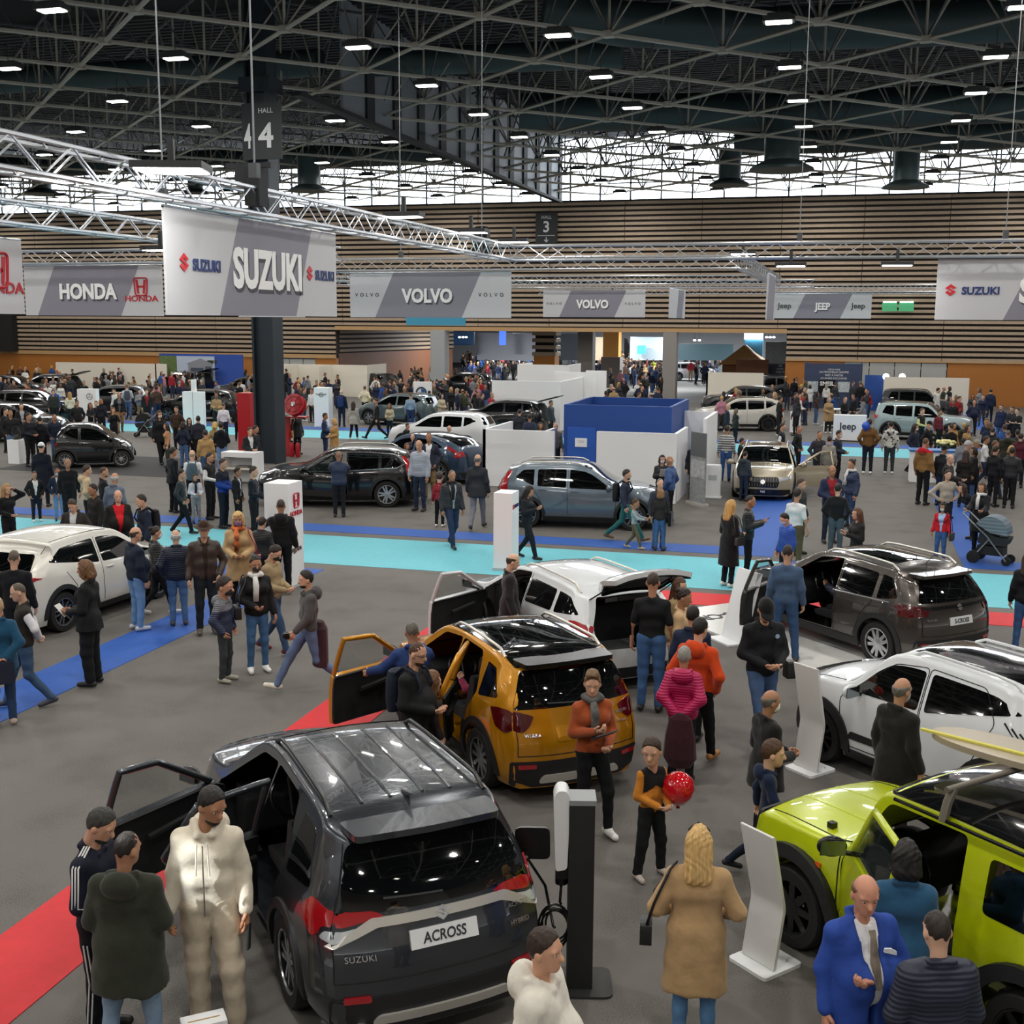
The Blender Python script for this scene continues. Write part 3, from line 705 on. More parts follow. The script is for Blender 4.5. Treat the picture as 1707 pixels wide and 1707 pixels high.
def mir(m,p): return [(m,'B',p),(m,'B',[(-x,z) for x,z in p][::-1])]
# ---- grey Across, rear view in the foreground
PA=paint('#3c4046',.55,.25)
S=Shape(4.635,1.855,.2,[(-2.3175,1.57),(-1.9,1.62),(-1.2,1.675),(-.3,1.69),(.1,1.655),(1.02,1.16),(1.25,1.12),(1.9,1.06),(2.3175,.96)],[(-2.3,1.08),(-1.3,1.05),(0,1.0),(1.2,.98),(2.3,.80)],
  rear=((0,.08),(.5,0),(.78,0),(.86,.03),(1.05,.09),(1.2,.15),(1.57,.43)),pr=.17)
W=dlo(S,.92,-1.78,[-.33,-1.2])
D1=[(1.02,.5),(1.05,.97),(.93,1.03),(.12,1.53),(-.3,1.575),(-.32,.40),(.9,.38)]; D2=[(-.34,.40),(-.33,1.575),(-1.0,1.56),(-1.22,1.12),(-1.02,.86),(-.9,.6),(-.82,.40)]
def x_across(S,root,pm):
    door(S,root,pm,'L',D1,W[0],1.04,58,(.82,1.02,BLACK)); door(S,root,pm,'L',D2,[(-.38,1.06),(-.38,1.52),(-.98,1.51),(-1.14,1.1)],-.33,68)
    spoiler(S,root,pm,-1.72,-2.03,.6,1.60); roofribs(S,root,pm,-1.55,-.1,(-.36,-.13,.13,.36)); wiper(S,root,-.02,1.15,.42,1.17)
    S.patch('B',[(-.86,.87),(-.79,.87),(-.48,.99),(.48,.99),(.79,.87),(.86,.87),(.52,1.055),(-.52,1.055)],.018,.02,.02).build('chrome_garnish',SILV,root)
    emblem(S_EMB,.055,on(S,'B',0,.94+.075,.022),CHROME,root)
    text('SUZUKI',.062,CHROME,root,on(S,'B',.62,.80),sp=1.1); text('ACROSS',.05,CHROME,root,on(S,'B',-.62,.93)); text('HYBRID',.05,CHROME,root,on(S,'B',-.62,.81))
    rear_lamps_low(S,root,.74,.47); S.patch('B',[(-.55,.29),(.55,.29),(.5,.36),(-.5,.36)],.03,.03).build('skid_plate',SILV,root)
    for sg in (1,-1): MB().lathe([(.045,0),(.045,.16),(.038,.16),(.038,0)],16,0,Matrix.Translation((-2.12,sg*.62,.27))@Matrix.Rotation(R_(-90),4,'Y')).build('exhaust_tip',CHROME,root,smooth=.6)
    b=Vector(S.chart('R',[(-1.62,1.0)],.0)[0])
    f=thing_part('charge_flap',root,b); MB().prism(rpoly(rect(-.02,.26,-.12,.14),.05),.03,frame((0,-.02,.1),(-.45,-.89,0),(.05,0,1))).build('flap_lid',BLACK,f); MB().lathe([(.06,0),(.06,.02)],14,0,frame((.0,-.12,.1),(-.45,-.89,0),(.05,0,1))@Matrix.Translation((.05,0,-.012))).build('flap_ring',PLAST,f)
    MB().tube([(-1.5,.0,1.66),(-1.6,0,1.68),(-1.68,0,1.70)],[.03,.022,.006],8).build('roof_antenna',pm,root,smooth=1)
def thing_part(name,root,loc):
    me=MB().box(-.07,.07,-.004,.004,-.07,.07).mesh(name,PLAST); return link(name,me,root,loc)
car('suv','large dark grey SUV in the foreground, left doors open, rear towards us','car',(-4.13,9.26),R_(131.5),S,PA,2.69,.355,1.39,(5,.05,.034),'#b9bdc1',wins=[('S',W[2]),('R',W[0]),('R',W[1])],ws=wsT(S,.98,.12),
  rw=('B',[(-.78,1.085),(.78,1.085),(.60,1.50),(-.60,1.50)]),tail=[*mir(LRED,[(.42,1.06),(.50,1.10),(.82,1.11),(1.0,1.14),(1.22,1.05),(1.0,.89),(.92,.93),(.86,1.0),(.70,1.01)]),*mir(LWHITE,[(.50,1.02),(.70,.985),(.84,.975),(.90,.915),(.78,.90)])],headl=[(LWHITE,'S',[(2.0,.8),(1.7,.92),(1.95,.92)])],clad=.14,cladh=.5,
  seams=[('R',D1,1),('R',D2,1),('B',[(-.80,.62),(-.80,.99),(-.62,1.5)],0),('B',[(.80,.62),(.80,.99),(.62,1.5)],0),('B',[(-.80,.62),(.80,.62)],0)],handles=[('R',-.12,.93),('R',-.98,.97)],rails=(.05,-1.6,.07,BLACK),mirror=(.82,1.02,BLACK,'R'),
  plate=('B',.0,.87,.52,.135,'ACROSS',INK),open_=('L',),cut=[('L',D1),('L',D2),('R',W[0])],extra=x_across)
# ---- orange Vitara
PV=paint('#c5860d',.35,.25)
S=Shape(4.175,1.775,.2,[(-2.0875,1.50),(-1.7,1.55),(-1.1,1.59),(-.3,1.61),(.15,1.57),(.95,1.12),(1.2,1.08),(1.7,1.04),(2.0875,.94)],[(-2.1,1.06),(-1.2,1.03),(0,.99),(1.1,.97),(2.1,.8)],
  rear=((0,.1),(.5,0),(.7,.0),(.9,.07),(1.05,.11),(1.2,.17),(1.5,.36)),pr=.2)
W=dlo(S,.84,-1.6,[-.36,-1.12]); V1=[(.9,.5),(.95,.95),(.84,1.0),(.15,1.46),(-.34,1.51),(-.36,.38),(.8,.36)]; V2=[(-.38,.38),(-.37,1.51),(-.95,1.50),(-1.12,1.08),(-.95,.85),(-.85,.6),(-.78,.38)]
def x_vit(S,root,pm):
    door(S,root,pm,'L',V1,W[0],.94,68,(.75,1.0,BLACK)); door(S,root,pm,'L',V2,[(-.42,1.04),(-.42,1.46),(-.93,1.45),(-1.05,1.07)],-.37,34)
    spoiler(S,root,BLACK,-1.5,-1.82,.58,1.535); wiper(S,root,0,1.1,.36,1.12)
    S.patch('B',[(-.28,.72),(.28,.72),(.3,.88),(-.3,.88)],.006,.02,.03).build('plate_recess',pm,root)
    emblem(S_EMB,.05,on(S,'B',0,.99,.012),CHROME,root); text('VITARA',.055,CHROME,root,on(S,'B',.56,.80)); text('SUZUKI',.05,CHROME,root,on(S,'B',-.56,.92)); text('HYBRID',.036,CHROME,root,on(S,'B',-.56,.82))
    rear_lamps_low(S,root,.72,.44); S.patch('B',[(-.5,.27),(.5,.27),(.45,.36),(-.45,.36)],.03,.03).build('skid_plate',SILV,root)
    S.patch('T',[(.0,-.45),(.0,.45),(-1.25,.45),(-1.25,-.45)],.006,.012).build('sunroof',GLASSB,root,smooth=.6); S.patch('B',rect(-.14,.14,1.43,1.455),.012,.02,.01).build('brake_lamp',LREDD,root)
car('suv','orange SUV with black roof and opened left doors behind the grey SUV','car',(-4.0,13.75),R_(131.5),S,PV,2.5,.345,1.25,(10,.0,.04),'#a7abaf',roofc='#0b0c0e',wins=[('S',W[2]),('R',W[0]),('R',W[1])],ws=wsT(S,.9,.14),roof=[(.12,-.62),(.12,.62),(-1.66,.60),(-1.66,-.60)],
  rw=('B',[(-.74,1.07),(.74,1.07),(.58,1.45),(-.58,1.45)]),tail=[*mir(LREDD,[(.52,1.0),(.57,.9),(.64,.84),(.86,.82),(.98,.86),(1.12,1.04),(.9,1.06),(.68,1.05)])],clad=.15,cladh=.52,
  seams=[('R',V1,1),('R',V2,1),('B',[(-.72,.58),(-.72,1.05)],0),('B',[(.72,.58),(.72,1.05)],0),('B',[(-.72,.58),(.72,.58)],0)],handles=[('R',-.15,.9)],rails=(.05,-1.4,.07,SILV),mirror=(.75,1.0,BLACK,'R'),open_=('L',),cut=[('L',V1),('L',V2),('R',W[0])],extra=x_vit)
# ---- white estate with raised tailgate
PW=paint('#dfe3e6',.05,.25)
S=Shape(4.65,1.79,.16,[(-2.325,1.34),(-1.9,1.40),(-1.2,1.445),(-.3,1.46),(.2,1.42),(1.1,1.0),(1.35,.95),(1.9,.86),(2.325,.72)],[(-2.3,.99),(-1.3,.95),(0,.91),(1.2,.86),(2.3,.65)],
  rear=((0,.08),(.45,0),(.75,.02),(.95,.08),(1.1,.18),(1.35,.42)),pr=.2,tum=.38)
W=dlo(S,1.0,-1.9,[-.28,-1.2],slant=.3); W1=[(1.08,.42),(1.1,.86),(1.0,.91),(.22,1.33),(-.26,1.38),(-.28,.32),(.95,.3)]
TG=[(-.66,.62),(.66,.62),(.68,.96),(.50,1.31),(-.50,1.31),(-.68,.96)]
def x_swace(S,root,pm):
    door(S,root,pm,'L',W1,W[0],1.09,64,(.85,.92,pm))
    # the raised tailgate turned about its hinge at the roof end
    mb=MB(); S.patch('B',TG,.0,.07,.06,.1,mb,0); hg=Vector((-1.88,0,1.385)); T0=Matrix.Translation(-hg)
    me=mb.mesh('tailgate',[pm],.6); me.transform(T0); o=link('tailgate',me,root,hg); o.rotation_euler=(0,R_(88),0)
    m2=MB(); S.patch('B',TG,-.075,.02,.06,.1,m2); m2.f=[f[::-1] for f in m2.f]; e=m2.mesh('tailgate_lining',BLACK,.6); e.transform(T0); link('tailgate_lining',e,o)
    m3=MB(); S.patch('B',[(-.56,.99),(.56,.99),(.45,1.28),(-.45,1.28)],.006,.09,.05,.1,m3); e=m3.mesh('rear_window',GLASSB,.6); e.transform(T0); link('rear_window',e,o)
    for sg in (1,-1): MB().tube([(-1.9,sg*.6,1.28),(-2.28,sg*.56,1.5)],.012,6).build('gas_strut',BLACK,root)
    S.patch('T',rect(-1.95,-1.6,-.45,.45),-.02,.02).build('hinge_panel',BLACK,root)
car('estate_car','white estate car with its tailgate raised and front door open','car',(-4.25,18.1),R_(132.3),S,PW,2.7,.32,1.37,(10,0,.03),'#b9bdc1',wins=[('S',W[1]),('S',W[2]),('R',W[0])],ws=wsT(S,1.05,.2),
  tail=[*mir(LRED,[(.66,.95),(.95,.99),(1.2,.97),(1.0,.80),(.74,.80)])],clad=.05,cladh=.34,
  seams=[('R',W1,1),('S',[(-.30,.32),(-.30,1.36)],0),('S',[(-.95,.45),(-1.15,.85),(-1.22,.95)],0)],handles=[('S',-1.0,.85),('R',-.12,.82)],rails=(.1,-1.7,.08,SILV),mirror=(.85,.92,PW,'R'),open_=('L',),gate=1,cut=[('L',W1),('R',W[0]),('B',TG)],extra=x_swace)
# ---- grey-brown S-Cross
PS=paint('#4a4541',.55,.25)
S=Shape(4.30,1.785,.19,[(-2.15,1.42),(-1.8,1.50),(-1.1,1.565),(-.3,1.585),(.15,1.55),(1.02,1.10),(1.25,1.06),(1.8,1.02),(2.15,.92)],[(-2.1,1.04),(-1.2,1.0),(0,.96),(1.1,.93),(2.1,.8)],
  rear=((0,.1),(.5,0),(.72,.0),(.95,.06),(1.05,.10),(1.2,.2),(1.42,.40)),pr=.2)
W=dlo(S,.92,-1.62,[-.36,-1.18],slant=.2); X1=[(.98,.46),(1.0,.9),(.92,.96),(.15,1.44),(-.34,1.49),(-.36,.37),(.86,.35)]
def x_scr(S,root,pm):
    door(S,root,pm,'L',X1,W[0],.99,66,(.78,.98,BLACK)); spoiler(S,root,pm,-1.55,-1.86,.56,1.47)
    S.patch('B',[(-.66,1.03),(-.66,.99),(.66,.99),(.66,1.03)],.016,.02,.01).build('light_strip',BLACK,root); emblem(S_EMB,.055,on(S,'B',0,.99,.022),CHROME,root)
    S.patch('T',[(.0,-.42),(.0,.42),(-1.2,.42),(-1.2,-.42)],.006,.012).build('sunroof',GLASSB,root,smooth=.6); rear_lamps_low(S,root,.72,.45)
    text('SUZUKI',.05,CHROME,root,on(S,'B',.55,.84)); text('ALLGRIP',.034,CHROME,root,on(S,'B',-.55,.86)); MB().tube([(-1.4,.0,1.54),(-1.55,0,1.70)],.006,6).build('roof_antenna',BLACK,root)
car('suv','brown grey SUV standing on the white low display floor','car',(.32,20.14),R_(134.3),S,PS,2.6,.345,1.29,(5,.055,.05),'#c9ccd0',wins=[('S',W[1]),('S',W[2]),('R',W[0])],ws=wsT(S,.98,.14),
  rw=('B',[(-.70,1.08),(.70,1.08),(.52,1.38),(-.52,1.38)]),tail=[*mir(LREDD,[(.55,1.03),(.9,1.05),(1.14,1.03),(1.02,.86),(.6,.90)])],clad=.15,cladh=.54,
  seams=[('R',X1,1),('L',[(-.38,.37),(-.37,1.48)],0),('L',[(-.8,.37),(-.95,.75),(-1.15,1.0)],0),('B',[(-.7,.6),(-.7,.95)],0),('B',[(.7,.6),(.7,.95)],0),('B',[(-.7,.6),(.7,.6)],0)],handles=[('S',-1.02,.9),('R',-.15,.88)],rails=(.1,-1.45,.07,SILV),mirror=(.78,.98,BLACK,'R'),
  plate=('B',0,.80,.46,.12,'S-CROSS',INK),open_=('L',),cut=[('L',X1),('R',W[0])],extra=x_scr,belt_trim=[(-.3,.99),(-1.5,1.03)])
# ---- white Ignis
S=Shape(3.70,1.66,.18,[(-1.85,1.50),(-1.5,1.545),(-.8,1.59),(-.1,1.60),(.25,1.57),(.88,1.10),(1.1,1.07),(1.6,1.02),(1.85,.90)],[(-1.8,1.10),(-.9,1.04),(0,.98),(1.0,.96),(1.8,.82)],
  rear=((0,.08),(.5,0),(.9,.04),(1.1,.1),(1.5,.3)),front=((0,.04),(.5,0),(.85,.02),(1,.12)),pr=.16,tum=.30,zone=.7)
W=dlo(S,.78,-1.42,[-.22],slant=.3,rearup=.2); I1=[(.86,.46),(.9,.9),(.8,.97),(.25,1.43),(-.2,1.49),(-.2,.36),(.78,.34)]; I2=[(-.22,.36),(-.22,1.49),(-.95,1.47),(-1.15,1.15),(-.98,.8),(-.85,.5),(-.8,.36)]
def x_ign(S,root,pm):
    S.patch('L',[(.75,.44),(.7,.53),(-.1,.53),(-.1,.46)],.012,.02,.02).build('side_moulding',PLAST,root)
    for k in range(3): MB().tube(S.chart('L',[(-1.25-.09*k,1.2-.03*k),(-1.45-.09*k,1.02-.03*k)],.004).tolist(),.01,5).build('pillar_slit',GAP,root)
car('small_suv','white small SUV with black roof parked behind the lime green car','car',(1.30,13.95),R_(137),S,PW,2.435,.325,1.2,(10,0,.035),'black',roofc='#0b0c0e',wins=[('S',w_) for w_ in W],ws=wsT(S,.84,.24),roof=[(.2,-.42),(.2,.42),(-1.5,.42),(-1.5,-.42)],
  rw=('B',[(-.6,1.12),(.6,1.12),(.48,1.45),(-.48,1.45)]),tail=[(LRED,'B',[(.55,1.05),(.8,1.07),(.8,.9),(.6,.9)]),(LRED,'B',[(-.55,1.05),(-.6,.9),(-.8,.9),(-.8,1.07)])],headl=[(LWHITE,'S',[(1.62,.78),(1.35,.92),(1.55,.96),(1.66,.9)]),(LWHITE,'F',rect(.45,.75,.76,.94)),(LWHITE,'F',rect(-.75,-.45,.76,.94))],
  grille=[(BLACK,'F',rect(-.5,.5,.74,.93)),(BLACK,'F',rect(-.5,.5,.36,.55))],clad=.13,cladh=.4,seams=[('S',I1,1),('S',I2,1),('T',[(.95,-.66),(1.7,-.6)],0),('T',[(.95,.66),(1.7,.6)],0)],handles=[('S',-.05,.88),('S',-.66,.9)],rails=(.1,-1.35,.09,PW),mirror=(.62,1.0,PW,'LR'),extra=x_ign,flare=.012)
# ---- lime Jimny
PJ=paint('#bccb0e',.05,.25)
S=Shape(3.45,1.56,.27,[(-1.725,1.68),(-1.2,1.70),(-.3,1.71),(.25,1.69),(.34,1.66),(.60,1.15),(.75,1.11),(1.3,1.09),(1.62,1.06),(1.725,1.0)],[(-1.7,1.06),(0,1.06),(.6,1.04),(1.725,.98)],
  plan=((0,.93),(.1,.97),(.4,1)),planr=((0,.95),(.1,.98),(.4,1)),tum=.12,pf=.05,pr=.04,front=((0,.08),(.4,.02),(.6,0),(1,.02)),rear=((0,.04),(.5,0),(1.7,.05)),sill=.96,zone=.5,zoner=.4,r=.05)
J1=[(.62,.5),(.64,1.0),(.56,1.07),(.27,1.57),(-.45,1.58),(-.47,.42),(.55,.4)]; JW=[(.52,1.11),(.28,1.53),(-.38,1.54),(-.38,1.10)]; JR=[(-.66,1.10),(-.66,1.50),(-1.5,1.50),(-1.5,1.10)]
def x_jim(S,root,pm):
    d=door(S,root,pm,'L',J1,JW,.63,33,(.46,1.12,BLACK))
    for x in (-.25,-1.15):
        t=MB(); t.tube([(x,-.68,1.86),(x,.68,1.86)],.025,8)
        for sg in (1,-1): t.tube([(x,sg*.6,1.86),(x,sg*.66,1.76),(x,sg*.70,1.62)],.035,6)
        t.build('roof_bar',M('#6d675c',.5,.3) if x>-1 else BLACK,root,smooth=1)
    for sg in (1,-1):
        xs=np.linspace(.2,-1.6,10); MB().tube([(float(x),sg*.70,1.635) for x in xs],.016,6).build('roof_gutter',BLACK,root)
    S.patch('S' if 0 else 'L',rect(.84,.90,.82,.86),.014,.02,.01).build('side_indicator',M('#d8611a',.2),root)
    for x0 in (-.22,.22): S.patch('T',[(.7,x0),(1.6,x0*.9),(1.6,x0*.9+.03),(.7,x0+.03)],.004,.01,0).build('hood_crease',pm,root)
    for y in (-.5,.5): MB().lathe([(.10,0),(.10,.04),(.02,.07)],18,0,Matrix.Translation((1.70,y,.86))@Matrix.Rotation(R_(90),4,'Y')).build('headlight',LWHITE,root,smooth=.6)
    q=Vector(S.chart('T',[(.95,.55)],.0)[0]); MB().box(-.03,.03,-.03,.03,0,.05,0,Matrix.Translation(q)).build('washer_nozzle',BLACK,root)
car('off_roader','lime green boxy off-roader with black roof and open driver door','car',(1.12,9.47),R_(136.8),S,PJ,2.25,.35,1.14,(8,0,.06),'black',roofc='#0a0b0d',wins=[('L',JR),('R',JR),('R',JW)],ws=[(.56,-.62),(.36,-.58),(.36,.58),(.56,.62)],roof=[(.30,-.64),(.30,.64),(-1.66,.66),(-1.66,-.66)],
  rw=('B',rect(-.55,.55,1.15,1.55)),tail=[(LRED,'B',rect(.5,.72,.5,.6)),(LRED,'B',rect(-.72,-.5,.5,.6))],grille=[(PLAST,'F',rect(-.66,.66,.72,1.0))],clad=.10,cladh=.5,seams=[('R',J1,1),('T',[(.62,-.66),(1.66,-.62)],0),('T',[(.62,.66),(1.66,.62)],0),('L',[(.66,.45),(.66,1.02)],0)],mirror=(.46,1.12,BLACK,'R'),open_=('L',),cut=[('L',J1),('R',JW)],extra=x_jim,flare=.05,arch=.08)
# ---- pearl white SUV at the left
S=Shape(4.34,1.79,.18,[(-2.17,1.36),(-1.8,1.46),(-1.1,1.555),(-.3,1.58),(.2,1.54),(1.05,1.08),(1.3,1.04),(1.85,.98),(2.17,.88)],[(-2.1,1.10),(-1.2,1.04),(0,.96),(1.1,.93),(2.1,.8)],rear=((0,.08),(.5,0),(.8,.02),(1.0,.06),(1.12,.2),(1.36,.62)),pr=.16)
W=dlo(S,.95,-1.55,[-.30],slant=.35,rearup=.12)
car('suv','pearl white coupe-like SUV at the left edge beside the blue carpet','car',(-13.3,18.1),R_(86),S,paint('#e4e2d8',.1),2.61,.34,1.29,(5,.05,.025),'#8d9196',wins=[('S',w_) for w_ in W],ws=wsT(S,1.0,.2),rw=('B',[(-.72,1.11),(.72,1.11),(.54,1.34),(-.54,1.34)]),
  tail=[(LRED,'B',rect(-.86,.86,.97,1.03)),(LRED,'S',[(-1.75,1.0),(-2.05,1.05),(-2.1,.96)]),(LWHITE,'B',rect(.6,.85,.9,.965))],clad=.12,cladh=.45,seams=[('S',[(.98,.45),(1.0,.92)],0),('S',[(-.3,.35),(-.3,1.44)],0),('S',[(-.85,.4),(-1.0,.75),(-1.2,1.0)],0),('T',[(-1.5,-.6),(.1,-.63)],0)],handles=[('S',-.1,.9)],mirror=(.75,.98,M('#e4e2d8',.28,.1,.5,1),'LR'))
# ---- black Volvo SUV
PB=paint('#0c0d10',.2,.2)
S=Shape(4.69,1.90,.2,[(-2.345,1.50),(-1.9,1.58),(-1.2,1.64),(-.4,1.66),(.1,1.62),(1.05,1.14),(1.3,1.10),(1.95,1.05),(2.345,.92)],[(-2.3,1.10),(-1.2,1.04),(0,1.0),(1.2,.97),(2.3,.8)],rear=((0,.08),(.5,0),(.85,.02),(1.05,.1),(1.5,.42)),pr=.18)
W=dlo(S,.95,-1.85,[-.30,-1.22],slant=.35); VX=[(1.0,.45),(1.03,.95),(.95,1.0),(.1,1.52),(-.28,1.56),(-.3,.38),(.9,.36)]
VOLVOT=[*mir(LRED,[(.62,1.12),(.74,1.14),(.66,1.42),(.74,1.45),(.90,1.14),(1.0,.97),(.5,.95)])]
def front_face(S,root,pm):
    for sg in (1,-1): S.patch('F',[(sg*.42,.72),(sg*.80,.78),(sg*.82,.88),(sg*.44,.84)][::sg],.014,.03,.02,.06).build('headlight',LWHITE,root)
    S.patch('F',rpoly([(-.38,.5),(.38,.5),(.43,.68),(.38,.86),(-.38,.86),(-.43,.68)],.04),.014,.03).build('grille',BLACK,root)
    for k in range(9): MB().tube(S.chart('F',[(-.34+.085*k,.53),(-.34+.085*k,.83)],.02).tolist(),.008,5).build('grille_bar',CHROME,root)
    MB().tube(S.chart('F',[(-.36,.84),(.36,.53)],.026).tolist(),.014,5).build('grille_badge',CHROME,root)
    S.patch('F',rect(-.75,.75,.24,.40),.014,.03).build('lower_intake',BLACK,root)
def x_xc60(S,root,pm):
    front_face(S,root,pm); door(S,root,pm,'L',VX,W[0],1.02,30,(.8,1.02,BLACK))
car('suv','glossy black SUV with chrome window line beside the grey SUV','car',(-13.93,31.3),R_(196.5),S,PB,2.865,.375,1.45,(5,.05,.045),'#c3c7cb',wins=[('S',W[1]),('S',W[2]),('R',W[0])],ws=wsT(S,1.0,.1),rw=('B',[(-.7,1.14),(.7,1.14),(.55,1.46),(-.55,1.46)]),tail=VOLVOT,clad=.1,cladh=.42,
  seams=[('R',VX,1),('L',[(-.32,.38),(-.31,1.54)],0),('L',[(-.95,.4),(-1.1,.8),(-1.25,1.05)],0)],handles=[('S',-1.05,.94)],belt_trim=[(.95,1.01),(-.3,1.03),(-1.7,1.12),(-1.95,1.25),(-1.62,1.49),(-.9,1.545),(0,1.54),(.4,1.38),(.95,1.02)],rails=(.1,-1.6,.08,SILV),mirror=(.8,1.02,BLACK,'R'),open_=('L',),cut=[('L',VX),('R',W[0])],extra=x_xc60)
# ---- slate Volvo XC40
PX=paint('#5b6873',.35,.25)
S=Shape(4.425,1.86,.2,[(-2.2125,1.50),(-1.8,1.58),(-1.2,1.635),(-.4,1.65),(.1,1.61),(.95,1.15),(1.2,1.11),(1.85,1.05),(2.2125,.93)],[(-2.2,1.14),(-1.2,1.05),(0,1.0),(1.2,.98),(2.2,.82)],rear=((0,.08),(.5,0),(.85,.02),(1.05,.08),(1.5,.36)),pr=.16)
W=dlo(S,.85,-1.65,[-.30,-1.12],slant=.2,rearup=.16)
car('suv','slate blue SUV standing in front of the low white wall','car',(-6.5,29.9),R_(7),S,PX,2.7,.355,1.35,(5,.05,.04),'#8b9096',wins=[('S',w_) for w_ in W],ws=wsT(S,.9,.1),rw=('B',[(-.68,1.16),(.68,1.16),(.55,1.46),(-.55,1.46)]),tail=VOLVOT,clad=.12,cladh=.42,
  seams=[('S',[(.9,.4),(.92,.96)],0),('S',[(-.3,.38),(-.3,1.5)],0),('S',[(-.85,.4),(-1.05,.8),(-1.2,1.05)],0)],handles=[('S',-.12,.95),('S',-.95,.98)],rails=(.1,-1.55,.08,SILV),mirror=(.72,1.03,PX,'LR'),extra=front_face)
# ---- champagne Volvo estate, front view
PG=paint('#b5ab93',.4,.25)
S=Shape(4.76,1.85,.16,[(-2.38,1.30),(-1.9,1.38),(-1.2,1.42),(-.4,1.43),(.1,1.40),(1.05,1.0),(1.3,.97),(1.95,.90),(2.38,.76)],[(-2.3,1.0),(-1.2,.94),(0,.9),(1.2,.87),(2.3,.68)],rear=((0,.08),(.5,0),(.85,.02),(1.0,.1),(1.3,.4)),pr=.18,tum=.38)
W=dlo(S,.95,-1.95,[-.30,-1.22],slant=.3); VY=[(1.0,.4),(1.03,.85),(.95,.9),(.1,1.31),(-.28,1.34),(-.3,.3),(.9,.28)]
def x_v60(S,root,pm):
    for sg in (1,-1): S.patch('F',[(sg*.46,.60),(sg*.80,.66),(sg*.84,.75),(sg*.48,.71)][::sg],.014,.03,.02,.06).build('headlight',LWHITE,root)
    S.patch('F',rpoly([(-.42,.42),(.42,.42),(.47,.58),(.42,.72),(-.42,.72),(-.47,.58)],.04),.014,.03).build('grille',BLACK,root)
    for k in range(11): MB().tube(S.chart('F',[(-.38+.076*k,.45),(-.38+.076*k,.70)],.02).tolist(),.007,5).build('grille_bar',CHROME,root)
    emblem([(math.cos(a),math.sin(a)) for a in np.linspace(0,2*math.pi,20)[:-1]],.07,on(S,'F',0,.58,.022),CHROME,root); S.patch('F',rect(-.8,.8,.2,.36),.014,.03).build('lower_intake',BLACK,root)
    door(S,root,pm,'L',VY,W[0],1.02,62,(.8,.92,pm))
car('estate_car','champagne estate car facing us with its driver door open','car',(-2.35,37.6),R_(-88),S,PG,2.87,.33,1.51,(5,.05,.03),'#b9bdc1',wins=[('S',W[1]),('S',W[2]),('R',W[0])],ws=wsT(S,1.0,.12),roof=rect(-.1,-1.0,-.45,.45),tail=VOLVOT[:0],clad=.05,cladh=.3,plate=('F',0,.30,.52,.13,'V60',M('#e9ebee',.4)),
  seams=[('T',[(1.2,-.7),(2.0,-.62)],0),('T',[(1.2,.7),(2.0,.62)],0)],mirror=(.8,.92,PG,'R'),open_=('L',),cut=[('L',VY),('R',W[0])],extra=x_v60,rails=(0,-1.6,.08,SILV))
# ---- black two-seater
S=Shape(2.69,1.66,.17,[(-1.345,1.40),(-1.1,1.48),(-.6,1.55),(-.2,1.55),(.15,1.48),(.82,1.02),(1.0,.96),(1.25,.86),(1.345,.74)],[(-1.3,1.0),(-.5,.97),(.3,.94),(.9,.88),(1.3,.7)],rear=((0,.05),(.5,0),(1.0,.06),(1.4,.3)),zone=.5,zoner=.6,pf=.2,tum=.3)
W=dlo(S,.72,-.95,[-.42],slant=.25,rearup=.2)
car('city_car','tiny black two-seat city car on the dark mat','car',(-25.85,36.7),R_(30),S,PB,1.873,.30,.95,(7,.05,.012),'#c3c7cb',wins=[('S',w_) for w_ in W],ws=wsT(S,.78,.16),rw=('B',[(-.6,1.0),(.6,1.0),(.5,1.36),(-.5,1.36)]),tail=[(LRED,'B',rect(.5,.74,.78,.9)),(LRED,'B',rect(-.74,-.5,.78,.9))],headl=[(LWHITE,'S',[(1.15,.7),(.95,.82),(1.1,.86)])],clad=.06,cladh=.36,seams=[('S',[(.66,.4),(.7,.9)],0),('S',[(-.4,.4),(-.42,1.4)],0)],handles=[('S',-.28,.86)],mirror=(.6,.98,BLACK,'LR'))
# ---- Jeeps
PC=paint('#cdcac1',.1)
S=Shape(4.40,1.82,.22,[(-2.2,1.48),(-1.8,1.56),(-1.1,1.61),(-.4,1.625),(.15,1.58),(.98,1.16),(1.2,1.12),(1.9,1.06),(2.2,.95)],[(-2.2,1.14),(-1.2,1.06),(0,1.0),(1.2,.98),(2.2,.84)],rear=((0,.08),(.5,0),(.85,.02),(1.05,.08),(1.48,.36)),pr=.16)
W=dlo(S,.88,-1.7,[-.30,-1.15],slant=.25,rearup=.18)
JEEP=dict(clad=.14,cladh=.5,mirror=(.75,1.03,BLACK,'LR'),headl=[(LWHITE,'S',[(2.0,.86),(1.75,.97),(1.95,.99)])],tail=[(LRED,'S',[(-1.85,1.1),(-2.05,1.1),(-2.05,.95),(-1.9,.95)]),(LRED,'B',rect(.6,.86,.95,1.1)),(LRED,'B',rect(-.86,-.6,.95,1.1))],
  seams=[('S',[(.9,.4),(.92,.98)],0),('S',[(-.3,.38),(-.3,1.48)],0),('S',[(-.85,.4),(-1.05,.8),(-1.2,1.05)],0)],handles=[('S',-.12,.95),('S',-.95,.98)],lo=True)
car('suv','off-white SUV with black roof right of the blue booth','car',(-5.07,58.6),R_(193),S,PC,2.64,.36,1.33,(5,.05,.05),'black',wins=[('S',w_) for w_ in W],ws=wsT(S,.92,.14),roof=[(.12,-.60),(.12,.60),(-1.75,.57),(-1.75,-.57)],rw=('B',[(-.68,1.16),(.68,1.16),(.55,1.44),(-.55,1.44)]),**JEEP)
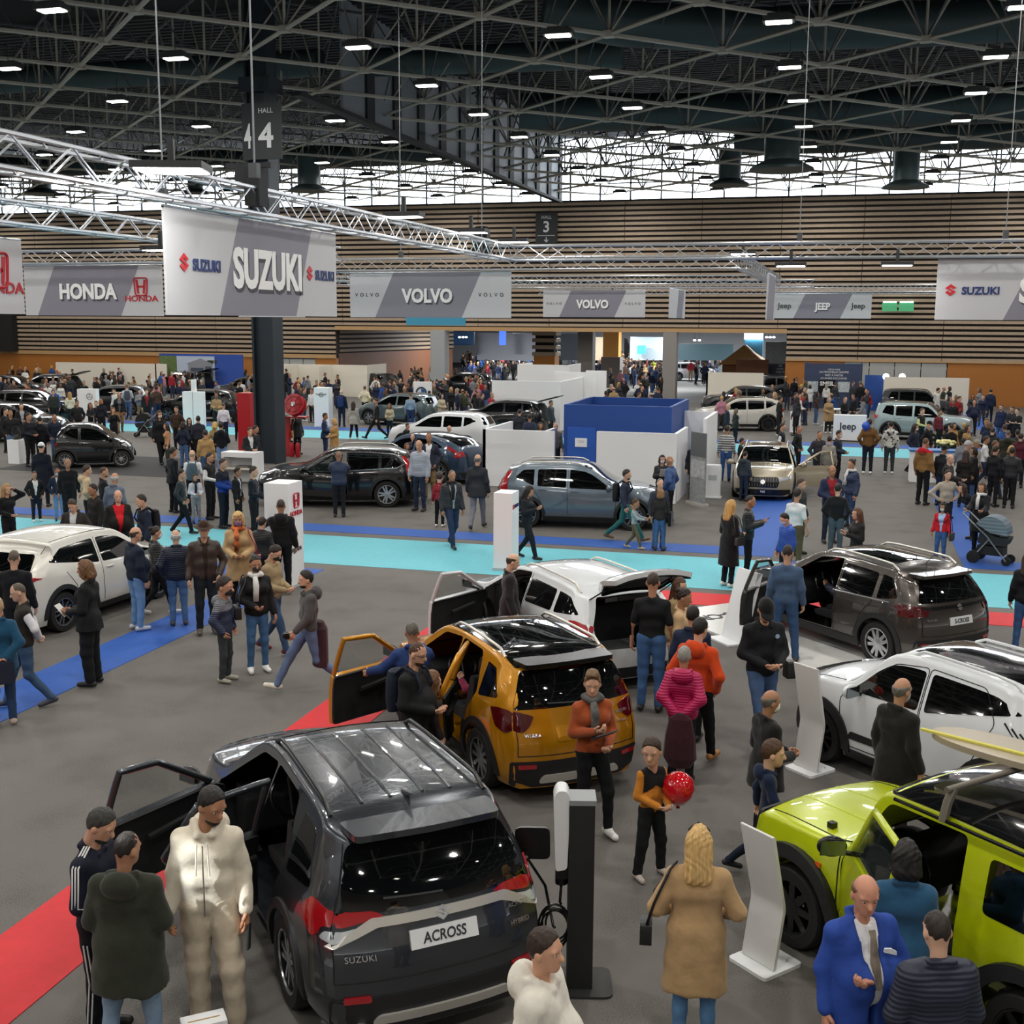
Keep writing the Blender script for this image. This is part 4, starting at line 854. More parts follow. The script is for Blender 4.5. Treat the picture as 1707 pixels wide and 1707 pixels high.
S2=Shape(4.23,1.80,.22,[(-2.115,1.60),(-1.8,1.66),(-1.1,1.69),(-.3,1.70),(.2,1.66),(.85,1.18),(1.1,1.14),(1.9,1.09),(2.115,1.0)],[(-2.2,1.12),(-1.2,1.06),(0,1.03),(1.2,1.0),(2.2,.92)],rear=((0,.06),(.5,0),(1.05,.04),(1.6,.18)),front=((0,.06),(.5,0),(.9,.03),(1.05,.08)),pf=.16,pr=.1,tum=.26)
W2=dlo(S2,.78,-1.7,[-.36,-1.15],slant=.15,rearup=.08)
car('suv','pale blue SUV with dark roof beside the blue balloon desk','car',(3.34,56.5),R_(-9),S2,paint('#94a7aa',.3),2.57,.36,1.27,(5,.05,.05),'#777b80',wins=[('S',w_) for w_ in W2],ws=wsT(S2,.82,.2),roof=[(.16,-.62),(.16,.62),(-1.85,.62),(-1.85,-.62)],rw=('B',[(-.66,1.12),(.66,1.12),(.58,1.52),(-.58,1.52)]),**JEEP)
PD=paint('#15171c',.3)
# ---- C40-like coupe SUV and the white estate beyond it
PN=paint('#2b4159',.35)
SC4=Shape(4.43,1.86,.2,[(-2.215,1.18),(-1.9,1.28),(-1.3,1.46),(-.6,1.57),(-.2,1.58),(.2,1.54),(1.0,1.13),(1.3,1.08),(1.9,1.02),(2.215,.9)],[(-2.2,1.1),(-1.2,1.04),(0,1.0),(1.2,.97),(2.2,.82)],rear=((0,.08),(.5,0),(.95,.03),(1.18,.16)),pr=.2)
W=dlo(SC4,.9,-1.45,[-.3],slant=.3,rearup=.1)
car('coupe_suv','dark blue coupe SUV with red light line behind the black SUV','car',(-13.5,37.0),R_(163),SC4,PN,2.7,.36,1.35,(5,.05,.04),'#8b9096',wins=[('S',w_) for w_ in W],ws=wsT(SC4,.95,.2),roof=[(.15,-.58),(.15,.58),(-1.9,.5),(-1.9,-.5)],tail=[(LRED,'S',[(-1.55,1.2),(-1.65,1.25),(-2.02,1.06),(-2.08,.88),(-1.9,.9),(-1.92,1.02)]),(LRED,'B',[(.62,1.08),(.86,1.08),(.86,.92),(.55,.92)]),(LRED,'B',[(-.62,1.08),(-.55,.92),(-.86,.92),(-.86,1.08)])],clad=.12,cladh=.42,lo=True,mirror=(.75,1.0,BLACK,'LR'))
WE=dlo(S,.88,-1.7,[-.30,-1.15],slant=.25,rearup=.18)
def place(name,label,px,py,head,SH,pm,zz=0,**k):
    g=at(px,py) ; return car(name,label,'car',(g.x,g.y),R_(head),SH,pm,2.64,.36,1.33,(5,.05,.05),k.pop('rimc','#8b9096'),wins=[('S',w_) for w_ in k.pop('W',WE)],ws=k.pop('ws',wsT(SH,.92,.14)),rw=k.pop('rw',('B',[(-.68,1.16),(.68,1.16),(.55,1.44),(-.55,1.44)])),lo=True,**k)
def gate_up(S,root,pm):
    hg=Vector((-1.82,0,1.5)); T=Matrix.Translation(hg)@Matrix.Rotation(R_(15),4,'Y')
    o=MB().prism(rpoly([(-1.0,-.55),(0,-.6),(0,.6),(-1.0,.55)],.1),.06,T).build('tailgate',BLACK,root)
    MB().prism(rpoly([(-.7,-.48),(-.05,-.52),(-.05,.52),(-.7,.48)],.08),.01,T@Matrix.Translation((0,0,.062))).build('rear_window',GLASSB,o)
    S.patch('B',rect(-.62,.62,.75,1.42),.008,.02,.05).build('boot_shade_patch',GAP,root)  # near-black sheet paints the shade of an open boot on the closed body
place('estate_car','white estate car half hidden behind the dark blue coupe SUV',738,752,178,S,PW)
place('suv','black SUV with raised tailgate left of the white partitions',838,722,180,S,PB,extra=gate_up)
place('suv','grey green small SUV right of the white totem with winged emblem',668,708,168,S,paint('#4d5c5f',.3),roof=[(.12,-.60),(.12,.60),(-1.75,.57),(-1.75,-.57)],mirror=(.75,1.03,BLACK,'LR'),clad=.14,cladh=.5)
place('suv','black SUV just behind the off-white SUV',1232,690,190,S,PD,mirror=(.75,1.03,BLACK,'LR'))
place('off_roader','dark off-roader farthest back beside the cream partition',1262,668,188,S2,PD,ws=wsT(S2,.82,.2),W=W2)
place('suv','black SUV with roof box shine just behind the pale blue SUV',1535,700,-6,S2,PD,ws=wsT(S2,.82,.2),W=W2)
place('suv','dark violet black SUV with raised hood behind the pale blue SUV',1496,671,-4,S,paint('#20202c',.3),extra=gate_up)
place('suv','black SUV with long side glass at the left edge of the hall',30,735,10,S,PB,mirror=(.75,1.03,BLACK,'LR'))
place('estate_car','black estate car behind the SUV at the left edge',60,702,12,S,PB)
place('suv','blue black SUV with open tailgate before the left cream wall',80,664,-170,S,PD,extra=gate_up)
place('suv','dark blue SUV facing us beside the left cream wall',212,650,200,S,paint('#1c2740',.3))
place('suv','black SUV with long bright roof edge behind the white round-emblem panel',25,668,5,S,PB)
place('suv','black SUV in front of the house billboard',330,700,195,S,PB)
place('city_car','black car with open tailgate under the house billboard',306,656,170,S,PB,extra=gate_up)
place('estate_car','black estate car right of the house billboard',412,670,185,S,PD)
place('suv','black SUV in the second row left of the house billboard',190,690,190,S,PD)
place('suv','black SUV parked in front of the brown passage wall',770,660,185,S,PB)
place('suv','small dark SUV left of the grey pillar of the opening',615,660,170,S,PD)
# ============================================================= trusses, banners, stands
ALU=M('#c9ccd0',.28,.85,name='aluminium')
def truss(lab,a,b,s=.29,bay=.42,r=.025):
    a=Vector(a); b=Vector(b); d=(b-a); L=d.length; d.normalize(); u=Vector((0,0,1)); v=d.cross(u).normalized(); mb=MB(); h=s/2
    cor=[(-h,-h),(h,-h),(h,h),(-h,h)]
    for p,q in cor: mb.tube([a+v*p+u*q,b+v*p+u*q],r,6)
    n=max(2,int(L/bay))
    for k in range(n):
        t0,t1=L*k/n,L*(k+1)/n
        for i in range(4):
            p,q=cor[i],cor[(i+1)%4]
            if k%2: p,q=q,p
            mb.tube([a+d*t0+v*p[0]+u*p[1],a+d*t1+v*q[0]+u*q[1]],.011,4,cap=False)
    return tag(mb.build('lighting_truss',ALU,None),lab,'truss')
XS=-7.05; ZT_=6.63; YS=24.8
def wires(lab,x,y,z0=6.8,z1=16.6):
    o=MB().tube([(x,y,z0),(x,y,z1)],.012,4).build('hanging_cable',M('#8d9094',.4,.6)); MB().box(x-.05,x+.05,y-.05,y+.05,z0,z0+.16).build('chain_hoist',M('#55585c',.5,.4),o); return tag(o,lab,'cable')
truss('aluminium truss running from the upper left corner over the largest banner',(XS,2.5,ZT_),(XS,YS+.15,ZT_))
truss('aluminium truss crossing to the right picture edge over the cut-off banner',(XS,YS,ZT_),(13,YS,ZT_))
XV=-2.62; YV=29.4
truss('aluminium truss above the wide banner over the far opening',(-16.5,YV,ZT_),(XV,YV,ZT_)); truss('short slanted truss running back from the bend right of the middle',(XV,YV,ZT_),(XV,44,ZT_))
truss('aluminium truss above the banner left of the largest one',(-30,24.5,ZT_),(-11,24.5,ZT_)); truss('aluminium truss running back at the left above the cut-off banner',(-11,6,ZT_),(-11,24.6,ZT_))
truss('far aluminium truss above the small spotlit banner',(-20,50,ZT_+.1),(-1.5,50,ZT_+.1)); truss('far aluminium truss above the small banner beside the green exit sign',(-3.3,53.5,ZT_),(12,53.5,ZT_))
truss('thin truss farthest back in front of the slatted wall',(-16,62,ZT_+.1),(14,62,ZT_+.1)); truss('thin truss between the wide middle banner and the small spotlit one',(-22,42,ZT_),(XV,42,ZT_))
truss('truss running back, mostly hidden behind the largest banner',(-16.5,YV,ZT_),(-16.5,44,ZT_))
for i,(lab,px,py,Y) in enumerate([('steel cable hanging left of the HALL 3 sign',803,380,YS+4),('steel cable hanging in the right middle of the hall',1333,395,YS),('steel cable hanging beside the banner at the right edge',1676,398,YS),('thin cable hanging left of the HALL 4 sign',270,268,14.6),('heavy hoist cable in front of the HALL 4 sign',424,275,12.5),('thin cable above the wide middle banner',668,400,YV)]):
    p=atY(px,py,Y); wires(lab,p.x,Y,6.8)
p=atX(415,270,XS); t=thing('chain_motor','dark chain motor on the truss in front of the steel column','motor',(XS,p.y,6.82))
MB().box(-.14,.14,-.1,.1,0,.2).box(-.3,.3,-.03,.03,.2,.26).build('motor_body',M('#2b2d30',.5,.3),t); MB().prism([(-.1,-.14),(.1,-.14),(.07,.14),(-.07,.14)],.45,Matrix.Translation((.1,0,-.25))).build('chain_bag',M('#24272b',.8),t)
p=atY(803,385,YV); t=thing('moving_head_lamp','black moving head spotlight below the HALL 3 sign','lamp',(p.x,YV,ZT_+.2)); MB().box(-.25,.25,-.2,.2,0,.18).build('base',BLACK,t); MB().box(-.18,.18,-.14,.14,.2,.62).lathe([(.15,.62),(.17,.72),(.05,.74)],14).build('lamp_head',BLACK,t)
FLM=M((1,.97,.92),.4,emit=22,name='flood_diffuser')
def flood(lab,x,y,z,w=.55,d=.32,rz=0,power=0,tilt=0):
    power*=.5
    t=thing('truss_floodlight',lab,'lamp',(x,y,z),rz); MB().box(-w/2,w/2,-d/2,d/2,0,.07).box(-.03,.03,-.03,.03,.07,.3).build('housing',HOUS,t); MB().box(-w/2+.03,w/2-.03,-d/2+.03,d/2-.03,-.012,0).build('diffuser',FLM,t)
    if power: area(x,y,z-.03,w,d,power,(1,.97,.92),(0,0,rz))
p=atX(172,258,XS); flood('large white floodlight clamped to the left end of the nearest truss',p.x+.5,p.y+.4,ZT_+.05,.7,.5,.3,60)
for lab,x,y in [('floodlight on the nearest truss above the largest banner end',XS+.35,17.6),('floodlight on the truss left of the HALL 3 sign',XS+.35,21.0),('floodlight at the corner of the two nearest trusses',XS+.4,23.7),('slim floodlight in the middle of the right crossing truss',-1.2,YS-.3),('floodlight at the bend of the slanted truss',XV+.1,YV-.5),('floodlight on the truss above the wide middle banner',-10.6,YV+.35),('floodlight on the left truss behind the largest banner',-10.7,17.2),('floodlight above the small spotlit banner',-9.8,50.4),('floodlight left of the banner at the right edge',.8,YS-.3)]:
    flood(lab,x,y,ZT_-.32 if 'HALL' not in lab and 'corner' not in lab and 'end' not in lab else ZT_+.16,.6,.28,0,28)
# ---- banners: printed fabric with a slanted grey field and logos
BW=M('#c2c4c8',.6,name='banner_white'); BG=M('#84838f',.6,name='banner_grey'); TW=M('#f1f2f2',.5,name='letter_white'); SHW=M('#4b4a52',.7,name='letter_shadow'); SBLUE=M('#22366f',.5); SRED=M('#c8202c',.5); HRED=M('#b81c2c',.5); VBLK=M('#3d4148',.5)
def banner(lab,o,x,L,H,word,logo,gx=(.33,.83),ws=1.0,lx=(.17,.91),ls=1.0,side=False):
    """o lower left corner, x direction of the width, facing x cross z"""
    o=Vector(o); x=Vector(x).normalized(); T=frame(o,x,(0,0,1)); t=thing('hanging_banner',lab,'banner',o,0)
    t.rotation_euler=T.to_euler(); 
    MB().box(0,L,0,H,-.03,0).build('fabric',BW,t)
    k=.2*H/1.15*1.3
    if gx: MB().prism([(L*gx[0]-k,0),(L*gx[1]-k,0),(L*gx[1]+k,H),(L*gx[0]+k,H)],.006,Matrix()).build('grey_field',BG,t)
    MB().tube([(0,H,-.015),(L,H,-.015)],.022,6).build('banner_rod',ALU,t)
    if word:
        cx=L*(gx[0]+gx[1])/2; text(word,.5*ws,SHW,t,Matrix.Translation((cx+.035,H*.47-.045,.008)),name='letter_shadow',bold=.042,sx=.86); text(word,.5*ws,TW,t,Matrix.Translation((cx,H*.47,.012)),bold=.042,sx=.86)
    for u in lx:
        if logo=='S':
            emblem(S_EMB,.125*ls,Matrix.Translation((L*u-.47*ls,H*.5,.006)),SRED,t); text('SUZUKI',.22*ls,SBLUE,t,Matrix.Translation((L*u+.14*ls,H*.48,.008)),bold=.035,sx=1.02)
        elif logo=='H':
            honda_h(.18*ls,Matrix.Translation((L*u,H*.58,.006)),HRED,t); text('HONDA',.17*ls,HRED,t,Matrix.Translation((L*u,H*.34,.008)),bold=.02,sx=1.25)
        elif logo=='V': text('VOLVO',.13*ls,VBLK,t,Matrix.Translation((L*u,H*.5,.008)),bold=.01,sp=1.9)
        elif logo=='J': text('Jeep',.33*ls,VBLK,t,Matrix.Translation((L*u,H*.5,.008)),bold=.02)
    return t
ZB_=5.28
banner('largest white and grey banner, hanging sideways before the steel column',(XS,11.42,5.27),(0,1,0),4.4,1.14,'SUZUKI','S',gx=(.31,.76),ws=1.25,lx=(.165,.885),ls=.80).rotation_euler=frame((0,0,0),(0,1,0),(0,0,1)).to_euler()
banner('white and grey banner cut off by the right picture edge',(1.56,YS,ZB_),(1,0,0),4.4,1.14,'SUZUKI','S',gx=(.34,.76),ws=1.25,lx=(.155,.86),ls=.9)
banner('grey and white banner with one red H emblem left of the largest banner',(-18.95,24.5,ZB_),(1,0,0),3.7,1.15,'HONDA','H',gx=(.16,.77),ws=.95,lx=(.85,),ls=1.1)
banner('plain white banner with red H emblem cut by the left edge',(-11,10.0,ZB_),(0,1,0),4.2,1.0,'','H',gx=None,lx=(.88,),ls=1.25)
banner('wide grey and white banner above the teal hanging panel',(-12.72,YV,ZB_),(1,0,0),4.4,1.15,'VOLVO','V',gx=(.22,.76),lx=(.11,.88),ws=.95)
banner('small spotlit grey and white banner under the HALL 3 sign',(-12.72,50,ZB_+.08),(1,0,0),4.4,1.12,'VOLVO','V',gx=(.22,.76),lx=(.11,.88),ws=.95)
banner('small grey and pale blue banner beside the green exit sign',(-3.35,53.5,ZB_+.08),(1,0,0),4.15,1.05,'JEEP','J',gx=(.28,.75),lx=(.13,.87),ws=.8)
banner('narrow white banner edge peeking out behind the largest banner',(-16.4,30.2,ZB_),(0,1,0),4.2,1.05,'','V',gx=None,lx=(.5,))
banner('grey banner seen edge-on left of the small pale blue one',(XV+.3,34.8,ZB_),(0,1,0),3.6,1.3,'','',gx=(.1,.9),lx=())
p=atY(1128,528,47); banner('little grey side banner seen edge-on right of the small spotlit banner',(p.x,45,ZB_+.05),(0,1,0),4.4,1.1,'','',gx=(.5,.85),lx=())
TEAL=M('#3d93b3',.5)
p=atY(677,542,66); q=atY(775,527,66); tag(boxobj('hanging_screen',(p.x,q.x,66,66.15,p.z,q.z+.5),TEAL),'teal hanging panel under the wide middle banner','panel')
p=atY(590,528,70); tag(boxobj('hanging_screen',(p.x,p.x+2.6,70,70.1,p.z,p.z+.5),TEAL),'narrow teal strip at the lower left edge of the wide middle banner','panel')
p=atY(1497,512,79.2); t=thing('exit_sign','double green exit sign on the right slatted wall','sign',(p.x,79.3,p.z))
for dx in (-1,1): MB().box(-.95 if dx<0 else .05,-.05 if dx<0 else .95,0,.1,-.25,.28).build('lit_panel',M('#3f8f62',.4,emit=.6),t); MB().box(-.9 if dx<0 else .1,-.1 if dx<0 else .9,-.06,.02,.28,.36).build('tube_lamp',M((.9,1,.9),.4,emit=4),t)
# ---- partition walls and stand furniture
WHT=M('#eef0f2',.5,name='white_board'); CREAM=M('#e2dccf',.55,name='cream_board'); NAVY=M('#1c4793',.5,name='blue_board'); SMB=M('#33415f',.5)
def wallbox(lab,x0,x1,y0,y1,h,m,name='partition_wall',cat='partition',z0=0): return tag(boxobj(name,(x0,x1,y0,y1,z0,h),m),lab,cat)
def panel_wall(lab,segs,h,m,parent=None):
    mb=MB()
    for x0,x1,y0,y1 in segs: mb.box(x0,x1,y0,y1,0,h)
    return tag(mb.build('partition_wall',m),lab,'partition')
panel_wall('white low partition directly behind the slate blue SUV',[(-7.0,-4.75,34,34.1),(-4.75,-4.65,34,36.4)],2.03,WHT)
t=thing('booth_room','blue office booth with open top and blue door','booth',(-6.78,38,0)); mb=MB()
for d in ((-1.68,1.68,-2,-1.9),(-1.68,1.68,1.9,2),(-1.68,-1.58,-1.9,1.9),(1.58,1.68,-1.9,1.9)): mb.box(*d,0,2.65)
mb.build('booth_wall',NAVY,t); d=MB().box(-1.55,-.65,-2.05,-2.0,.02,1.95).build('door',M('#2458b4',.5),t); MB().tube([(-1.48,-2.1,1.0),(-1.38,-2.1,1.0)],.015,5).build('door_handle',CHROME,d)
sg=MB().box(-1.3,-.92,-2.07,-2.05,1.35,1.62).build('door_notice',WHT,d); MB().box(-1.22,-1.0,-2.074,-2.07,1.53,1.545).box(-1.18,-1.02,-2.074,-2.07,1.49,1.505).build('notice_lines',M('#b5b9c0',.6),sg)
panel_wall('white low partition left of the blue booth',[(-11.1,-8.75,36,36.1),(-11.1,-11.0,36,39.2),(-9.1,-9.0,36.1,37.2)],1.8,WHT)
panel_wall('narrow white partition right of the blue booth',[(-5.05,-4.0,38.6,38.7),(-4.1,-4.0,35.6,38.6)],2.35,WHT)
panel_wall('white partition with upper storey, left of the middle',[(-16.5,-13.1,55,55.1),(-13.2,-13.1,55.1,60)],2.35,WHT)
panel_wall('tallest white partition box in front of the far opening',[(-18,-15,65,65.1),(-15.1,-15,65.1,68),(-18,-17.9,65.1,68)],2.75,WHT)
panel_wall('white partition with slanted end behind the blue booth',[(-14.6,-12.4,60,60.1),(-13.4,-12.3,62,62.1)],2.6,WHT)
panel_wall('cream partition left of the off-roaders behind the off-white SUV',[(-8.3,-4.9,73,73.1),(-8.3,-8.2,73,76.5)],2.15,CREAM)
panel_wall('cream partition at the right behind the pale blue SUV',[(2.0,6.6,72,72.1)],2.1,CREAM)
panel_wall('long cream partition at the left before the orange wall',[(-55,-46,74,74.1),(-46.9,-46.8,74,77)],2.05,CREAM)
panel_wall('cream partition with bays right of the steel column',[(-38.5,-31.3,75,75.1),(-31.4,-31.3,75.1,78.5),(-34,-33.9,73,75),(-36.5,-36.4,73,75)],2.15,CREAM)
t=thing('billboard_wall','blue billboard wall with a picture of a house and trees','billboard',(-43.6,74.6,0))
boxobj('board',(-3.3,3.2,0,.15,0,2.75),M('#2f4fa5',.5),t); boxobj('sky_print',(-2.7,1.05,-.03,0,.9,2.6),M('#b9c6da',.5),t); boxobj('tree_print',(-3.25,-1.9,-.04,0,.5,2.6),M('#5d7140',.7,var=.3),t)
MB().prism([(-1.0,1.0),(.9,1.0),(.9,2.0),(1.0,2.05),(0,2.45),(-1.1,2.1),(-1.0,2.0)],.02,frame((0,-.035,0),(1,0,0),(0,0,1))).build('house_print',M('#8d8f98',.6),t); MB().box(-.8,.2,-.07,-.05,1.4,1.8).box(.35,.8,-.07,-.05,1.3,1.9).build('house_window_print',M('#4a5262',.4),t); MB().lathe([(.02,0),(.45,.1),(.5,.3),(.02,.5)],12,0,Matrix.Translation((.75,-.01,2.0))@Matrix.Diagonal((1,.05,1,1))).build('bush_print',M('#2f3a28',.8),t)
t=thing('booth_room','dark blue booth with white slogans at the far right','booth',(-.85,75,0)); mb=MB(); mb.box(-1.75,1.65,0,.1,0,2.72).box(-1.75,-1.65,.1,3,0,2.72).box(1.55,1.65,.1,3,0,2.72).build('booth_wall',SMB,t)
for s_,zz,sz in (('DÉCOUVREZ',2.35,.12),('LA NOUVELLE GAMME',2.2,.17),('PRÊT À PARTIR',2.0,.16),('JOURNÉES EXCLUSIVES',1.82,.15)): text(s_,sz,TW,t,frame((0,-.01,zz),(1,0,0),(0,0,1)))
bx=MB().box(-.85,.1,-.2,-.02,.9,1.72).build('black_panel',BLACK,t); text('SMEIL',.34,TW,bx,frame((-.38,-.215,1.5),(1,0,0),(0,0,1)),bold=.03)
for x in (-1.6,.25): MB().box(x,x+.7,-.05,-.01,1.0,1.62).build('picture_panel',M('#b9c3c9',.5,var=.3),t)
wallbox('bright blue partition right of the dark blue slogan booth',.95,2.0,74,74.12,2.1,NAVY)
for k,(px,py) in enumerate([(1477,628),(1504,628)]):
    p=atY(px,py,73.5); t=thing('globe_lamp',['round white globe lamp on a stem above the raised hood','round white globe lamp beside the cream partition'][k],'lamp',(p.x,73.5,0)); MB().lathe([(.02,-.2),(.14,-.14),(.2,0),(.14,.14),(.02,.2)],16,0,Matrix.Translation((0,0,p.z))).build('globe',M((1,1,1),.4,emit=2.5),t,smooth=2); MB().tube([(0,0,0),(0,0,p.z-.15)],.02,6).lathe([(.2,0),(.2,.03)],14).build('stem',BLACK,t)
# brand totems
def totem(lab,x,y,w,d,h,rz,logo,m=WHT):
    t=thing('brand_totem',lab,'sign',(x,y,0),rz); boxobj('totem_body',(-w/2,w/2,-d/2,d/2,.06,h),m,t); boxobj('plinth',(-w/2-.02,w/2+.02,-d/2-.02,d/2+.02,0,.06),M('#b9bcbf',.5),t)
    return t
t=totem('white totem with red H emblem at the corner of the blue carpet',-10.57,21.0,.52,.62,2.08,0,'H'); honda_h(.14,frame((.265,.02,1.72),(0,1,0),(0,0,1)),HRED,t); text('HONDA',.13,HRED,t,frame((.268,0,1.47),(0,1,0),(0,0,1)),bold=.02,sx=1.1); text('HONDA',.11,VBLK,t,frame((.268,0,.75),(0,1,0),(0,0,1)),bold=.02)
t=totem('small white totem with red S emblem beside the cyan aisle',-6.83,23.85,.4,.55,1.66,0,'S'); emblem(S_EMB,.06,frame((.203,-.17,1.36),(0,1,0),(0,0,1)),SRED,t); text('SUZUKI',.10,SBLUE,t,frame((.206,.06,1.36),(0,1,0),(0,0,1)),bold=.02)
t=totem('white totem with black winged emblem near the red fire cabinet',-24.65,53.5,.75,.6,1.93,.1,'M'); T=frame((0,-.31,1.58),(1,0,0),(0,0,1)); MB().tube([T@Vector((.1*math.cos(a),.1*math.sin(a),0)) for a in np.linspace(0,6.28,20)[:-1]],.012,5,closed=True).tube([T@Vector((-.3,.06,0)),T@Vector((-.1,.03,0))],.008).tube([T@Vector((.3,.06,0)),T@Vector((.1,.03,0))],.008).tube([T@Vector((-.24,0,0)),T@Vector((-.1,0,0))],.008).tube([T@Vector((.24,0,0)),T@Vector((.1,0,0))],.008).build('winged_emblem',BLACK,t); text('MINI',.07,BLACK,t,T,bold=.02)
p=at(705,700); t=totem('white panel with blue round emblem in front of the grey pillar',p.x,p.y,.95,.2,2.0,.1,'B'); T=frame((-.05,-.11,1.45),(1,0,0),(0,0,1)); MB().tube([T@Vector((.26*math.cos(a),.26*math.sin(a),0)) for a in np.linspace(0,6.28,24)[:-1]],.04,5,closed=True).build('emblem_ring',M('#23304a',.4),t); MB().prism([(0,0)]+[(.2*math.cos(a),.2*math.sin(a)) for a in np.linspace(0,1.57,6)],.01,T).prism([(0,0)]+[(.2*math.cos(a),.2*math.sin(a)) for a in np.linspace(3.14,4.71,6)],.01,T).build('emblem',M('#1d5cab',.4),t)
p=at(150,715); t=totem('white sign panel with round star emblem at the left',p.x,p.y,.9,.4,1.9,.2,'M'); T=frame((.15,-.21,1.55),(1,0,0),(0,0,1)); MB().tube([T@Vector((.14*math.cos(a),.14*math.sin(a),0)) for a in np.linspace(0,6.28,20)[:-1]],.012,5,closed=True).build('emblem_ring',M('#77797c',.3,.5),t); mb=MB(); [mb.tube([T@Vector((0,0,0)),T@Vector((.13*math.cos(a),.13*math.sin(a),0))],.01) for a in (1.57,3.66,5.76)]; mb.build('emblem',M('#77797c',.3,.5),t)
p=at(325,712); t=totem('white double panel in front of the dark cars left of the column',p.x,p.y,1.05,.3,1.72,.1,'x'); boxobj('panel_joint',(-.005,.005,-.16,-.15,.06,1.72),GAP,t); boxobj('display',(-.08,.12,-.1,.1,1.72,2.3),WHT,t)
t=thing('info_desk','white desk panel with black lettering behind the blue balloon','desk',(.18,54.7,0)); boxobj('desk_front',(-.72,.68,-.3,.3,.05,1.15),WHT,t); boxobj('plinth',(-.7,.66,-.28,.28,0,.05),BLACK,t); text('Jeep',.42,VBLK,t,frame((-.1,-.31,.66),(1,0,0),(0,0,1)),bold=.02)
p=at(1325,722); t=thing('pedestal','small white pedestal left of the white lettered desk','pedestal',(p.x,p.y,0)); boxobj('pedestal_body',(-.24,.24,-.2,.2,.04,1.0),WHT,t); boxobj('plinth',(-.2,.2,-.16,.16,0,.04),BLACK,t)
p=at(411,800); t=thing('info_desk','white open-fronted desk at the foot of the steel column','desk',(p.x+.2,p.y-.6,0)); MB().box(-.6,.6,-.3,.3,.85,1.0).box(-.6,-.5,-.3,.3,0,.85).box(.5,.6,-.3,.3,0,.85).box(-.5,.5,.2,.3,0,.85).build('desk_body',WHT,t); boxobj('desk_shelf',(-.5,.5,-.28,.2,.45,.5),CREAM,t); boxobj('brochure',(-.15,.3,-.2,.1,.5,.56),M('#6d6a66',.5),t)
p=at(30,772); t=thing('pedestal','small white pedestal with glass dome at the left','pedestal',(p.x,p.y,0)); boxobj('pedestal_body',(-.24,.24,-.22,.22,0,.86),WHT,t); MB().lathe([(.15,0),(.15,.35),(.1,.47),(.01,.5)],16,0,Matrix.Translation((0,0,.86))).build('glass_dome',CGLASS,t,smooth=.8); MB().lathe([(.1,0),(.07,.1),(.02,.14)],8,0,Matrix.Translation((0,0,.86))).build('scale_model',M('#4a3524',.6),t)
p=at(1188,829); t=thing('info_stand','white slanted info lectern left of the champagne estate car','stand',(p.x,p.y,0)); MB().prism(rpoly([(-.16,0),(.16,0),(.16,.85),(-.10,1.02),(-.16,1.0)],.03),.46,frame((-.0,.23,0),(0,-1,0),(0,0,1))@Matrix.Translation((-.23,0,-.23))@Matrix.Rotation(R_(90),4,'Y')@Matrix.Translation((-.46,0,0)) if 0 else Matrix(((0,0,1,-.23),(1,0,0,0),(0,1,0,0),(0,0,0,1)))).build('lectern_body',WHT,t); boxobj('label_card',(-.12,.12,-.175,-.165,.55,.7),M('#b9bfc4',.5),t); boxobj('foot',(-.26,.26,-.2,.2,0,.03),WHT,t)
p=at(1162,842); t=thing('roll_up_banner','tall narrow grey roll-up banner beside the white partition','banner',(p.x,p.y,0),-.9); boxobj('printed_sheet',(-.42,.42,-.01,.01,.08,2.1),M('#8a8d90',.5,var=.25),t); boxobj('dark_field',(-.4,.4,-.016,-.01,1.4,2.08),M('#55585b',.5),t); boxobj('base',(-.45,.45,-.12,.12,0,.08),SILV,t); boxobj('light_field',(-.38,.38,-.018,-.01,.8,1.3),M('#a9abae',.5,var=.3),t)
p=atX(1685,700,9) ; 
t=thing('info_board','white panel standing at the right picture edge','panel',(4.7,28.6,0)); boxobj('panel_sheet',(-.35,.35,-.05,.05,.05,1.6),WHT,t); boxobj('plinth',(-.5,.5,-.25,.25,0,.05),WHT,t)
# white bar stools/high table at the jeep stand
p=at(1386,720); t=thing('high_table','white slatted high table left of the white lettered desk','table',(p.x,p.y,0)); mb=MB().box(-.4,.4,-.3,.3,1.06,1.12).build('tabletop',WHT,t)
for x in (-.35,.35):
    for y in (-.25,.25): MB().box(x-.03,x+.03,y-.03,y+.03,0,1.06).build('leg',WHT,t)
MB().box(-.35,.35,-.27,-.23,.3,.35).box(-.35,.35,-.27,-.23,.75,.8).build('stretcher',WHT,t)
# white gloss display floor by the S-Cross with lettering
a=at(1160,1035); b=at(1215,1010); c_=at(1500,1125); 
t=thing('display_floor','white low display floor under the brown grey SUV','floor panel',(.2,20.0,0),R_(134.3)); boxobj('floor_board',(-2.3,2.9,-.1,1.75,0.0,.03),M('#e2e2df',.25),t); text('S-CROSS',.42,INK,t,Matrix.Translation((2.2,1.3,.032))@Matrix.Rotation(R_(90),4,'Z'),bold=.02,sx=.8)
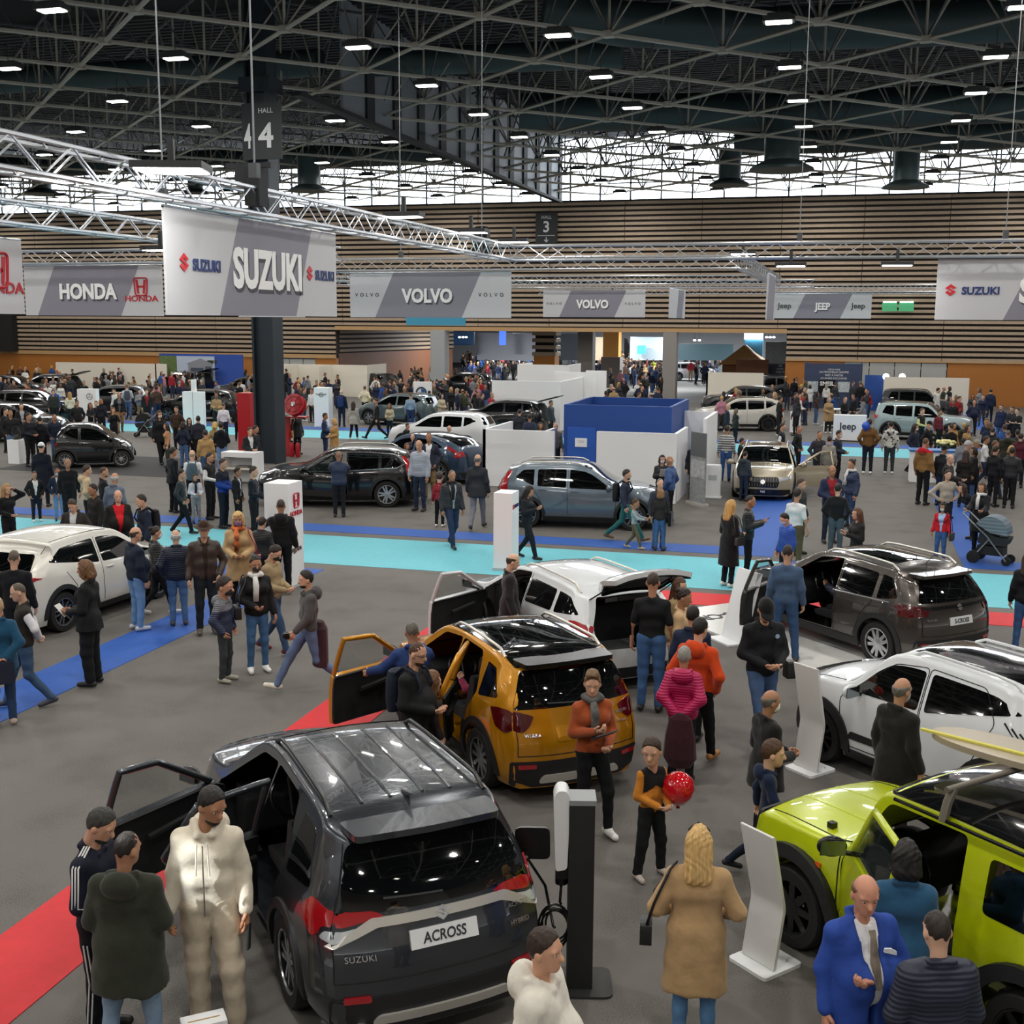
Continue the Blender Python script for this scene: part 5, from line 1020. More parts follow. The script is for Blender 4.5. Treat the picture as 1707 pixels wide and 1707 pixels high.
# acrylic info stands
def info_stand(lab,px,py,h,rz,w=.42):
    p=at(px,py); t=thing('info_stand',lab,'stand',(p.x,p.y,0),rz)
    MB().prism(rpoly(rect(-w/2,w/2,-.22,.22),.04),.03,Matrix()).build('foot_plate',WHT,t)
    prof=[(.06,.03),(.09,.03),(.0,h*.45),(.16,h),(.13,h),(-.03,h*.45)]
    MB().prism(rpoly(prof,.05),w*.85,Matrix(((0,0,1,-w*.42),(1,0,0,0),(0,1,0,0),(0,0,0,1)))).build('bent_sheet',M('#d9d9d6',.3,trans=0),t,smooth=.8)
    for x in (-.12,.12): MB().lathe([(.012,0),(.012,.012)],8,0,Matrix.Translation((x,-.13,.03))).build('screw',SILV,t)
    MB().tube([(0,-.1,.03),(0,.02,h*.72)],.006,5).build('support_rod',SILV,t); emblem(S_EMB,.045,frame((0,.115,h*.9),(1,0,0),(0,.3,1)),SILV,t); return t
info_stand('white bent info stand beside the front wheel of the lime off-roader',1275,1605,1.2,R_(140)); info_stand('white bent info stand by the front wheel of the white small SUV',1350,1283,1.3,R_(140))
t=thing('info_stand','white leaning panel between the opened tailgate and the brown grey SUV','stand',(*at(1222,1068)[:2],0),R_(40))
t.name='info_board'; MB().box(-.05,.05,-.28,.28,0,1.2,0,Matrix.Rotation(R_(14),4,'Y')).build('panel_sheet',WHT,t); MB().box(-.3,.3,-.3,.3,0,.03).build('foot_plate',WHT,t)
# white box pedestal cut off at the bottom left
p=at(338,1800); t=thing('pedestal','white box with a slot at the lower left picture edge','pedestal',(*at(343,1790)[:2],0),R_(40)); boxobj('pedestal_body',(-.15,.15,-.08,.08,0,.42),WHT,t); boxobj('card_slot',(-.11,.11,-.01,.0,.42,.423),M('#b08d4a',.5),t)
# charging column with cable
p=at(965,1640); t=thing('charging_column','black charging column with white wall box and coiled cable','charger',(p.x,p.y,0),R_(15))
boxobj('column',(-.10,.10,-.11,.11,.02,1.55),M('#1b1c1d',.5),t); MB().prism(rpoly(rect(-.26,.26,-.22,.22),.08),.02,Matrix()).build('base_plate',M('#2b2c2c',.5),t)
MB().prism(rpoly([(-.11,1.0),(-.02,1.02),(-.0,1.6),(-.03,1.66),(-.10,1.66),(-.13,1.6)],.03),.2,Matrix(((1,0,0,-.09),(0,0,1,-.1),(0,1,0,0),(0,0,0,1)))).build('wall_box',M('#d9dadb',.35),t,smooth=.8)
boxobj('cap',(-.10,.11,-.115,.115,1.55,1.59),M('#8f9294',.4,.3),t); MB().box(-.19,-.1,-.06,.06,.92,1.08).lathe([(.05,0),(.05,.14)],12,0,Matrix.Translation((-.15,0,.86))).build('plug_holder',BLACK,t)
mb=MB()
for k in range(5):
    r=(.15,.17,.13,.18,.16)[k]; mb.tube([(-.10-r*.62+r*.7*math.cos(a),-.04+.02*k,.58-r*(.2+.16*k)+r*math.sin(a)) for a in np.linspace(0,2*math.pi,22)[:-1]],.0085,6,closed=True)
mb.tube([(-.15,0,.86),(-.16,0,.7),(-.15,0,.68)],.011,6).build('cable_coil',BLACK,t,smooth=2)
q=Vector((-4.13,9.26,0))+Matrix.Rotation(R_(131.5),3,'Z')@Vector((-1.65,-.86,1.0)); q=q-p; q=Matrix.Rotation(R_(-15),3,'Z')@q
MB().tube([q,q+Vector((.12,.02,-.02)),q+Vector((.26,.03,-.25)),q+Vector((.33,.02,-.6)),(-.2,-.03,.5)],.012,6).build('charging_cable',BLACK,t,smooth=2); MB().lathe([(.035,0),(.03,.12)],10,0,Matrix.Translation(q)@Matrix.Rotation(R_(90),4,'Y')).build('charging_plug',BLACK,t)
# red fire cabinet with hose reels at the steel column
FR=M('#b3202a',.35,name='fire_red'); p=at(478,760); t=thing('fire_cabinet','red fire cabinet with hose reels at the steel column','fire cabinet',(p.x,p.y,0))
boxobj('cabinet',(-.9,.1,-.3,.2,0,1.55),FR,t); boxobj('cabinet',(-1.9,-1.35,-.3,.2,0,2.4),FR,t)
for x,y in ((.55,-.1),(-.3,-.05)):
    r=MB().lathe([(.42,0),(.42,.04),(.12,.06),(.12,.2),(.42,.22),(.42,.26)],24,0,Matrix.Translation((x,y-.1,1.95))@Matrix.Rotation(R_(90 if x<.3 else 70),4,'X')).build('hose_reel',FR,t,smooth=.6); MB().lathe([(.25,.07),(.3,.13),(.25,.19)],20,0,Matrix.Translation((x,y-.1,1.95))@Matrix.Rotation(R_(90 if x<.3 else 70),4,'X'),cap=False).build('hose',M('#2a2a2c',.7),r)
boxobj('shelf',(-.7,.9,-.25,.2,1.5,1.55),FR,t); T=Matrix.Translation((.55,-.2,1.95))@Matrix.Rotation(R_(70),4,'X'); MB().lathe([(.09,.262),(.09,.3),(.02,.31)],14,0,T).build('reel_hub',CHROME,t); mb=MB(); mb.tube([T@Vector((.3*math.cos(a),.3*math.sin(a),.265)) for a in np.linspace(0,6.28,24)[:-1]],.014,5,closed=True); [mb.tube([T@Vector((.1*math.cos(a),.1*math.sin(a),.265)),T@Vector((.4*math.cos(a),.4*math.sin(a),.265))],.012,5) for a in np.linspace(0,6.28,7)[:-1]]; mb.build('reel_spokes',M('#7d1019',.4),t)
for k,x in enumerate((.35,.6)):
    e=thing('fire_extinguisher',['red fire extinguisher standing closest to the fire cabinet','red fire extinguisher, outer one beside the fire cabinet'][k],'fire extinguisher',(p.x+x,p.y-.25,0)); MB().lathe([(.08,0),(.09,.02),(.09,.48),(.05,.56),(.025,.58)],14).build('cylinder',FR,e,smooth=.6); MB().box(-.05,.05,-.02,.02,.58,.63).tube([(.03,0,.6),(.1,0,.5),(.1,0,.25)],.012).build('valve_hose',BLACK,e)
# paragolf-like flower arrangement at the right desk
p=at(1576,790); t=thing('reception_desk','white reception desk with flowers at the right, crowded by visitors','desk',(3.0,41.5,0)); boxobj('desk_body',(-.9,.9,-.35,.35,0,1.02),WHT,t); boxobj('desk_top',(-.95,.95,-.4,.4,1.02,1.07),M('#2f6fb5',.3),t)
f=thing('flower_vase','yellow white flower bunch on the right reception desk','flowers',(*at(1575,752,1.15)[:2],1.07)); MB().lathe([(.06,0),(.08,.15),(.05,.2)],12).build('vase',CGLASS,f); rng=random.Random(3); mb=MB()
for k in range(26):
    a=rng.uniform(0,6.28); r=rng.uniform(0,.3); mb.lathe([(.01,0),(.07,.03),(.06,.07),(.01,.08)],7,0,Matrix.Translation((r*math.cos(a),r*math.sin(a),.34-.4*r*r+rng.uniform(-.03,.05))))
mb.build('blossoms',M('#e4dfa0',.6),f); mb=MB()
for k in range(30):
    a=rng.uniform(0,6.28); r=rng.uniform(.05,.3); mb.tube([(0,0,.15),(r*.6*math.cos(a),r*.6*math.sin(a),.25),(r*math.cos(a),r*math.sin(a),.3)],[.006,.03,.004],4)
mb.build('leaves',M('#4d6b2c',.7),f)
# blue balloon, wicker tray table at right edge
p=at(1436,700,0); q=at(1433,706,1.75); t=thing('balloon','blue balloon floating in front of the white lettered desk','balloon',(q.x+.22,q.y,1.66)); MB().lathe([(.01,-.2),(.06,-.17),(.13,-.06),(.15,.04),(.1,.14),(.01,.18)],16).build('balloon_skin',M('#1c4fc4',.25,0,.5,.5),t,smooth=2); MB().tube([(0,0,-.2),(.01,.01,-1.0)],.004,4).build('string',WHT,t)
# opened sun shade tray over the lime off-roader: a clear tennis racket like board
p=at(1690,1255,1.95); t=thing('paddle_board','tan oval paddle board with a yellow paddle on the roof bars of the lime off-roader','board',(1.55,9.5,1.90),R_(150)); 
MB().prism([( .95*math.cos(a)-.1*math.cos(2*a),.26*math.sin(a)) for a in np.linspace(0,2*math.pi,36)[:-1]],.05,Matrix()).build('board',M('#a59a83',.3,0,.5,.5),t,smooth=.6); MB().tube([(-.8,.05,.06),(.9,.12,.06)],.016,6).prism(rpoly([(-1.1,0),(-.8,-.06),(-.8,.16),(-1.1,.12)],.05),.02,Matrix.Translation((0,0,.05))).build('paddle',M('#d8cf62',.4),t)
# pushchair
def pushchair(lab,px,py,rz,fab,hood=1):
    p=at(px,py); t=thing('pushchair',lab,'pushchair',(p.x,p.y,0),rz); g=M('#9a9da0',.35,.7)
    for x,y,r in ((.38,-.2,.1),(.38,.2,.1),(-.3,-.26,.14),(-.3,.26,.14)): w_=MB().lathe([(r*.6,-.025),(r,-.02),(r,.02),(r*.6,.025)],16,0,Matrix.Translation((x,y,r))@Matrix.Rotation(R_(90),4,'X')).build('wheel',TYRE,t,smooth=.7); MB().lathe([(r*.6,-.015),(r*.6,.015)],12,0,Matrix.Translation((x,y,r))@Matrix.Rotation(R_(90),4,'X')).build('hub',M('#3a3c3e',.5),w_)
    mb=MB()
    for y in (-.23,.23): mb.tube([(.38,y,.1),(-.05,y,.62),(-.55,y,1.05)],.016,6).tube([(-.3,y,.14),(.0,y,.55)],.016,6)
    mb.tube([(-.55,-.23,1.05),(-.6,-.15,1.08),(-.6,.15,1.08),(-.55,.23,1.05)],.018,6).build('frame',g,t,smooth=1)
    MB().prism(rpoly([(-.25,.45),(.35,.42),(.42,.62),(.2,.6),(-.2,.72)],.06),.42,Matrix(((1,0,0,0),(0,0,1,-.21),(0,1,0,0),(0,0,0,1)))).build('seat',M('#1d2226',.8),t,smooth=.8); MB().box(-.25,.3,-.2,.2,.2,.4).build('basket',M('#17191b',.8),t)
    A=np.linspace(R_(-5),R_(150),9); mb=MB(); rows=[[( .02+.36*math.cos(a)*1.0,.0+y,.70+.36*math.sin(a)) for a in A] for y in (-.24,-.22,.22,.24)]; n=len(A); vs=[q for r in rows for q in r]
    mb.add(vs,[(i*n+k,i*n+k+1,(i+1)*n+k+1,(i+1)*n+k) for i in range(3) for k in range(n-1)]); mb.add([(0.02,-.24,.7)]+rows[0],[(0,k+1,k+2) for k in range(n-1)]); mb.add([(0.02,.24,.7)]+rows[3],[(0,k+2,k+1) for k in range(n-1)]); mb.build('hood',M(fab,.8,bump=('wave',4,.4)),t,smooth=.8)
pushchair('grey hooded pushchair on the blue carpet at the right',1650,938,R_(-20),'#6c7984'); pushchair('black pushchair left of the dark visitors beside the cyan aisle',243,728,R_(200),'#15171a')
# ---- things in the next hall
def far(lab,name,cat,px0,px1,py0,py1,Y,m,d=.3):
    a=atY(px0,py1,Y); b=atY(px1,py0,Y); return tag(boxobj(name,(min(a.x,b.x),max(a.x,b.x),Y,Y+d,max(0,a.z),b.z),m),lab,cat)
far('dark blue stage screen at the left of the far opening','stage_screen','screen',746,790,553,575,100,M('#25405f',.4,emit=.25)); far('blue light column in the left of the far opening','light_column','screen',832,842,552,575,100,M('#3a63c8',.4,emit=1.5))
far('white projection wall left in the far opening','display_wall','screen',795,900,556,600,104,M('#c9ccd2',.5)); far('white display wall behind the crowd in the far opening','display_wall','screen',1050,1106,562,600,110,M('#c6d3dc',.5)); far('turquoise display on the white wall of the far opening','display_screen','screen',1062,1076,576,590,109.5,M('#59b9c6',.4,emit=.4))
far('dark panel at the top middle of the far opening','display_wall','screen',930,968,556,600,108,M('#434a52',.6)); far('pale brick stand wall in the middle of the far opening','display_wall','screen',953,1005,562,600,112,M('#b8a68a',.7))
far('glass fronted dark stand right of the grey pillar','display_wall','screen',1131,1222,574,600,96,M('#3c4f55',.3)); far('white screen with a green figure at the upper right opening','display_screen','screen',1240,1272,554,566,90,M('#dfeee8',.4,emit=1.2)); far('sky blue panel under the bright white screen','display_wall','screen',1240,1272,567,610,90.5,M('#5aa7d8',.5))
far('light printed wall at the right end of the opening','display_wall','screen',1274,1311,570,640,87,M('#a9b5bd',.5,var=.25))
p=atY(1296,615,86.5); t=thing('stand_sign','dark blue sign with three white lines at the right of the opening','sign',(p.x,86.5,p.z)); boxobj('sign_panel',(-.62,.62,0,.06,-.36,.36),SMB,t)
for k,s_ in enumerate(('PIER','HYDRO','MOBILITÉ')): text(s_,.2,TW,t,frame((.2,-.01,.22-.22*k),(1,0,0),(0,0,1)),sx=.7)
p=atY(1238,640,88); t=thing('timber_hut','little timber hut with pitched roof in the right of the opening','hut',(p.x,88,0)); boxobj('hut_walls',(-1.5,1.5,0,2,0,2.2),M('#7a4f30',.8,var=.15),t); MB().prism([(-1.8,2.1),(1.8,2.1),(0,3.5)],2.6,Matrix(((1,0,0,0),(0,0,1,-.3),(0,1,0,0),(0,0,0,1)))).build('roof',M('#a87e4f',.8,var=.1),t)
tag(boxobj('timber_fence',(p.x-.2,p.x+2.0,84.5,84.7,0,2.6),M('#6b4630',.8,var=.15)),'dark timber fence in front of the little hut','fence')
for k,(px,lab) in enumerate([(1152,'white glossy show car beyond the right opening'),(1000,'dark show car under the orange pillar beyond the opening')]):
    g=at(px,634) if k==0 else at(px,622); car('show_car',lab,'car',(g.x,g.y),R_(20 if k==0 else 170),S,PW if k==0 else PB,2.64,.36,1.33,(5,.05,.05),'#8b9096',wins=[('S',w_) for w_ in WE],ws=wsT(S,.92,.14),lo=True)
for k,px in enumerate((766,772,777,1158,1166,1278,1284,1290)):
    p=atY(px,562 if px>1200 or px<800 else 567,97); t=thing('spot_lamp','bright little spot lamp under the ceiling of the far hall','lamp',(p.x,97,p.z),0,'spot lamps in the far hall'); MB().lathe([(.02,-.08),(.1,-.05),(.12,0),(.05,.06)],10).build('bulb',M((.95,.97,1),.4,emit=9),t); MB().tube([(0,0,.05),(0,0,5.0-p.z)],.015,4).build('stem',BLACK,t)
for k,(px,lab) in enumerate([(1040,'tall black feather flag beside the orange pillar in the opening'),(1088,'white feather flag left of the right grey pillar'),(899,'black feather flag left of the slatted pillar')]):
    p=at(px,618); t=thing('feather_flag',lab,'flag',(p.x,p.y,0)); MB().tube([(0,0,0),(0,0,3.4)],.02,5).lathe([(.2,0),(.2,.03)],10).build('pole',BLACK,t); MB().prism([(.02,1.0),(.5,1.1),(.55,2.6),(.3,3.3),(.02,3.4)],.02,frame((0,0,0),(1,0,0),(0,0,1))).build('flag_sheet',BLACK if k!=1 else WHT,t)
# ============================================================= people
def snet(f,lo,hi,h):
    lo=np.array(lo,float)-h*1.5; hi=np.array(hi,float)+h*1.5; n=np.maximum(((hi-lo)/h).astype(int)+2,3)
    ax=[lo[i]+h*np.arange(n[i]) for i in range(3)]
    X,Y,Z=np.meshgrid(*ax,indexing='ij'); F=f(X,Y,Z); s=F<0
    c=tuple(n-1); sm=np.zeros(c+(3,)); ct=np.zeros(c); quads=[]
    G=np.stack([X,Y,Z],-1)
    for a in range(3):
        sl0=[slice(None)]*3; sl1=[slice(None)]*3; sl0[a]=slice(0,-1); sl1[a]=slice(1,None)
        F0,F1=F[tuple(sl0)],F[tuple(sl1)]; cr=(F0<0)!=(F1<0); idx=np.argwhere(cr)
        if not len(idx): continue
        f0=F0[cr]; f1=F1[cr]; P=G[tuple(sl0)][cr].copy(); P[:,a]+=h*f0/(f0-f1)
        b,d=[(1,2),(2,0),(0,1)][a]; nb=[]
        for ob,od in ((0,0),(-1,0),(-1,-1),(0,-1)):
            q=idx.copy(); q[:,b]+=ob; q[:,d]+=od; nb.append(q)
        for q in nb:
            ok=np.all((q>=0)&(q<np.array(c)),1); np.add.at(sm,tuple(q[ok].T),P[ok]); np.add.at(ct,tuple(q[ok].T),1)
        ok=np.all([np.all((q>=0)&(q<np.array(c)),1) for q in nb],0); inv=f0[ok]<0
        Q=np.stack([np.ravel_multi_index(tuple(q[ok].T),c) for q in nb],1); Q[inv]=Q[inv][:,::-1]; quads.append(Q[:, ::-1])
    m=ct>0; vid=np.full(m.size,-1); vid[m.ravel()]=np.arange(m.sum()); V=(sm[m].T/ct[m]).T
    Fq=vid[np.concatenate(quads)] if quads else np.zeros((0,4),int)
    return V,Fq
def smin(a,b,k):
    if k<=0: return np.minimum(a,b)
    h=np.clip(.5+.5*(b-a)/k,0,1); return b+(a-b)*h-k*h*(1-h)
def capf(a,b,ra,rb,ky=1.0):
    a=np.array(a,float); b=np.array(b,float)
    def f(x,y,z):
        px,py,pz=x-a[0],(y-a[1])*ky,z-a[2]; d=b-a; d=d*np.array([1,ky,1]); L=max((d*d).sum(),1e-9)
        t=np.clip((px*d[0]+py*d[1]+pz*d[2])/L,0,1); return (np.sqrt((px-d[0]*t)**2+(py-d[1]*t)**2+(pz-d[2]*t)**2)-(ra+(rb-ra)*t))/ (1 if ky<=1 else ky**.5)
    return f
def ellf(c,r):
    def f(x,y,z):
        q=np.sqrt(((x-c[0])/r[0])**2+((y-c[1])/r[1])**2+((z-c[2])/r[2])**2); return (q-1)*min(r)
    return f
def uni(fs,k):
    def f(x,y,z):
        d=fs[0](x,y,z)
        for g in fs[1:]: d=smin(d,g(x,y,z),k)
        return d
    return f
ARMS={'down':((.235,-.03,1.14),(.255,.05,.89)),'pocket':((.30,-.07,1.15),(.20,.07,.93)),'phone':((.235,.0,1.14),(.07,.27,1.22)),'hold':((.25,.0,1.13),(.07,.26,1.05)),'cross':((.265,.06,1.16),(-.06,.21,1.16)),
 'back':((.27,-.13,1.17),(.05,-.19,.98)),'up':((.24,.16,1.21),(.09,.2,1.45)),'out':((.23,.16,1.19),(.19,.42,1.13)),'reach':((.23,.2,1.30),(.16,.46,1.34)),'side':((.36,.06,1.21),(.5,.22,1.12)),'hip':((.42,-.07,1.17),(.21,.04,1.0)),'swing':((.24,-.13,1.16),(.25,-.12,.91)),'swingf':((.24,.05,1.15),(.23,.24,.96)),'head':((.40,.08,1.50),(.16,.06,1.62)),'wide':((.31,-.02,1.14),(.21,.2,1.02)),'hug':((.33,.16,1.3),(.42,.36,1.32))}
LEGS={'stand':(((.10,.02,.50),(.11,-.02,.085)),((.10,.02,.50),(.11,-.02,.085))),'walk':(((.09,.17,.52),(.09,.27,.10)),((.10,-.02,.49),(.10,-.30,.13))),'stride':(((.09,.25,.53),(.09,.46,.12)),((.10,-.10,.49),(.10,-.47,.16))),'wide':(((.14,.02,.50),(.18,-.02,.085)),((.14,.02,.50),(.18,-.02,.085))),'sit':(((.10,.42,.98),(.11,.50,.56)),((.10,.42,.98),(.11,.50,.56))),'contra':(((.09,.02,.50),(.09,-.02,.085)),((.15,.09,.51),(.17,.06,.085)))}
BUILD={'m':(1.0,1.0,1.0),'f':(.88,.9,1.0),'big':(1.06,1.25,1.0),'child':(.86,.88,1.42),'slim':(.95,.88,1.0)}
PC={}
def mk(name,V,F):
    me=bpy.data.meshes.new(name); me.vertices.add(len(V)); me.vertices.foreach_set('co',np.asarray(V,np.float32).ravel()); F=np.asarray(F); me.loops.add(F.size); me.loops.foreach_set('vertex_index',F.ravel().astype(np.int32)); me.polygons.add(len(F))
    me.polygons.foreach_set('loop_start',np.arange(0,F.size,4,dtype=np.int32)); me.polygons.foreach_set('loop_total',np.full(len(F),4,np.int32)); me.polygons.foreach_set('use_smooth',[True]*len(F)); me.update(calc_edges=True); me.validate(); return me
def joints(armL,armR,legs,lean,build):
    sw,tw,hs=BUILD[build]; J={}
    la=R_(lean)
    def up(p):
        x,y,z=p; z-=.95; return (x,y*math.cos(la)+z*math.sin(la),.95-y*math.sin(la)+z*math.cos(la))
    J['up']=up; J['neck']=up((0,-.01,1.47)); J['chest']=up((0,0,1.30)); J['waist']=up((0,0,1.09)); J['pelvis']=(0,-.005,.95)
    for s,n,a in ((1,'R',armR),(-1,'L',armL)):
        e,w_=ARMS[a] if isinstance(a,str) else a
        J['sh'+n]=up((s*.168*sw,-.01,1.385)); J['el'+n]=up((s*(e[0]-.195+.185*sw),e[1],e[2]-.01)); J['wr'+n]=up((s*w_[0],w_[1],w_[2]))
        J['hip'+n]=(s*.088*sw,0,.92)
    Lg=LEGS[legs]
    for s,n,l in ((1,'R',Lg[0]),(-1,'L',Lg[1])):
        J['kn'+n]=(s*l[0][0],l[0][1],l[0][2]); J['an'+n]=(s*l[1][0],l[1][1],l[1][2])
    return J
def headf(J,hy,hp,hs):
    piv=Vector(J['neck'])+Vector((0,.0,.06)); M_=Matrix.Rotation(R_(-hy),3,'Z')@Matrix.Rotation(R_(-hp),3,'X'); inv=np.array(M_.inverted())
    def loc(x,y,z):
        x=(x-piv.x)/hs;y=(y-piv.y)/hs;z=(z-piv.z)/hs; return inv[0,0]*x+inv[0,1]*y+inv[0,2]*z, inv[1,0]*x+inv[1,1]*y+inv[1,2]*z, inv[2,0]*x+inv[2,1]*y+inv[2,2]*z
    return loc,(Matrix.Translation(piv)@M_.to_4x4()@Matrix.Scale(hs,4))
# head in its own frame: pivot at z=0 (1.53 m), crown at .25
SK=uni([ellf((0,.015,.138),(.077,.098,.108)),ellf((0,.045,.062),(.056,.062,.066)),capf((0,.085,.035),(0,.086,.037),.026,.026)],.035)
NOSE=capf((0,.103,.135),(0,.127,.094),.010,.017); EAR=[ellf((s*.079,.008,.108),(.012,.022,.032)) for s in (-1,1)]
def head_sdf(x,y,z):
    d=smin(SK(x,y,z),NOSE(x,y,z),.012)
    d=smin(d,capf((-.045,.092,.148),(.045,.092,.148),.013,.013)(x,y,z),.015); d=smin(d,capf((-.014,.100,.068),(.014,.100,.068),.010,.010)(x,y,z),.01)
    for e in EAR: d=smin(d,e(x,y,z),.008)
    for s in (-1,1): d=-smin(-d,ellf((s*.033,.112,.126),(.019,.014,.012))(x,y,z),.012)
    return d
def hair_sdf(st):
    cap=ellf((0,.009,.146),(.0845,.107,.115)); 
    def f(x,y,z):
        d=cap(x,y,z)
        if st in('short','ring','crop'):
            d=np.maximum(d,(y-.075)-(z-.19)*.9); d=np.maximum(d,.05-z+np.maximum(y,0)*1.9); d=np.maximum(d,-(d*0+1)*1e-9-0) if 0 else d
            if st=='crop': d=d+.008
            if st=='ring': d=np.maximum(d,z-.175+np.maximum(-y,0)*.3)
        elif st=='tall':
            d=np.minimum(d,ellf((0,.03,.235),(.07,.085,.05))(x,y,z)); d=np.maximum(d,(y-.085)-(z-.19)*.9); d=np.maximum(d,.05-z+np.maximum(y,0)*1.9)
        else:
            d=np.minimum(d+0,d); face=np.maximum(np.maximum(.062-y,z-.205),-1); 
            L={'long':-.17,'bob':-.015,'pony':.05,'bun':.05,'curly':-.08}[st]
            if st in('long','bob','curly'):
                w_=.092 if st!='curly' else .115
                d=smin(d,uni([capf((-.012,-.03,.12),(-.04,-.06,L+.05),w_,w_*.72,1.3),capf((.012,-.03,.12),(.04,-.06,L+.05),w_,w_*.72,1.3)],.03)(x,y,z),.03)
                for s in (-1,1): d=smin(d,capf((s*.072,.03,.13),(s*.082,.025,max(L,-.10)+.03),.028,.026)(x,y,z),.02)
            if st=='bun': d=np.minimum(d,ellf((0,-.10,.20),(.04,.04,.04))(x,y,z))
            if st=='pony': d=smin(d,capf((0,-.11,.15),(0,-.14,-.02),.032,.018)(x,y,z),.02)
            if st in('pony','bun'): d=np.maximum(d,(y-.075)-(z-.20)*.9); d=np.maximum(d,np.where((z<.22)&(y>-.2),.05-z+np.maximum(y,0)*1.9,-1)) if st=='bun' else d
            fw=.062
            d=np.maximum(d,-np.maximum(np.maximum(np.abs(x)-fw,.05-y),z-.195))
        return d+.0035*np.sin(x*95+6*np.sin(z*19))*np.sin(y*70+z*30)*(.6 if st in('short','crop','ring') else 1.4)
    return f
def mesh_of(key,name,f,lo,hi,h):
    k=(key,name)
    if k not in PC:
        V,F=snet(f,lo,hi,h); PC[k]=mk(name,V,F) if len(F) else None
    return PC[k]
def hand_fs(w_,d,n,side,curl):
    w_=Vector(w_); d=Vector(d).normalized(); n=(Vector(n)-d*Vector(n).dot(d)).normalized(); t=d.cross(n).normalized()*side
    fs=[capf(w_,w_+d*.085+t*.02,.024,.02),capf(w_,w_+d*.085-t*.022,.022,.018),capf(w_-d*.05,w_,.027,.025)]
    for i,(o,L,r) in enumerate(((.030,.070,.0095),(.010,.080,.0098),(-.011,.074,.0095),(-.031,.058,.0085))):
        p=w_+d*(.088-.006*abs(i-1))+t*o; a=0; dd=d.copy()
        for seg in (.42,.32,.26):
            a+=curl*(1+.12*i); dd=(d*math.cos(a)+n*math.sin(a)); q=p+dd*L*seg*1.1; fs.append(capf(p,q,r,r*.93)); p=q
    p=w_+d*.02+t*.028; q=p+(d*.6+t*.65+n*.25).normalized()*.04; r_=q+(d*.9+t*.15+n*.35).normalized()*.032; s_=r_+(d*.9+n*.35).normalized()*.024
    fs+=[capf(p,q,.016,.012),capf(q,r_,.0115,.0105),capf(r_,s_,.0105,.009)]; return fs
TH={'tee':.010,'shirt':.012,'sweater':.020,'jacket':.028,'hoodie':.028,'puffer':.044,'coat':.034,'suit':.026,'vest':.036,'parka':.042}
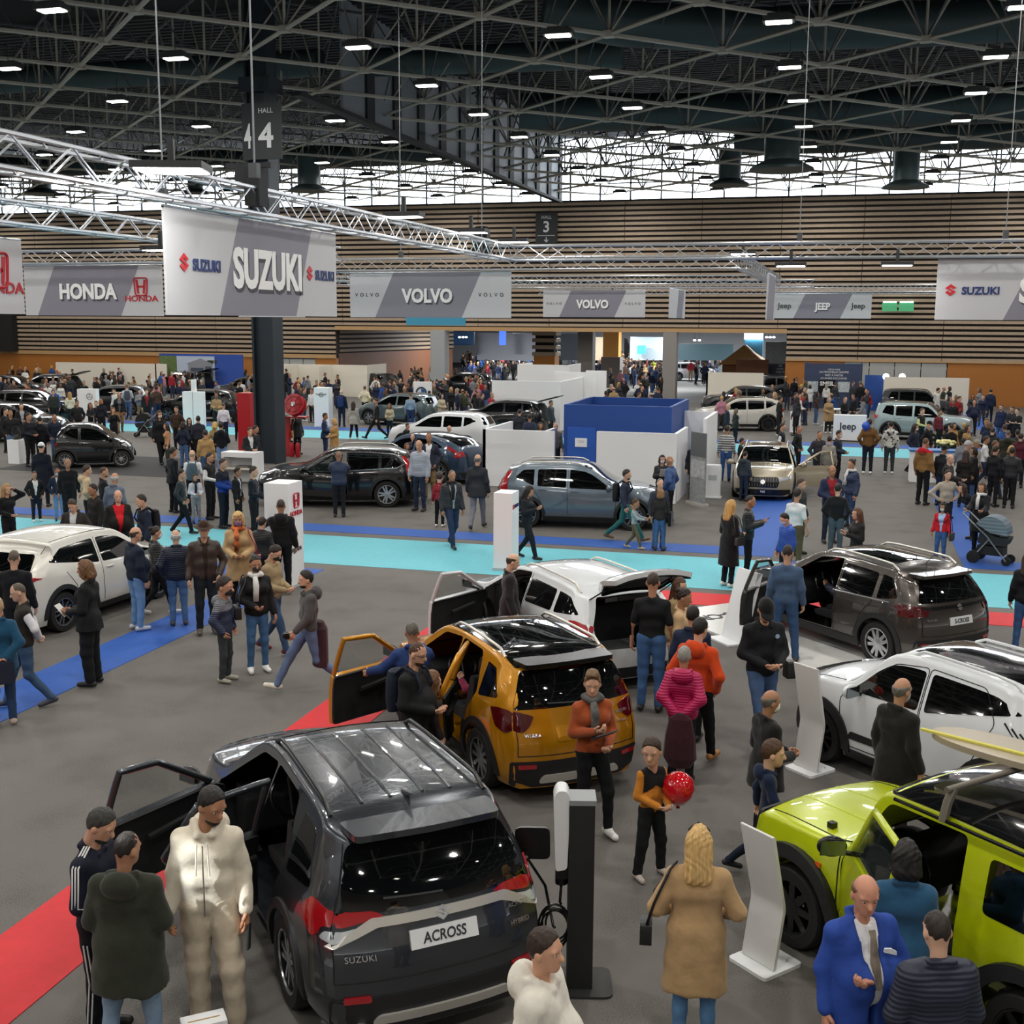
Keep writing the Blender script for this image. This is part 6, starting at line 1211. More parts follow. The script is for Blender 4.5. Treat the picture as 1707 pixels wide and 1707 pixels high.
def figure(o,res):
    """all meshes of one figure; o = dict of the pose and clothes; res 0 fine, 1 middle"""
    key=(o['armL'],o['armR'],o['legs'],o['lean'],o['build'],o['hy'],o['hp'],res); sw,tw,hs=BUILD[o['build']]
    J=joints(o['armL'],o['armR'],o['legs'],o['lean'],o['build']); loc,HM=headf(J,o['hy'],o['hp'],hs); up=J['up']; out={}
    hh=(.0085,.014,.022,.034)[res]; hc=(.016,.024,.034,.05)[res]
    fem=o['build']=='f'
    s_={'R':1,'L':-1}
    def torso(t):
        ch=.110*tw**.5+t*.9; wa=(.098 if fem else .105)*tw+t; pe=(.112 if fem else .106)*tw**.7+t
        fs=[capf(up((-.075*sw,-.005,1.29)),up((.075*sw,-.005,1.29)),ch,ch,1.18),capf(up((-.05*sw,.01*tw,1.12)),up((.05*sw,.01*tw,1.12)),wa,wa,1.18),capf((-.06*sw,0,.96),(.06*sw,0,.96),pe,pe,1.2)]
        if fem: fs.append(capf(up((-.07,.07,1.29)),up((.07,.07,1.29)),.062+t,.062+t))
        if o['build']=='big': fs.append(ellf(up((0,.07,1.1)),(.17+t,.15+t,.16+t)))
        for n in 'LR': fs.append(capf(up((s_[n]*.03,-.015,1.435)),J['sh'+n],.046+t*.6,.050+t*.75))
        return uni(fs,.055)
    def arm(n,t,r0=1.0,part=1.0):
        s,e,w_=Vector(J['sh'+n]),Vector(J['el'+n]),Vector(J['wr'+n]); fs=[capf(s,e if part>=1 else s+(e-s)*part*1.6,.050*r0+t,.042*r0+t)]
        if part>=1: fs.append(capf(e,w_-(w_-e)*.04,.040*r0+t,.030*r0+t))
        return uni(fs,.03)
    def leg(n,t,z0=0):
        h,k,a=J['hip'+n],J['kn'+n],J['an'+n]; return uni([capf(h,k,.088*tw**.5+t,.056+t),capf(k,a,.055+t,.040+t)],.03)
    # ---- body (skin): slim trunk and limbs, head with face, hands with fingers
    k=('body',)+key
    if k not in PC:
        f=uni([torso(-.018)]+[arm(n,-.010) for n in 'LR']+[leg(n,-.014) for n in 'LR']+[capf(up((0,.008,1.42)),tuple(HM@Vector((0,0,.06))),.040*hs,.052*hs)],.02)
        ar=np.array([J[q] for q in J if q not in('up',)]); lo=ar.min(0)-.16; hi=ar.max(0)+.16; lo[2]=.02
        V1,F1=snet(f,lo,hi,.032 if res<3 else .05)
        def hf(x,y,z): a,b,c=loc(x,y,z); return smin(head_sdf(a,b,c),capf((0,.004,-.09),(0,0,.06),.046,.054)(a,b,c),.02)*hs
        c0=HM@Vector((0,.01,.08)); R0=.2*hs; V2,F2=snet(hf,(c0.x-R0*.9,c0.y-R0*.95,c0.z-.20*hs),(c0.x+R0*.9,c0.y+R0*.95,c0.z+.2*hs),hh)
        Vs=[V1,V2]; Fs=[F1,F2+len(V1)]; cnt=len(V1)+len(V2)
        for n,sd in (('R',1),('L',-1)):
            w_=Vector(J['wr'+n]); d=(w_-Vector(J['el'+n])).normalized(); a=o['arm'+n]
            if a in('down','swing','swingf'): nn=Vector((-sd,0,0)); d=(d+Vector((0,0,-.6))).normalized()
            elif a in ('phone','hold','out','cross','reach'): nn=Vector((-sd*.5,0,.8))
            else: nn=Vector((-sd,.2,0))
            t_side=d.cross(nn); side=1 if t_side.dot(Vector((0,1,.3)) if a in('down','swing','swingf','pocket') else Vector((sd,.0,.4)))>0 else -1
            fs=hand_fs(w_,d,nn,side,.34 if a in('down','swing','swingf','pocket') else .55); hf2=uni(fs,.009 if res==0 else .012)
            V3,F3=snet(hf2,w_-Vector((.19,.19,.19)),w_+Vector((.19,.19,.19)),(.0062,.0095,.015,.032)[res]) if 0 else snet(hf2,[min(w_[i]-.05,w_[i]+d[i]*.2-.06) for i in range(3)],[max(w_[i]+.05,w_[i]+d[i]*.2+.06) for i in range(3)],(.0062,.0095,.015,.032)[res])
            Vs.append(V3); Fs.append(F3+cnt); cnt+=len(V3)
        PC[k]=mk('body',np.vstack(Vs),np.vstack(Fs))
    out['body']=PC[k]
    # ---- top
    ty=o['top']; t=TH[ty]; hem=o['hem']; op=o['open']; ar=np.array([J[q] for q in ('shL','shR','elL','elR','wrL','wrR','pelvis','neck')])
    lo=ar.min(0)-.17-t*2; hi=ar.max(0)+.14+t*2; lo[2]=min(hem,ar[:,2].min()-.08)-.03; lo[0]=min(lo[0],-.32); hi[0]=max(hi[0],.32); lo[1]=min(lo[1],-.32); hi[1]=max(hi[1],.34)
    def topf(x,y,z,cut=True,tt=None):
        q=t if tt is None else tt
        d=torso(q)(x,y,z)
        if hem<.86:
            r=.135*tw**.6+q; d=smin(d,capf((-.05,0,.95),(-.06,0,hem-.1),r,r+.03,1.1)(x,y,z),.05); d=smin(d,capf((.05,0,.95),(.06,0,hem-.1),r,r+.03,1.1)(x,y,z),.05)
        wv=hem+.008*np.sin(x*31)+.006*np.cos(y*27)
        d=np.maximum(d,wv-z)
        nk=Vector(up((0,.03,1.49))); d=np.maximum(d,-ellf((nk.x,nk.y,nk.z+.02),(.066,.075,.07))(x,y,z))
        if ty!='vest':
            for n in 'LR': d=smin(d,arm(n,q*.75,1.0,1.0 if ty!='tee' else .55)(x,y,z),.025)
        if ty in('hoodie','parka') or o['hood']:
            hc_=up((0,-.125,1.44)); d=smin(d,ellf(hc_,(.135,.08,.10))(x,y,z),.02); d=smin(d,uni([capf(up((-.095,-.05,1.49)),up((-.05,.075,1.44)),.032,.028),capf(up((.095,-.05,1.49)),up((.05,.075,1.44)),.032,.028)],.01)(x,y,z),.02)
        elif ty in('jacket','coat','puffer','suit','vest'):
            for s in (-1,1): d=smin(d,capf(up((s*.075,-.06,1.49)),up((s*.055,.07,1.43)),.024,.018)(x,y,z),.012)
            d=smin(d,capf(up((-.07,-.065,1.495)),up((.07,-.065,1.495)),.026,.026)(x,y,z),.012)
        if ty in('jacket','coat','suit','hoodie','parka','sweater','shirt','tee') and res<2:
            d=d+.004*np.sin(26*z+9*x)*np.sin(17*x+5*y)
        if op:
            c0=up((0,0,1.2)); 
            d=np.maximum(d,-np.maximum(np.maximum(np.abs(x)-.012-op*.075*np.clip((z-.98)/.45,.12,1),-(y-.02)),z-1.5))
        return d
    out['top']=mesh_of(key+(ty,hem,op,o['hood']),'top',topf,lo,hi,hc)
    if ty=='vest':
        out['shirt']=mesh_of(key,'shirt',lambda x,y,z: uni([arm(n,.012) for n in 'LR']+[torso(.006)],.02)(x,y,z),lo,hi,hc)
    elif op:
        def sf(x,y,z):
            nk=Vector(up((0,.03,1.49))); d=np.maximum(torso(t*.45)(x,y,z),.90-z); return np.maximum(d,-ellf((nk.x,nk.y,nk.z+.02),(.06,.07,.07))(x,y,z))
        out['shirt']=mesh_of(key+(ty,),'shirt',sf,lo,hi,hc)
    # ---- trousers / shoes
    def lf(x,y,z):
        d=uni([leg(n,o['lt']) for n in 'LR']+[capf((-.06*sw,0,.96),(.06*sw,0,.96),.112*tw**.7,.112*tw**.7,1.2)],.035)(x,y,z); d=d+.003*np.sin(38*z+6*x)
        for n in 'LR': pass
        return np.maximum(np.maximum(d,z-1.02),.075-z)
    ar=np.array([J[q] for q in ('hipL','hipR','knL','knR','anL','anR')]); lo=ar.min(0)-.16; hi=ar.max(0)+.16; lo[2]=.04; hi[2]=1.04
    out['trousers']=mesh_of((o['legs'],o['build'],o['lt'],res),'trousers',lf,lo,hi,hc)
    for n in 'LR':
        a=Vector(J['an'+n]); bk=a.z>.11; fd=Vector((.02*(1 if n=='R' else -1),.155,-.03 if not bk else (-.075 if a.y<0 else .02)))
        z=a.z-.04
        def sh(x,y,zz,a=a,fd=fd):
            d=uni([capf(a+Vector((0,-.045,-.032)),a+Vector((fd.x,fd.y,fd.z-.01)),.043,.036),capf(a,a+Vector((0,.02,-.02)),.045,.045)],.02)(x,y,zz)
            return np.maximum(d,(a.z-.083)-zz-(0 if abs(fd.z+.03)<.001 else .08)) if abs(fd.z+.03)<.001 else d
        out['shoe'+n]=mesh_of((o['legs'],o['build'],n,res),'shoe',sh,a-Vector((.1,.13,.13)),a+Vector((.1,.24,.1)),(.012,.018,.026,.04)[res])
    # ---- hair etc in the head frame (shared meshes, placed by the head matrix)
    out['HM']=HM; out['J']=J; hs_=o['hair']
    if hs_ in('short','ring','crop','tall','long','bob','pony','bun','curly'):
        hf=hair_sdf(hs_); out['hair']=mesh_of((hs_,res),'hair',hf,(-.14,-.19,-.22 if hs_ in('long','curly','bob') else -.06),(.14,.16,.31),hh*1.1)
    if hs_ in('cap','hat','beanie'):
        def hatf(x,y,z):
            d=np.maximum(ellf((0,.008,.155),(.093,.116,.118))(x,y,z),.155-z)
            if hs_=='cap': d=smin(d,np.maximum(ellf((0,.12,.155),(.075,.095,.02))(x,y,z),.04-y),.008)
            if hs_=='hat': d=smin(d,ellf((0,.01,.165),(.155,.175,.016))(x,y,z),.015)
            if hs_=='beanie': d=np.maximum(ellf((0,.0,.15),(.092,.112,.125))(x,y,z),.11-z+np.maximum(y,0)*.5)
            return d
        out['hat']=mesh_of((hs_,res),'hat',hatf,(-.18,-.2,.05),(.18,.24,.31),hh*1.1)
        out['hair']=mesh_of(('crop',res),'hair',hair_sdf('crop'),(-.14,-.17,-.06),(.14,.16,.30),hh*1.1)
    if o['beard']: out['beard']=mesh_of((res,),'beard',lambda x,y,z:np.maximum(np.maximum(uni([ellf((0,.045,.062),(.0595,.0655,.069)),capf((0,.085,.033),(0,.086,.033),.0295,.0295)],.03)(x,y,z),z-.085-np.maximum(.04-y,0)*.8),-(y+.0)),(-.1,-.05,-.06),(.1,.17,.14),hh)
    if o['mask']: out['mask']=mesh_of((res,),'mask',lambda x,y,z:np.maximum(np.maximum(uni([ellf((0,.05,.070),(.062,.072,.070)),capf((0,.10,.09),(0,.10,.06),.028,.026)],.03)(x,y,z),z-.112),-(y-.028)),(-.1,-.02,-.04),(.1,.19,.15),hh)
    return out
# small shared face pieces in the head frame
def _ball(c,r,mat,n=8):
    bm=bmesh.new(); bmesh.ops.create_uvsphere(bm,u_segments=n+2,v_segments=n,radius=1)
    for v in bm.verts: v.co=Vector((c[0]+v.co.x*r[0],c[1]+v.co.y*r[1],c[2]+v.co.z*r[2]))
    me=bpy.data.meshes.new('p'); bm.to_mesh(me); bm.free(); me.polygons.foreach_set('use_smooth',[True]*len(me.polygons)); me.materials.append(mat); return me
EYEW=M('#cfc9c2',.3); EYED=M('#241a14',.2); LIP=M('#8f5348',.5)
FACE=[('eye',_ball((s*.033,.0955,.126),(.0135,.009,.0075),EYEW)) for s in (-1,1)]+[('pupil',_ball((s*.033,.1035,.126),(.006,.0025,.0062),EYED,6)) for s in (-1,1)]+[('mouth',_ball((0,.1085,.067),(.021,.0045,.0055),LIP))]
BROW=[MB().tube([(s*.016,.104,.149),(s*.035,.103,.155),(s*.052,.088,.149)],.0038,5) for s in (-1,1)]
BROWM=[b.mesh('eyebrow',EYED,2) for b in BROW]
def fab(c,ty):
    if ty=='puffer': return M(c,.45,0,.4,bump=('wave',9.5,.32),name='quilted_fabric')
    if ty in('coat','sweater','parka','hoodie'): return M(c,.9,0,.15,bump=('noise',14,.4),var=.1,sheen=.15,name='woven_fabric')
    if ty=='denim': return M(c,.85,0,.2,var=.14,bump=('noise',13,.45),name='denim')
    if ty=='leather': return M(c,.4,0,.5,bump=('noise',40,.2),name='leather')
    return M(c,.75,0,.25,var=.07,bump=('noise',11,.45),name='cloth')
def put(me,mat,name,root,mtx=None):
    if me is None: return
    o=bpy.data.objects.new(name,me); COL.objects.link(o); o.parent=root
    if mtx is not None: o.matrix_local=mtx
    if not me.materials: me.materials.append(mat)
    if mat is not None: o.material_slots[0].link='OBJECT'; o.material_slots[0].material=mat
    return o
SKIN=['#b98a6e','#c79a80','#a87a5e','#d0a68c','#8a5f45']
NP=[0]
def person(label,x,yh,yf,face,top,tc,lc,hair='short',hc='#2a211b',arm='down',legs='stand',build='m',h=None,skin=None,shoe='#1c1c1e',mask=None,beard=0,open_=0,sc='#c9c9c6',hem=None,lean=0,hy=0,hp=8,hood=0,lt=.012,lj='denim',scarf=None,hatc='#1b1b1d',group=None,xf=None,res=None,mat=None,cat='person',pos=None):
    NP[0]+=1
    if yf:
        g,H=tall(x if xf is None else xf,yf,yh); H=min(max(H,1.0),1.98)
    else:
        H=h or (1.65 if build=='f' else 1.76); q=at(x,yh,H); g=Vector((q.x,q.y,0))
    z=0
    if pos: g=Vector((pos[0],pos[1],0)); H=h; z=pos[2]
    px=abs(proj((g.x,g.y,H))[1]-proj((g.x,g.y,0))[1])
    if res is None: res=0 if px>170 else 1 if px>85 else 2
    al,ar_=(arm,arm) if isinstance(arm,str) else arm
    o=dict(armL=al,armR=ar_,legs=legs,lean=lean,build=build,hy=hy,hp=hp,top=top,hem=hem if hem is not None else {'coat':.56,'parka':.72,'suit':.80,'puffer':.86,'tee':.90,'sweater':.90,'hoodie':.88,'vest':.88}.get(top,.87),open=open_,hood=hood,hair=hair,beard=beard,mask=bool(mask),lt=lt)
    m=figure(o,res)
    toc=Vector((-g.x,-g.y,0)).normalized(); ri=Vector((-toc.y,toc.x,0)); fv=toc*math.cos(R_(face))+ri*math.sin(R_(face)) if not pos else Vector((math.cos(face),math.sin(face),0))
    root=thing('person',label,cat,(g.x,g.y,z),math.atan2(fv.y,fv.x)-math.pi/2,group); s=H/1.78/(1.059 if build=='child' else 1); root.scale=(s,s,s)
    sk=M(skin or SKIN[NP[0]%4],.5,0,.35,name='skin'); tm=mat or fab(tc,top)
    put(m['body'],sk,'body',root); put(m['top'],tm,{'coat':'coat','parka':'coat','tee':'shirt','shirt':'shirt','sweater':'sweater','hoodie':'hooded_top','suit':'suit_jacket','vest':'vest','puffer':'puffer_jacket'}.get(top,'jacket'),root)
    if 'shirt' in m: put(m['shirt'],fab(sc,'shirt'),'shirt',root)
    put(m['trousers'],fab(lc,lj),'trousers',root)
    for n in 'LR': put(m['shoe'+n],M(shoe,.5),'shoe',root)
    hm=M(hc,.55,0,.4,bump=('strand',46,.6),var=.3,name='hair')
    if 'hair' in m: put(m['hair'],hm,'hair',root,m['HM'])
    if 'hat' in m: put(m['hat'],fab(hatc,'sweater'),'hat',root,m['HM'])
    if 'beard' in m: put(m['beard'],hm,'beard',root,m['HM'])
    if 'mask' in m: put(m['mask'],M(mask,.7),'face_mask',root,m['HM'])
    if res<2:
        for nm,me in FACE:
            if nm=='mouth' and mask: continue
            put(me,None,nm,root,m['HM'])
        if res==0:
            for me in BROWM: put(me,None,'eyebrow',root,m['HM'])
    if scarf:
        up=m['J']['up']; mb=MB(); mb.tube([Vector(up((.085*math.cos(a),.0+.085*math.sin(a),1.49+.01*math.cos(3*a)))) for a in np.linspace(0,2*math.pi,15)[:-1]],.038,8,closed=True)
        mb.tube([up((.03,.10,1.47)),up((.03,.155,1.35)),up((.04,.15,1.12))],[.035,.045,.04],8); mb.build('scarf',scarf if not isinstance(scarf,str) else fab(scarf,'sweater'),root,smooth=2)
    root['H']=0; del root['H']
    return root,m
def local(root,p):
    """a point of the figure's own frame in the hall"""
    return Matrix.Translation(root.location)@Matrix.Rotation(root.rotation_euler.z,4,'Z')@Matrix.Scale(root.scale[0],4)@Vector(p)
def held(name,lab,cat,root,p,mb_or,mat,rot=(0,0,0)):
    q=local(root,p); t=mb_or.build(name,mat); t.matrix_world=Matrix.Translation(q)@Matrix.Rotation(root.rotation_euler.z,4,'Z')@Matrix.Rotation(R_(rot[0]),4,'X')@Matrix.Rotation(R_(rot[1]),4,'Y')@Matrix.Rotation(R_(rot[2]),4,'Z'); return tag(t,lab,cat)
def backpack(lab,root,col,m):
    up=m['J']['up']; mb=MB(); T=Matrix.Translation(Vector(up((0,-.23,1.22)))); 
    mb.lathe([(.05,-.24),(.13,-.23),(.15,-.1),(.145,.1),(.11,.21),(.03,.23)],14,0,T@Matrix.Diagonal((1,.62,1,1)))
    for s in (-1,1): mb.tube([up((s*.08,-.2,1.40)),up((s*.105,-.08,1.50)),up((s*.12,.09,1.45)),up((s*.13,.15,1.3)),up((s*.15,.05,1.15)),up((s*.12,-.16,1.08))],.018,6)
    o=mb.build('backpack',fab(col,'jacket'),smooth=.9); o.matrix_world=local_m(root); return tag(o,lab,'backpack')
def local_m(root): return Matrix.Translation(root.location)@Matrix.Rotation(root.rotation_euler.z,4,'Z')@Matrix.Scale(root.scale[0],4)
def bag(lab,root,m,col,side=1,z=.95,w_=.2,h=.17,strap=True,y=0.0,fabt='leather',ox=0):
    up=m['J']['up']; x=(.27+ox)*side; mb=MB(); mb.prism(rpoly([(-w_/2,-h/2),(w_/2,-h/2),(w_*.42,h/2),(-w_*.42,h/2)],.03),.09,Matrix(((0,0,side,x),(1,0,0,y),(0,1,0,z),(0,0,0,1))))
    o=mb.build('shoulder_bag',fab(col,fabt),smooth=.8); o.matrix_world=local_m(root)
    if strap:
        st=MB().tube([(x+.04*side,y-.08,z+h/2),up((side*(.27+ox*.8),-.09,1.2)),up((side*(.19+ox*.3),-.075,1.465)),up((side*.16,-.01,1.50)),up((side*.17,.10,1.42)),up((side*(.27+ox*.8),.10,1.2)),(x+.02*side,y+.09,z+h/2)],.011,5).build('strap',fab(col,fabt),o,smooth=2)
    return tag(o,lab,'bag')
def phone(lab,root,m,n='R',col='#15161a'):
    w_=Vector(m['J']['wr'+n]); e=Vector(m['J']['el'+n]); d=(w_-e).normalized(); p=w_+d*.10+Vector((0,.0,.035)); return held('smartphone',lab,'phone',root,p,MB().box(-.037,.037,-.075,.075,-.005,.005),M(col,.2),(35,0,0))
def leaflet(lab,root,m,n='R',col='#e4e2dc',sz=(.16,.22)):
    w_=Vector(m['J']['wr'+n]); e=Vector(m['J']['el'+n]); d=(w_-e).normalized(); p=w_+d*.13+Vector((0,.02,.04)); return held('leaflet',lab,'leaflet',root,p,MB().box(-sz[0]/2,sz[0]/2,-sz[1]/2,sz[1]/2,-.003,.003),M(col,.5),(48,0,0))
def two_tone(root,cond,col,fn='sweater'):
    o=[c for c in root.children if c.name.split('.')[0] in('sweater','puffer_jacket','jacket','hooded_top')][0]; base=o.material_slots[0].material; o.data=o.data.copy(); o.data.materials.append(fab(col,fn)); o.material_slots[0].link='OBJECT'; o.material_slots[0].material=base
    for p in o.data.polygons: p.material_index=1 if cond(p.center) else 0
# ------------------------------------------------------------- the visitors close to us
r,m=person('man in navy track suit with white side stripes at the lower left',152,1340,None,62,'jacket','#15192a','#14161f','short','#34332f',arm='hold',h=1.80,beard=1,hp=30,hy=0,lj='jacket',res=0)
for n,s in (('L',-1),('R',1)):
    for k in (-1,0,1):
        S_,E_,W_=[Vector(m['J'][q+n]) for q in ('sh','el','wr')]; d=(E_-S_).normalized(); o_=Vector((s,.0,.25)); o_=(o_-d*o_.dot(d)).normalized(); sd=d.cross(o_)
        d2=(W_-E_).normalized(); o2=(o_-d2*o_.dot(d2)).normalized()
        MB().tube([Vector(m['J']['up']((s*.09,.0,1.50)))+sd*.02*k,S_+o_*.085+sd*.022*k+Vector((0,0,.0)),(S_+E_)/2+o_*.073+sd*.022*k,E_+o_*.066+sd*.022*k,(E_+W_)/2+o2*.06+sd*.02*k,W_+o2*.052+sd*.018*k],.006,5).build('sleeve_stripe',M('#dcdcdc',.6),r,smooth=2)
    for k in (-1,1):
        H_,K_,A_=[Vector(m['J'][q+n]) for q in ('hip','kn','an')]; MB().tube([H_+Vector((s*.105,.015*k,-.12)),K_+Vector((s*.072,.015*k,0)),A_+Vector((s*.055,.015*k,.05))],.006,5).build('leg_stripe',M('#dcdcdc',.6),r)
phone('black phone held by the man in the striped track suit',r,m)
person('man in dark green hooded parka and jeans with his back to us',205,1388,None,160,'parka','#2f3329','#7d95ad','crop','#221c18',arm='hold',build='big',h=1.74,hem=.62,hood=1,hy=25,res=0,legs='wide')
r,m=person('man in cream hooded tracksuit beside the grey SUV doors',357,1305,1712,-12,'hoodie','#d2c9b6','#c4b7a1','short','#1d1815',arm=('down','down'),beard=1,hy=-48,hp=22,lj='hoodie',lt=.028,shoe='#c9c5bb',skin='#a9795c',res=0,legs='contra')
r0=r
for s in (-1,1): MB().tube([m['J']['up']((s*.035,.16,1.42)),m['J']['up']((s*.04,.175,1.3)),m['J']['up']((s*.045,.172,1.2))],.006,5).build('drawstring',M('#e6e0d2',.7),r)
MB().tube([m['J']['up']((0,.152,1.40)),m['J']['up']((0,.160,1.2)),m['J']['up']((0,.150,1.0)),(0,.155,.9)],.005,5).build('zip',M('#8f8a80',.4,.6),r)
held('tablet_wallet','dark folder hanging from the hand of the man in cream','wallet',r,Vector(m['J']['wrL'])+Vector((-.02,.04,-.17)),MB().box(-.006,.006,-.06,.06,-.09,.09),M('#1f2523',.4),(20,0,0))
r,m=person('man in off-white padded jacket at the lower middle edge',905,1547,None,75,'parka','#dcd7cb','#202226','short','#33241b',arm='pocket',h=1.78,hood=1,hem=.84,build='big',hp=4,hy=10,res=0,skin='#cf9d80',beard=0)
r,m=person('blond woman in long tan coat seen from behind',1166,1378,None,182,'coat','#b3936a','#5a80a8','long','#c9a469',arm='wide',build='m',h=1.70,hem=.50,res=0,shoe='#4a3a2c')
b=bag('small black shoulder bag at the side of the tan coat',r,m,'#121214',-1,.93,.2,.17,ox=.06)
MB().tube([m['HM']@Vector((x,.05-abs(x)*.35,.258-abs(x)**1.6*3)) for x in (-.08,-.05,0,.05,.08)],.008,5).build('sunglasses',BLACK,r)
r,m=person('bald man in royal blue suit with white shirt and tie',1442,1452,None,32,'suit','#2a489a','#27438f','ring','#6d4f3d',arm=('cross','down'),h=1.79,open_=.8,sc='#e3e3e6',hp=14,hy=12,skin='#c98f76',res=0,lj='suit',shoe='#3a2416',build='big')
MB().tube([m['J']['up']((0,.115,1.44)),m['J']['up']((0,.135,1.40)),m['J']['up']((0,.17,1.25)),m['J']['up']((0,.215,1.10))],[.022,.018,.03,.036],8).build('tie',M('#7d7466',.6,var=.5),r)
MB().prism([(0,0),(.09,.03),(.085,.055),(.04,.05),(0,.025)],.012,Matrix(((1,0,0,-.15),(0,0,-1,.172),(0,1,0,1.28),(0,0,0,1)))).build('pocket_square',M('#eceef2',.6),r)
person('man in dark navy quilted jacket at the lower right, back to us',1568,1522,None,205,'puffer','#262b3d','#202226','crop','#2a221d',arm='hold',h=1.75,hp=12,res=0)
person('woman with black bob in teal blue fleece beside the lime car door',1513,1402,None,188,'coat','#2d5675','#23272e','bob','#15110f',arm='hold',build='f',h=1.71,hem=.74,res=0)
r,m=person('bearded bald man in black jacket between the grey and orange SUVs',690,1068,None,62,'jacket','#17181a','#1d1f23','crop','#4a3022',arm='hold',build='big',h=1.80,beard=1,hp=16,res=0,skin='#c99a80')
MB().tube([m['HM']@Vector(p) for p in ((-.08,.02,.125),(-.06,.1,.13),(-.016,.118,.128),(.016,.118,.128),(.06,.1,.13),(.08,.02,.125))],.0035,5).build('glasses',BLACK,r)
backpack('black backpack of the bearded bald man',r,'#202735',m)
person('grey-haired man in blue jacket leaning at the orange SUV driver door',687,1036,None,185,'jacket','#22396b','#23272e','crop','#5d574e',arm=('side','reach'),h=1.76,res=0)
person('girl with long brown hair half hidden beside the bearded bald man',716,1118,None,120,'jacket','#2a2326','#2a2d33','long','#6b4a30',build='child',h=1.38,res=1)
r,m=person('person in rust sweater with checked scarf holding a clipboard',984,1116,1393,22,'sweater','#9a4a27','#17181a','tall','#6d5236',arm=('hold','phone'),build='f',shoe='#e4e2de',hp=14,hy=22,hem=.93,lt=.008,res=0,scarf=M('#5b5a58',.9,var=.6,bump=('noise',40,.4)),legs='contra',skin='#c99a80')
held('clipboard','dark clipboard in the hands of the person in rust sweater','clipboard',r,(.0,.33,1.20),MB().box(-.12,.12,-.08,.08,-.006,.006),M('#2c3436',.5),(30,10,0))
r,m=person('boy in orange and black sweater holding a red balloon',1083,1226,1462,35,'sweater','#bd7827','#161719','short','#3a2a1e',arm=('hold','hold'),build='child',shoe='#b9aea6',hp=10,hy=45,res=0,lj='jacket',lt=.02,legs='wide')
two_tone(r,lambda c:c.z>1.26-.10*abs(c.x)/.16 and abs(c.x)<.165 and c.y>-.2,'#17181a')
q=at(1131,1313,.92); t=thing('balloon','shiny red balloon held by the boy','balloon',q); MB().lathe([(.01,-.17),(.07,-.15),(.13,-.08),(.155,.0),(.13,.09),(.07,.14),(.01,.155)],24).build('balloon_skin',M('#c5121c',.12,0,.6,1),t,smooth=2); MB().lathe([(.02,-.2),(.012,-.17),(.01,-.165)],8).build('knot',M('#a10f18',.3),t)
r,m=person('grey-haired woman in magenta quilted jacket, hands behind her back',1134,1078,1306,172,'puffer','#b01552','#1a1b1d','short','#8f8b84',arm='back',build='f',hood=1,res=0,shoe='#2a221d')
held('folded_coat','dark maroon coat hanging behind the magenta jacket','coat',r,(.02,-.27,.72),MB().lathe([(.05,.26),(.13,.2),(.17,0),(.19,-.25),(.12,-.36),(.03,-.38)],14,0,Matrix.Diagonal((1,.5,1,1))),fab('#3b1d24','sweater'))
person('youth in orange hooded sweatshirt seen from behind',1158,1030,1278,158,'hoodie','#c8461c','#18191b','short','#1c1614',arm='pocket',hy=10,res=0,shoe='#a5713a',legs='walk')
person('dark-haired person in navy hidden behind the orange sweatshirt',1155,1010,None,170,'jacket','#1d2740','#1b1c20','short','#191412',h=1.74,res=1)
person('man in black t-shirt and jeans at the open estate tailgate',1083,954,1185,172,'tee','#16171a','#41618f','crop','#3c2e25',arm='down',res=0,shoe='#202124',skin='#b58468')
person('woman in long beige coat with tied dark hair',1137,980,None,78,'coat','#c8a780','#1c1d20','bun','#2a1d17',arm=('hold','phone'),build='f',h=1.70,hem=.58,res=0,hp=14)
person('woman with long brown hair and tan jacket behind the beige coat',1132,962,None,50,'jacket','#9b855f','#23252a','long','#4a3021',build='f',h=1.70,res=1)
r,m=person('bearded man in black sports jacket and cap with brown boots',1266,992,1248,22,'jacket','#15171b','#4a6288','cap','#6d4a33',arm='hold',beard=1,hp=32,hy=12,res=0,shoe='#8a5a2c',lt=.008,hatc='#18191b',legs='walk',skin='#c99a80')
MB().lathe([(.001,0),(.025,.0),(.025,.004),(.001,.004)],14,0,Matrix.Translation((-.09,.165,1.35))@Matrix.Rotation(R_(-90),4,'X')).build('chest_badge',M('#9db4cf',.4),r)
bag('black belt bag of the man in the cap',r,m,'#17181a',-1,.92,.16,.2,strap=False)
person('man in slate blue sweatshirt and jeans before the brown grey SUV door',1305,908,1103,178,'sweater','#475c79','#3b5478','crop','#2a221c',arm='down',res=0,shoe='#2b2522',legs='wide')
person('old man with face mask in black coat at the white small SUV front',1282,1150,None,118,'coat','#1b1a19','#1d1d1f','ring','#5f5a54',h=1.66,mask='#e2e2de',res=0,arm='hold',hem=.72)
person('boy in navy hooded top walking beside the black coat',1311,1232,1462,95,'hoodie','#1c2840','#1b2334','short','#4a3220',build='child',arm=('swing','swingf'),legs='stride',hood=1,res=0,xf=1275)
person('grey-haired man in dark coat looking into the white small SUV',1502,1130,None,140,'coat','#211f1c','#201f1f','ring','#6a6560',h=1.77,mask='#c4cfd8',res=0,arm='down',hem=.7)
r,m=person('bearded man in charcoal hooded top striding left in white trainers',517,950,1152,-78,'hoodie','#4a4848','#5f7092','short','#1e1714',arm=('swingf','swing'),legs='stride',beard=1,shoe='#dcd6c6',res=0)
held('tied_jacket','maroon jacket tied round the waist of the striding man','jacket',r,(.0,-.16,.68),MB().lathe([(.1,.34),(.19,.25),(.2,-.1),(.2,-.3),(.03,-.31)],14,0,Matrix.Diagonal((1,.55,1,1))),fab('#3a2229','sweater'))
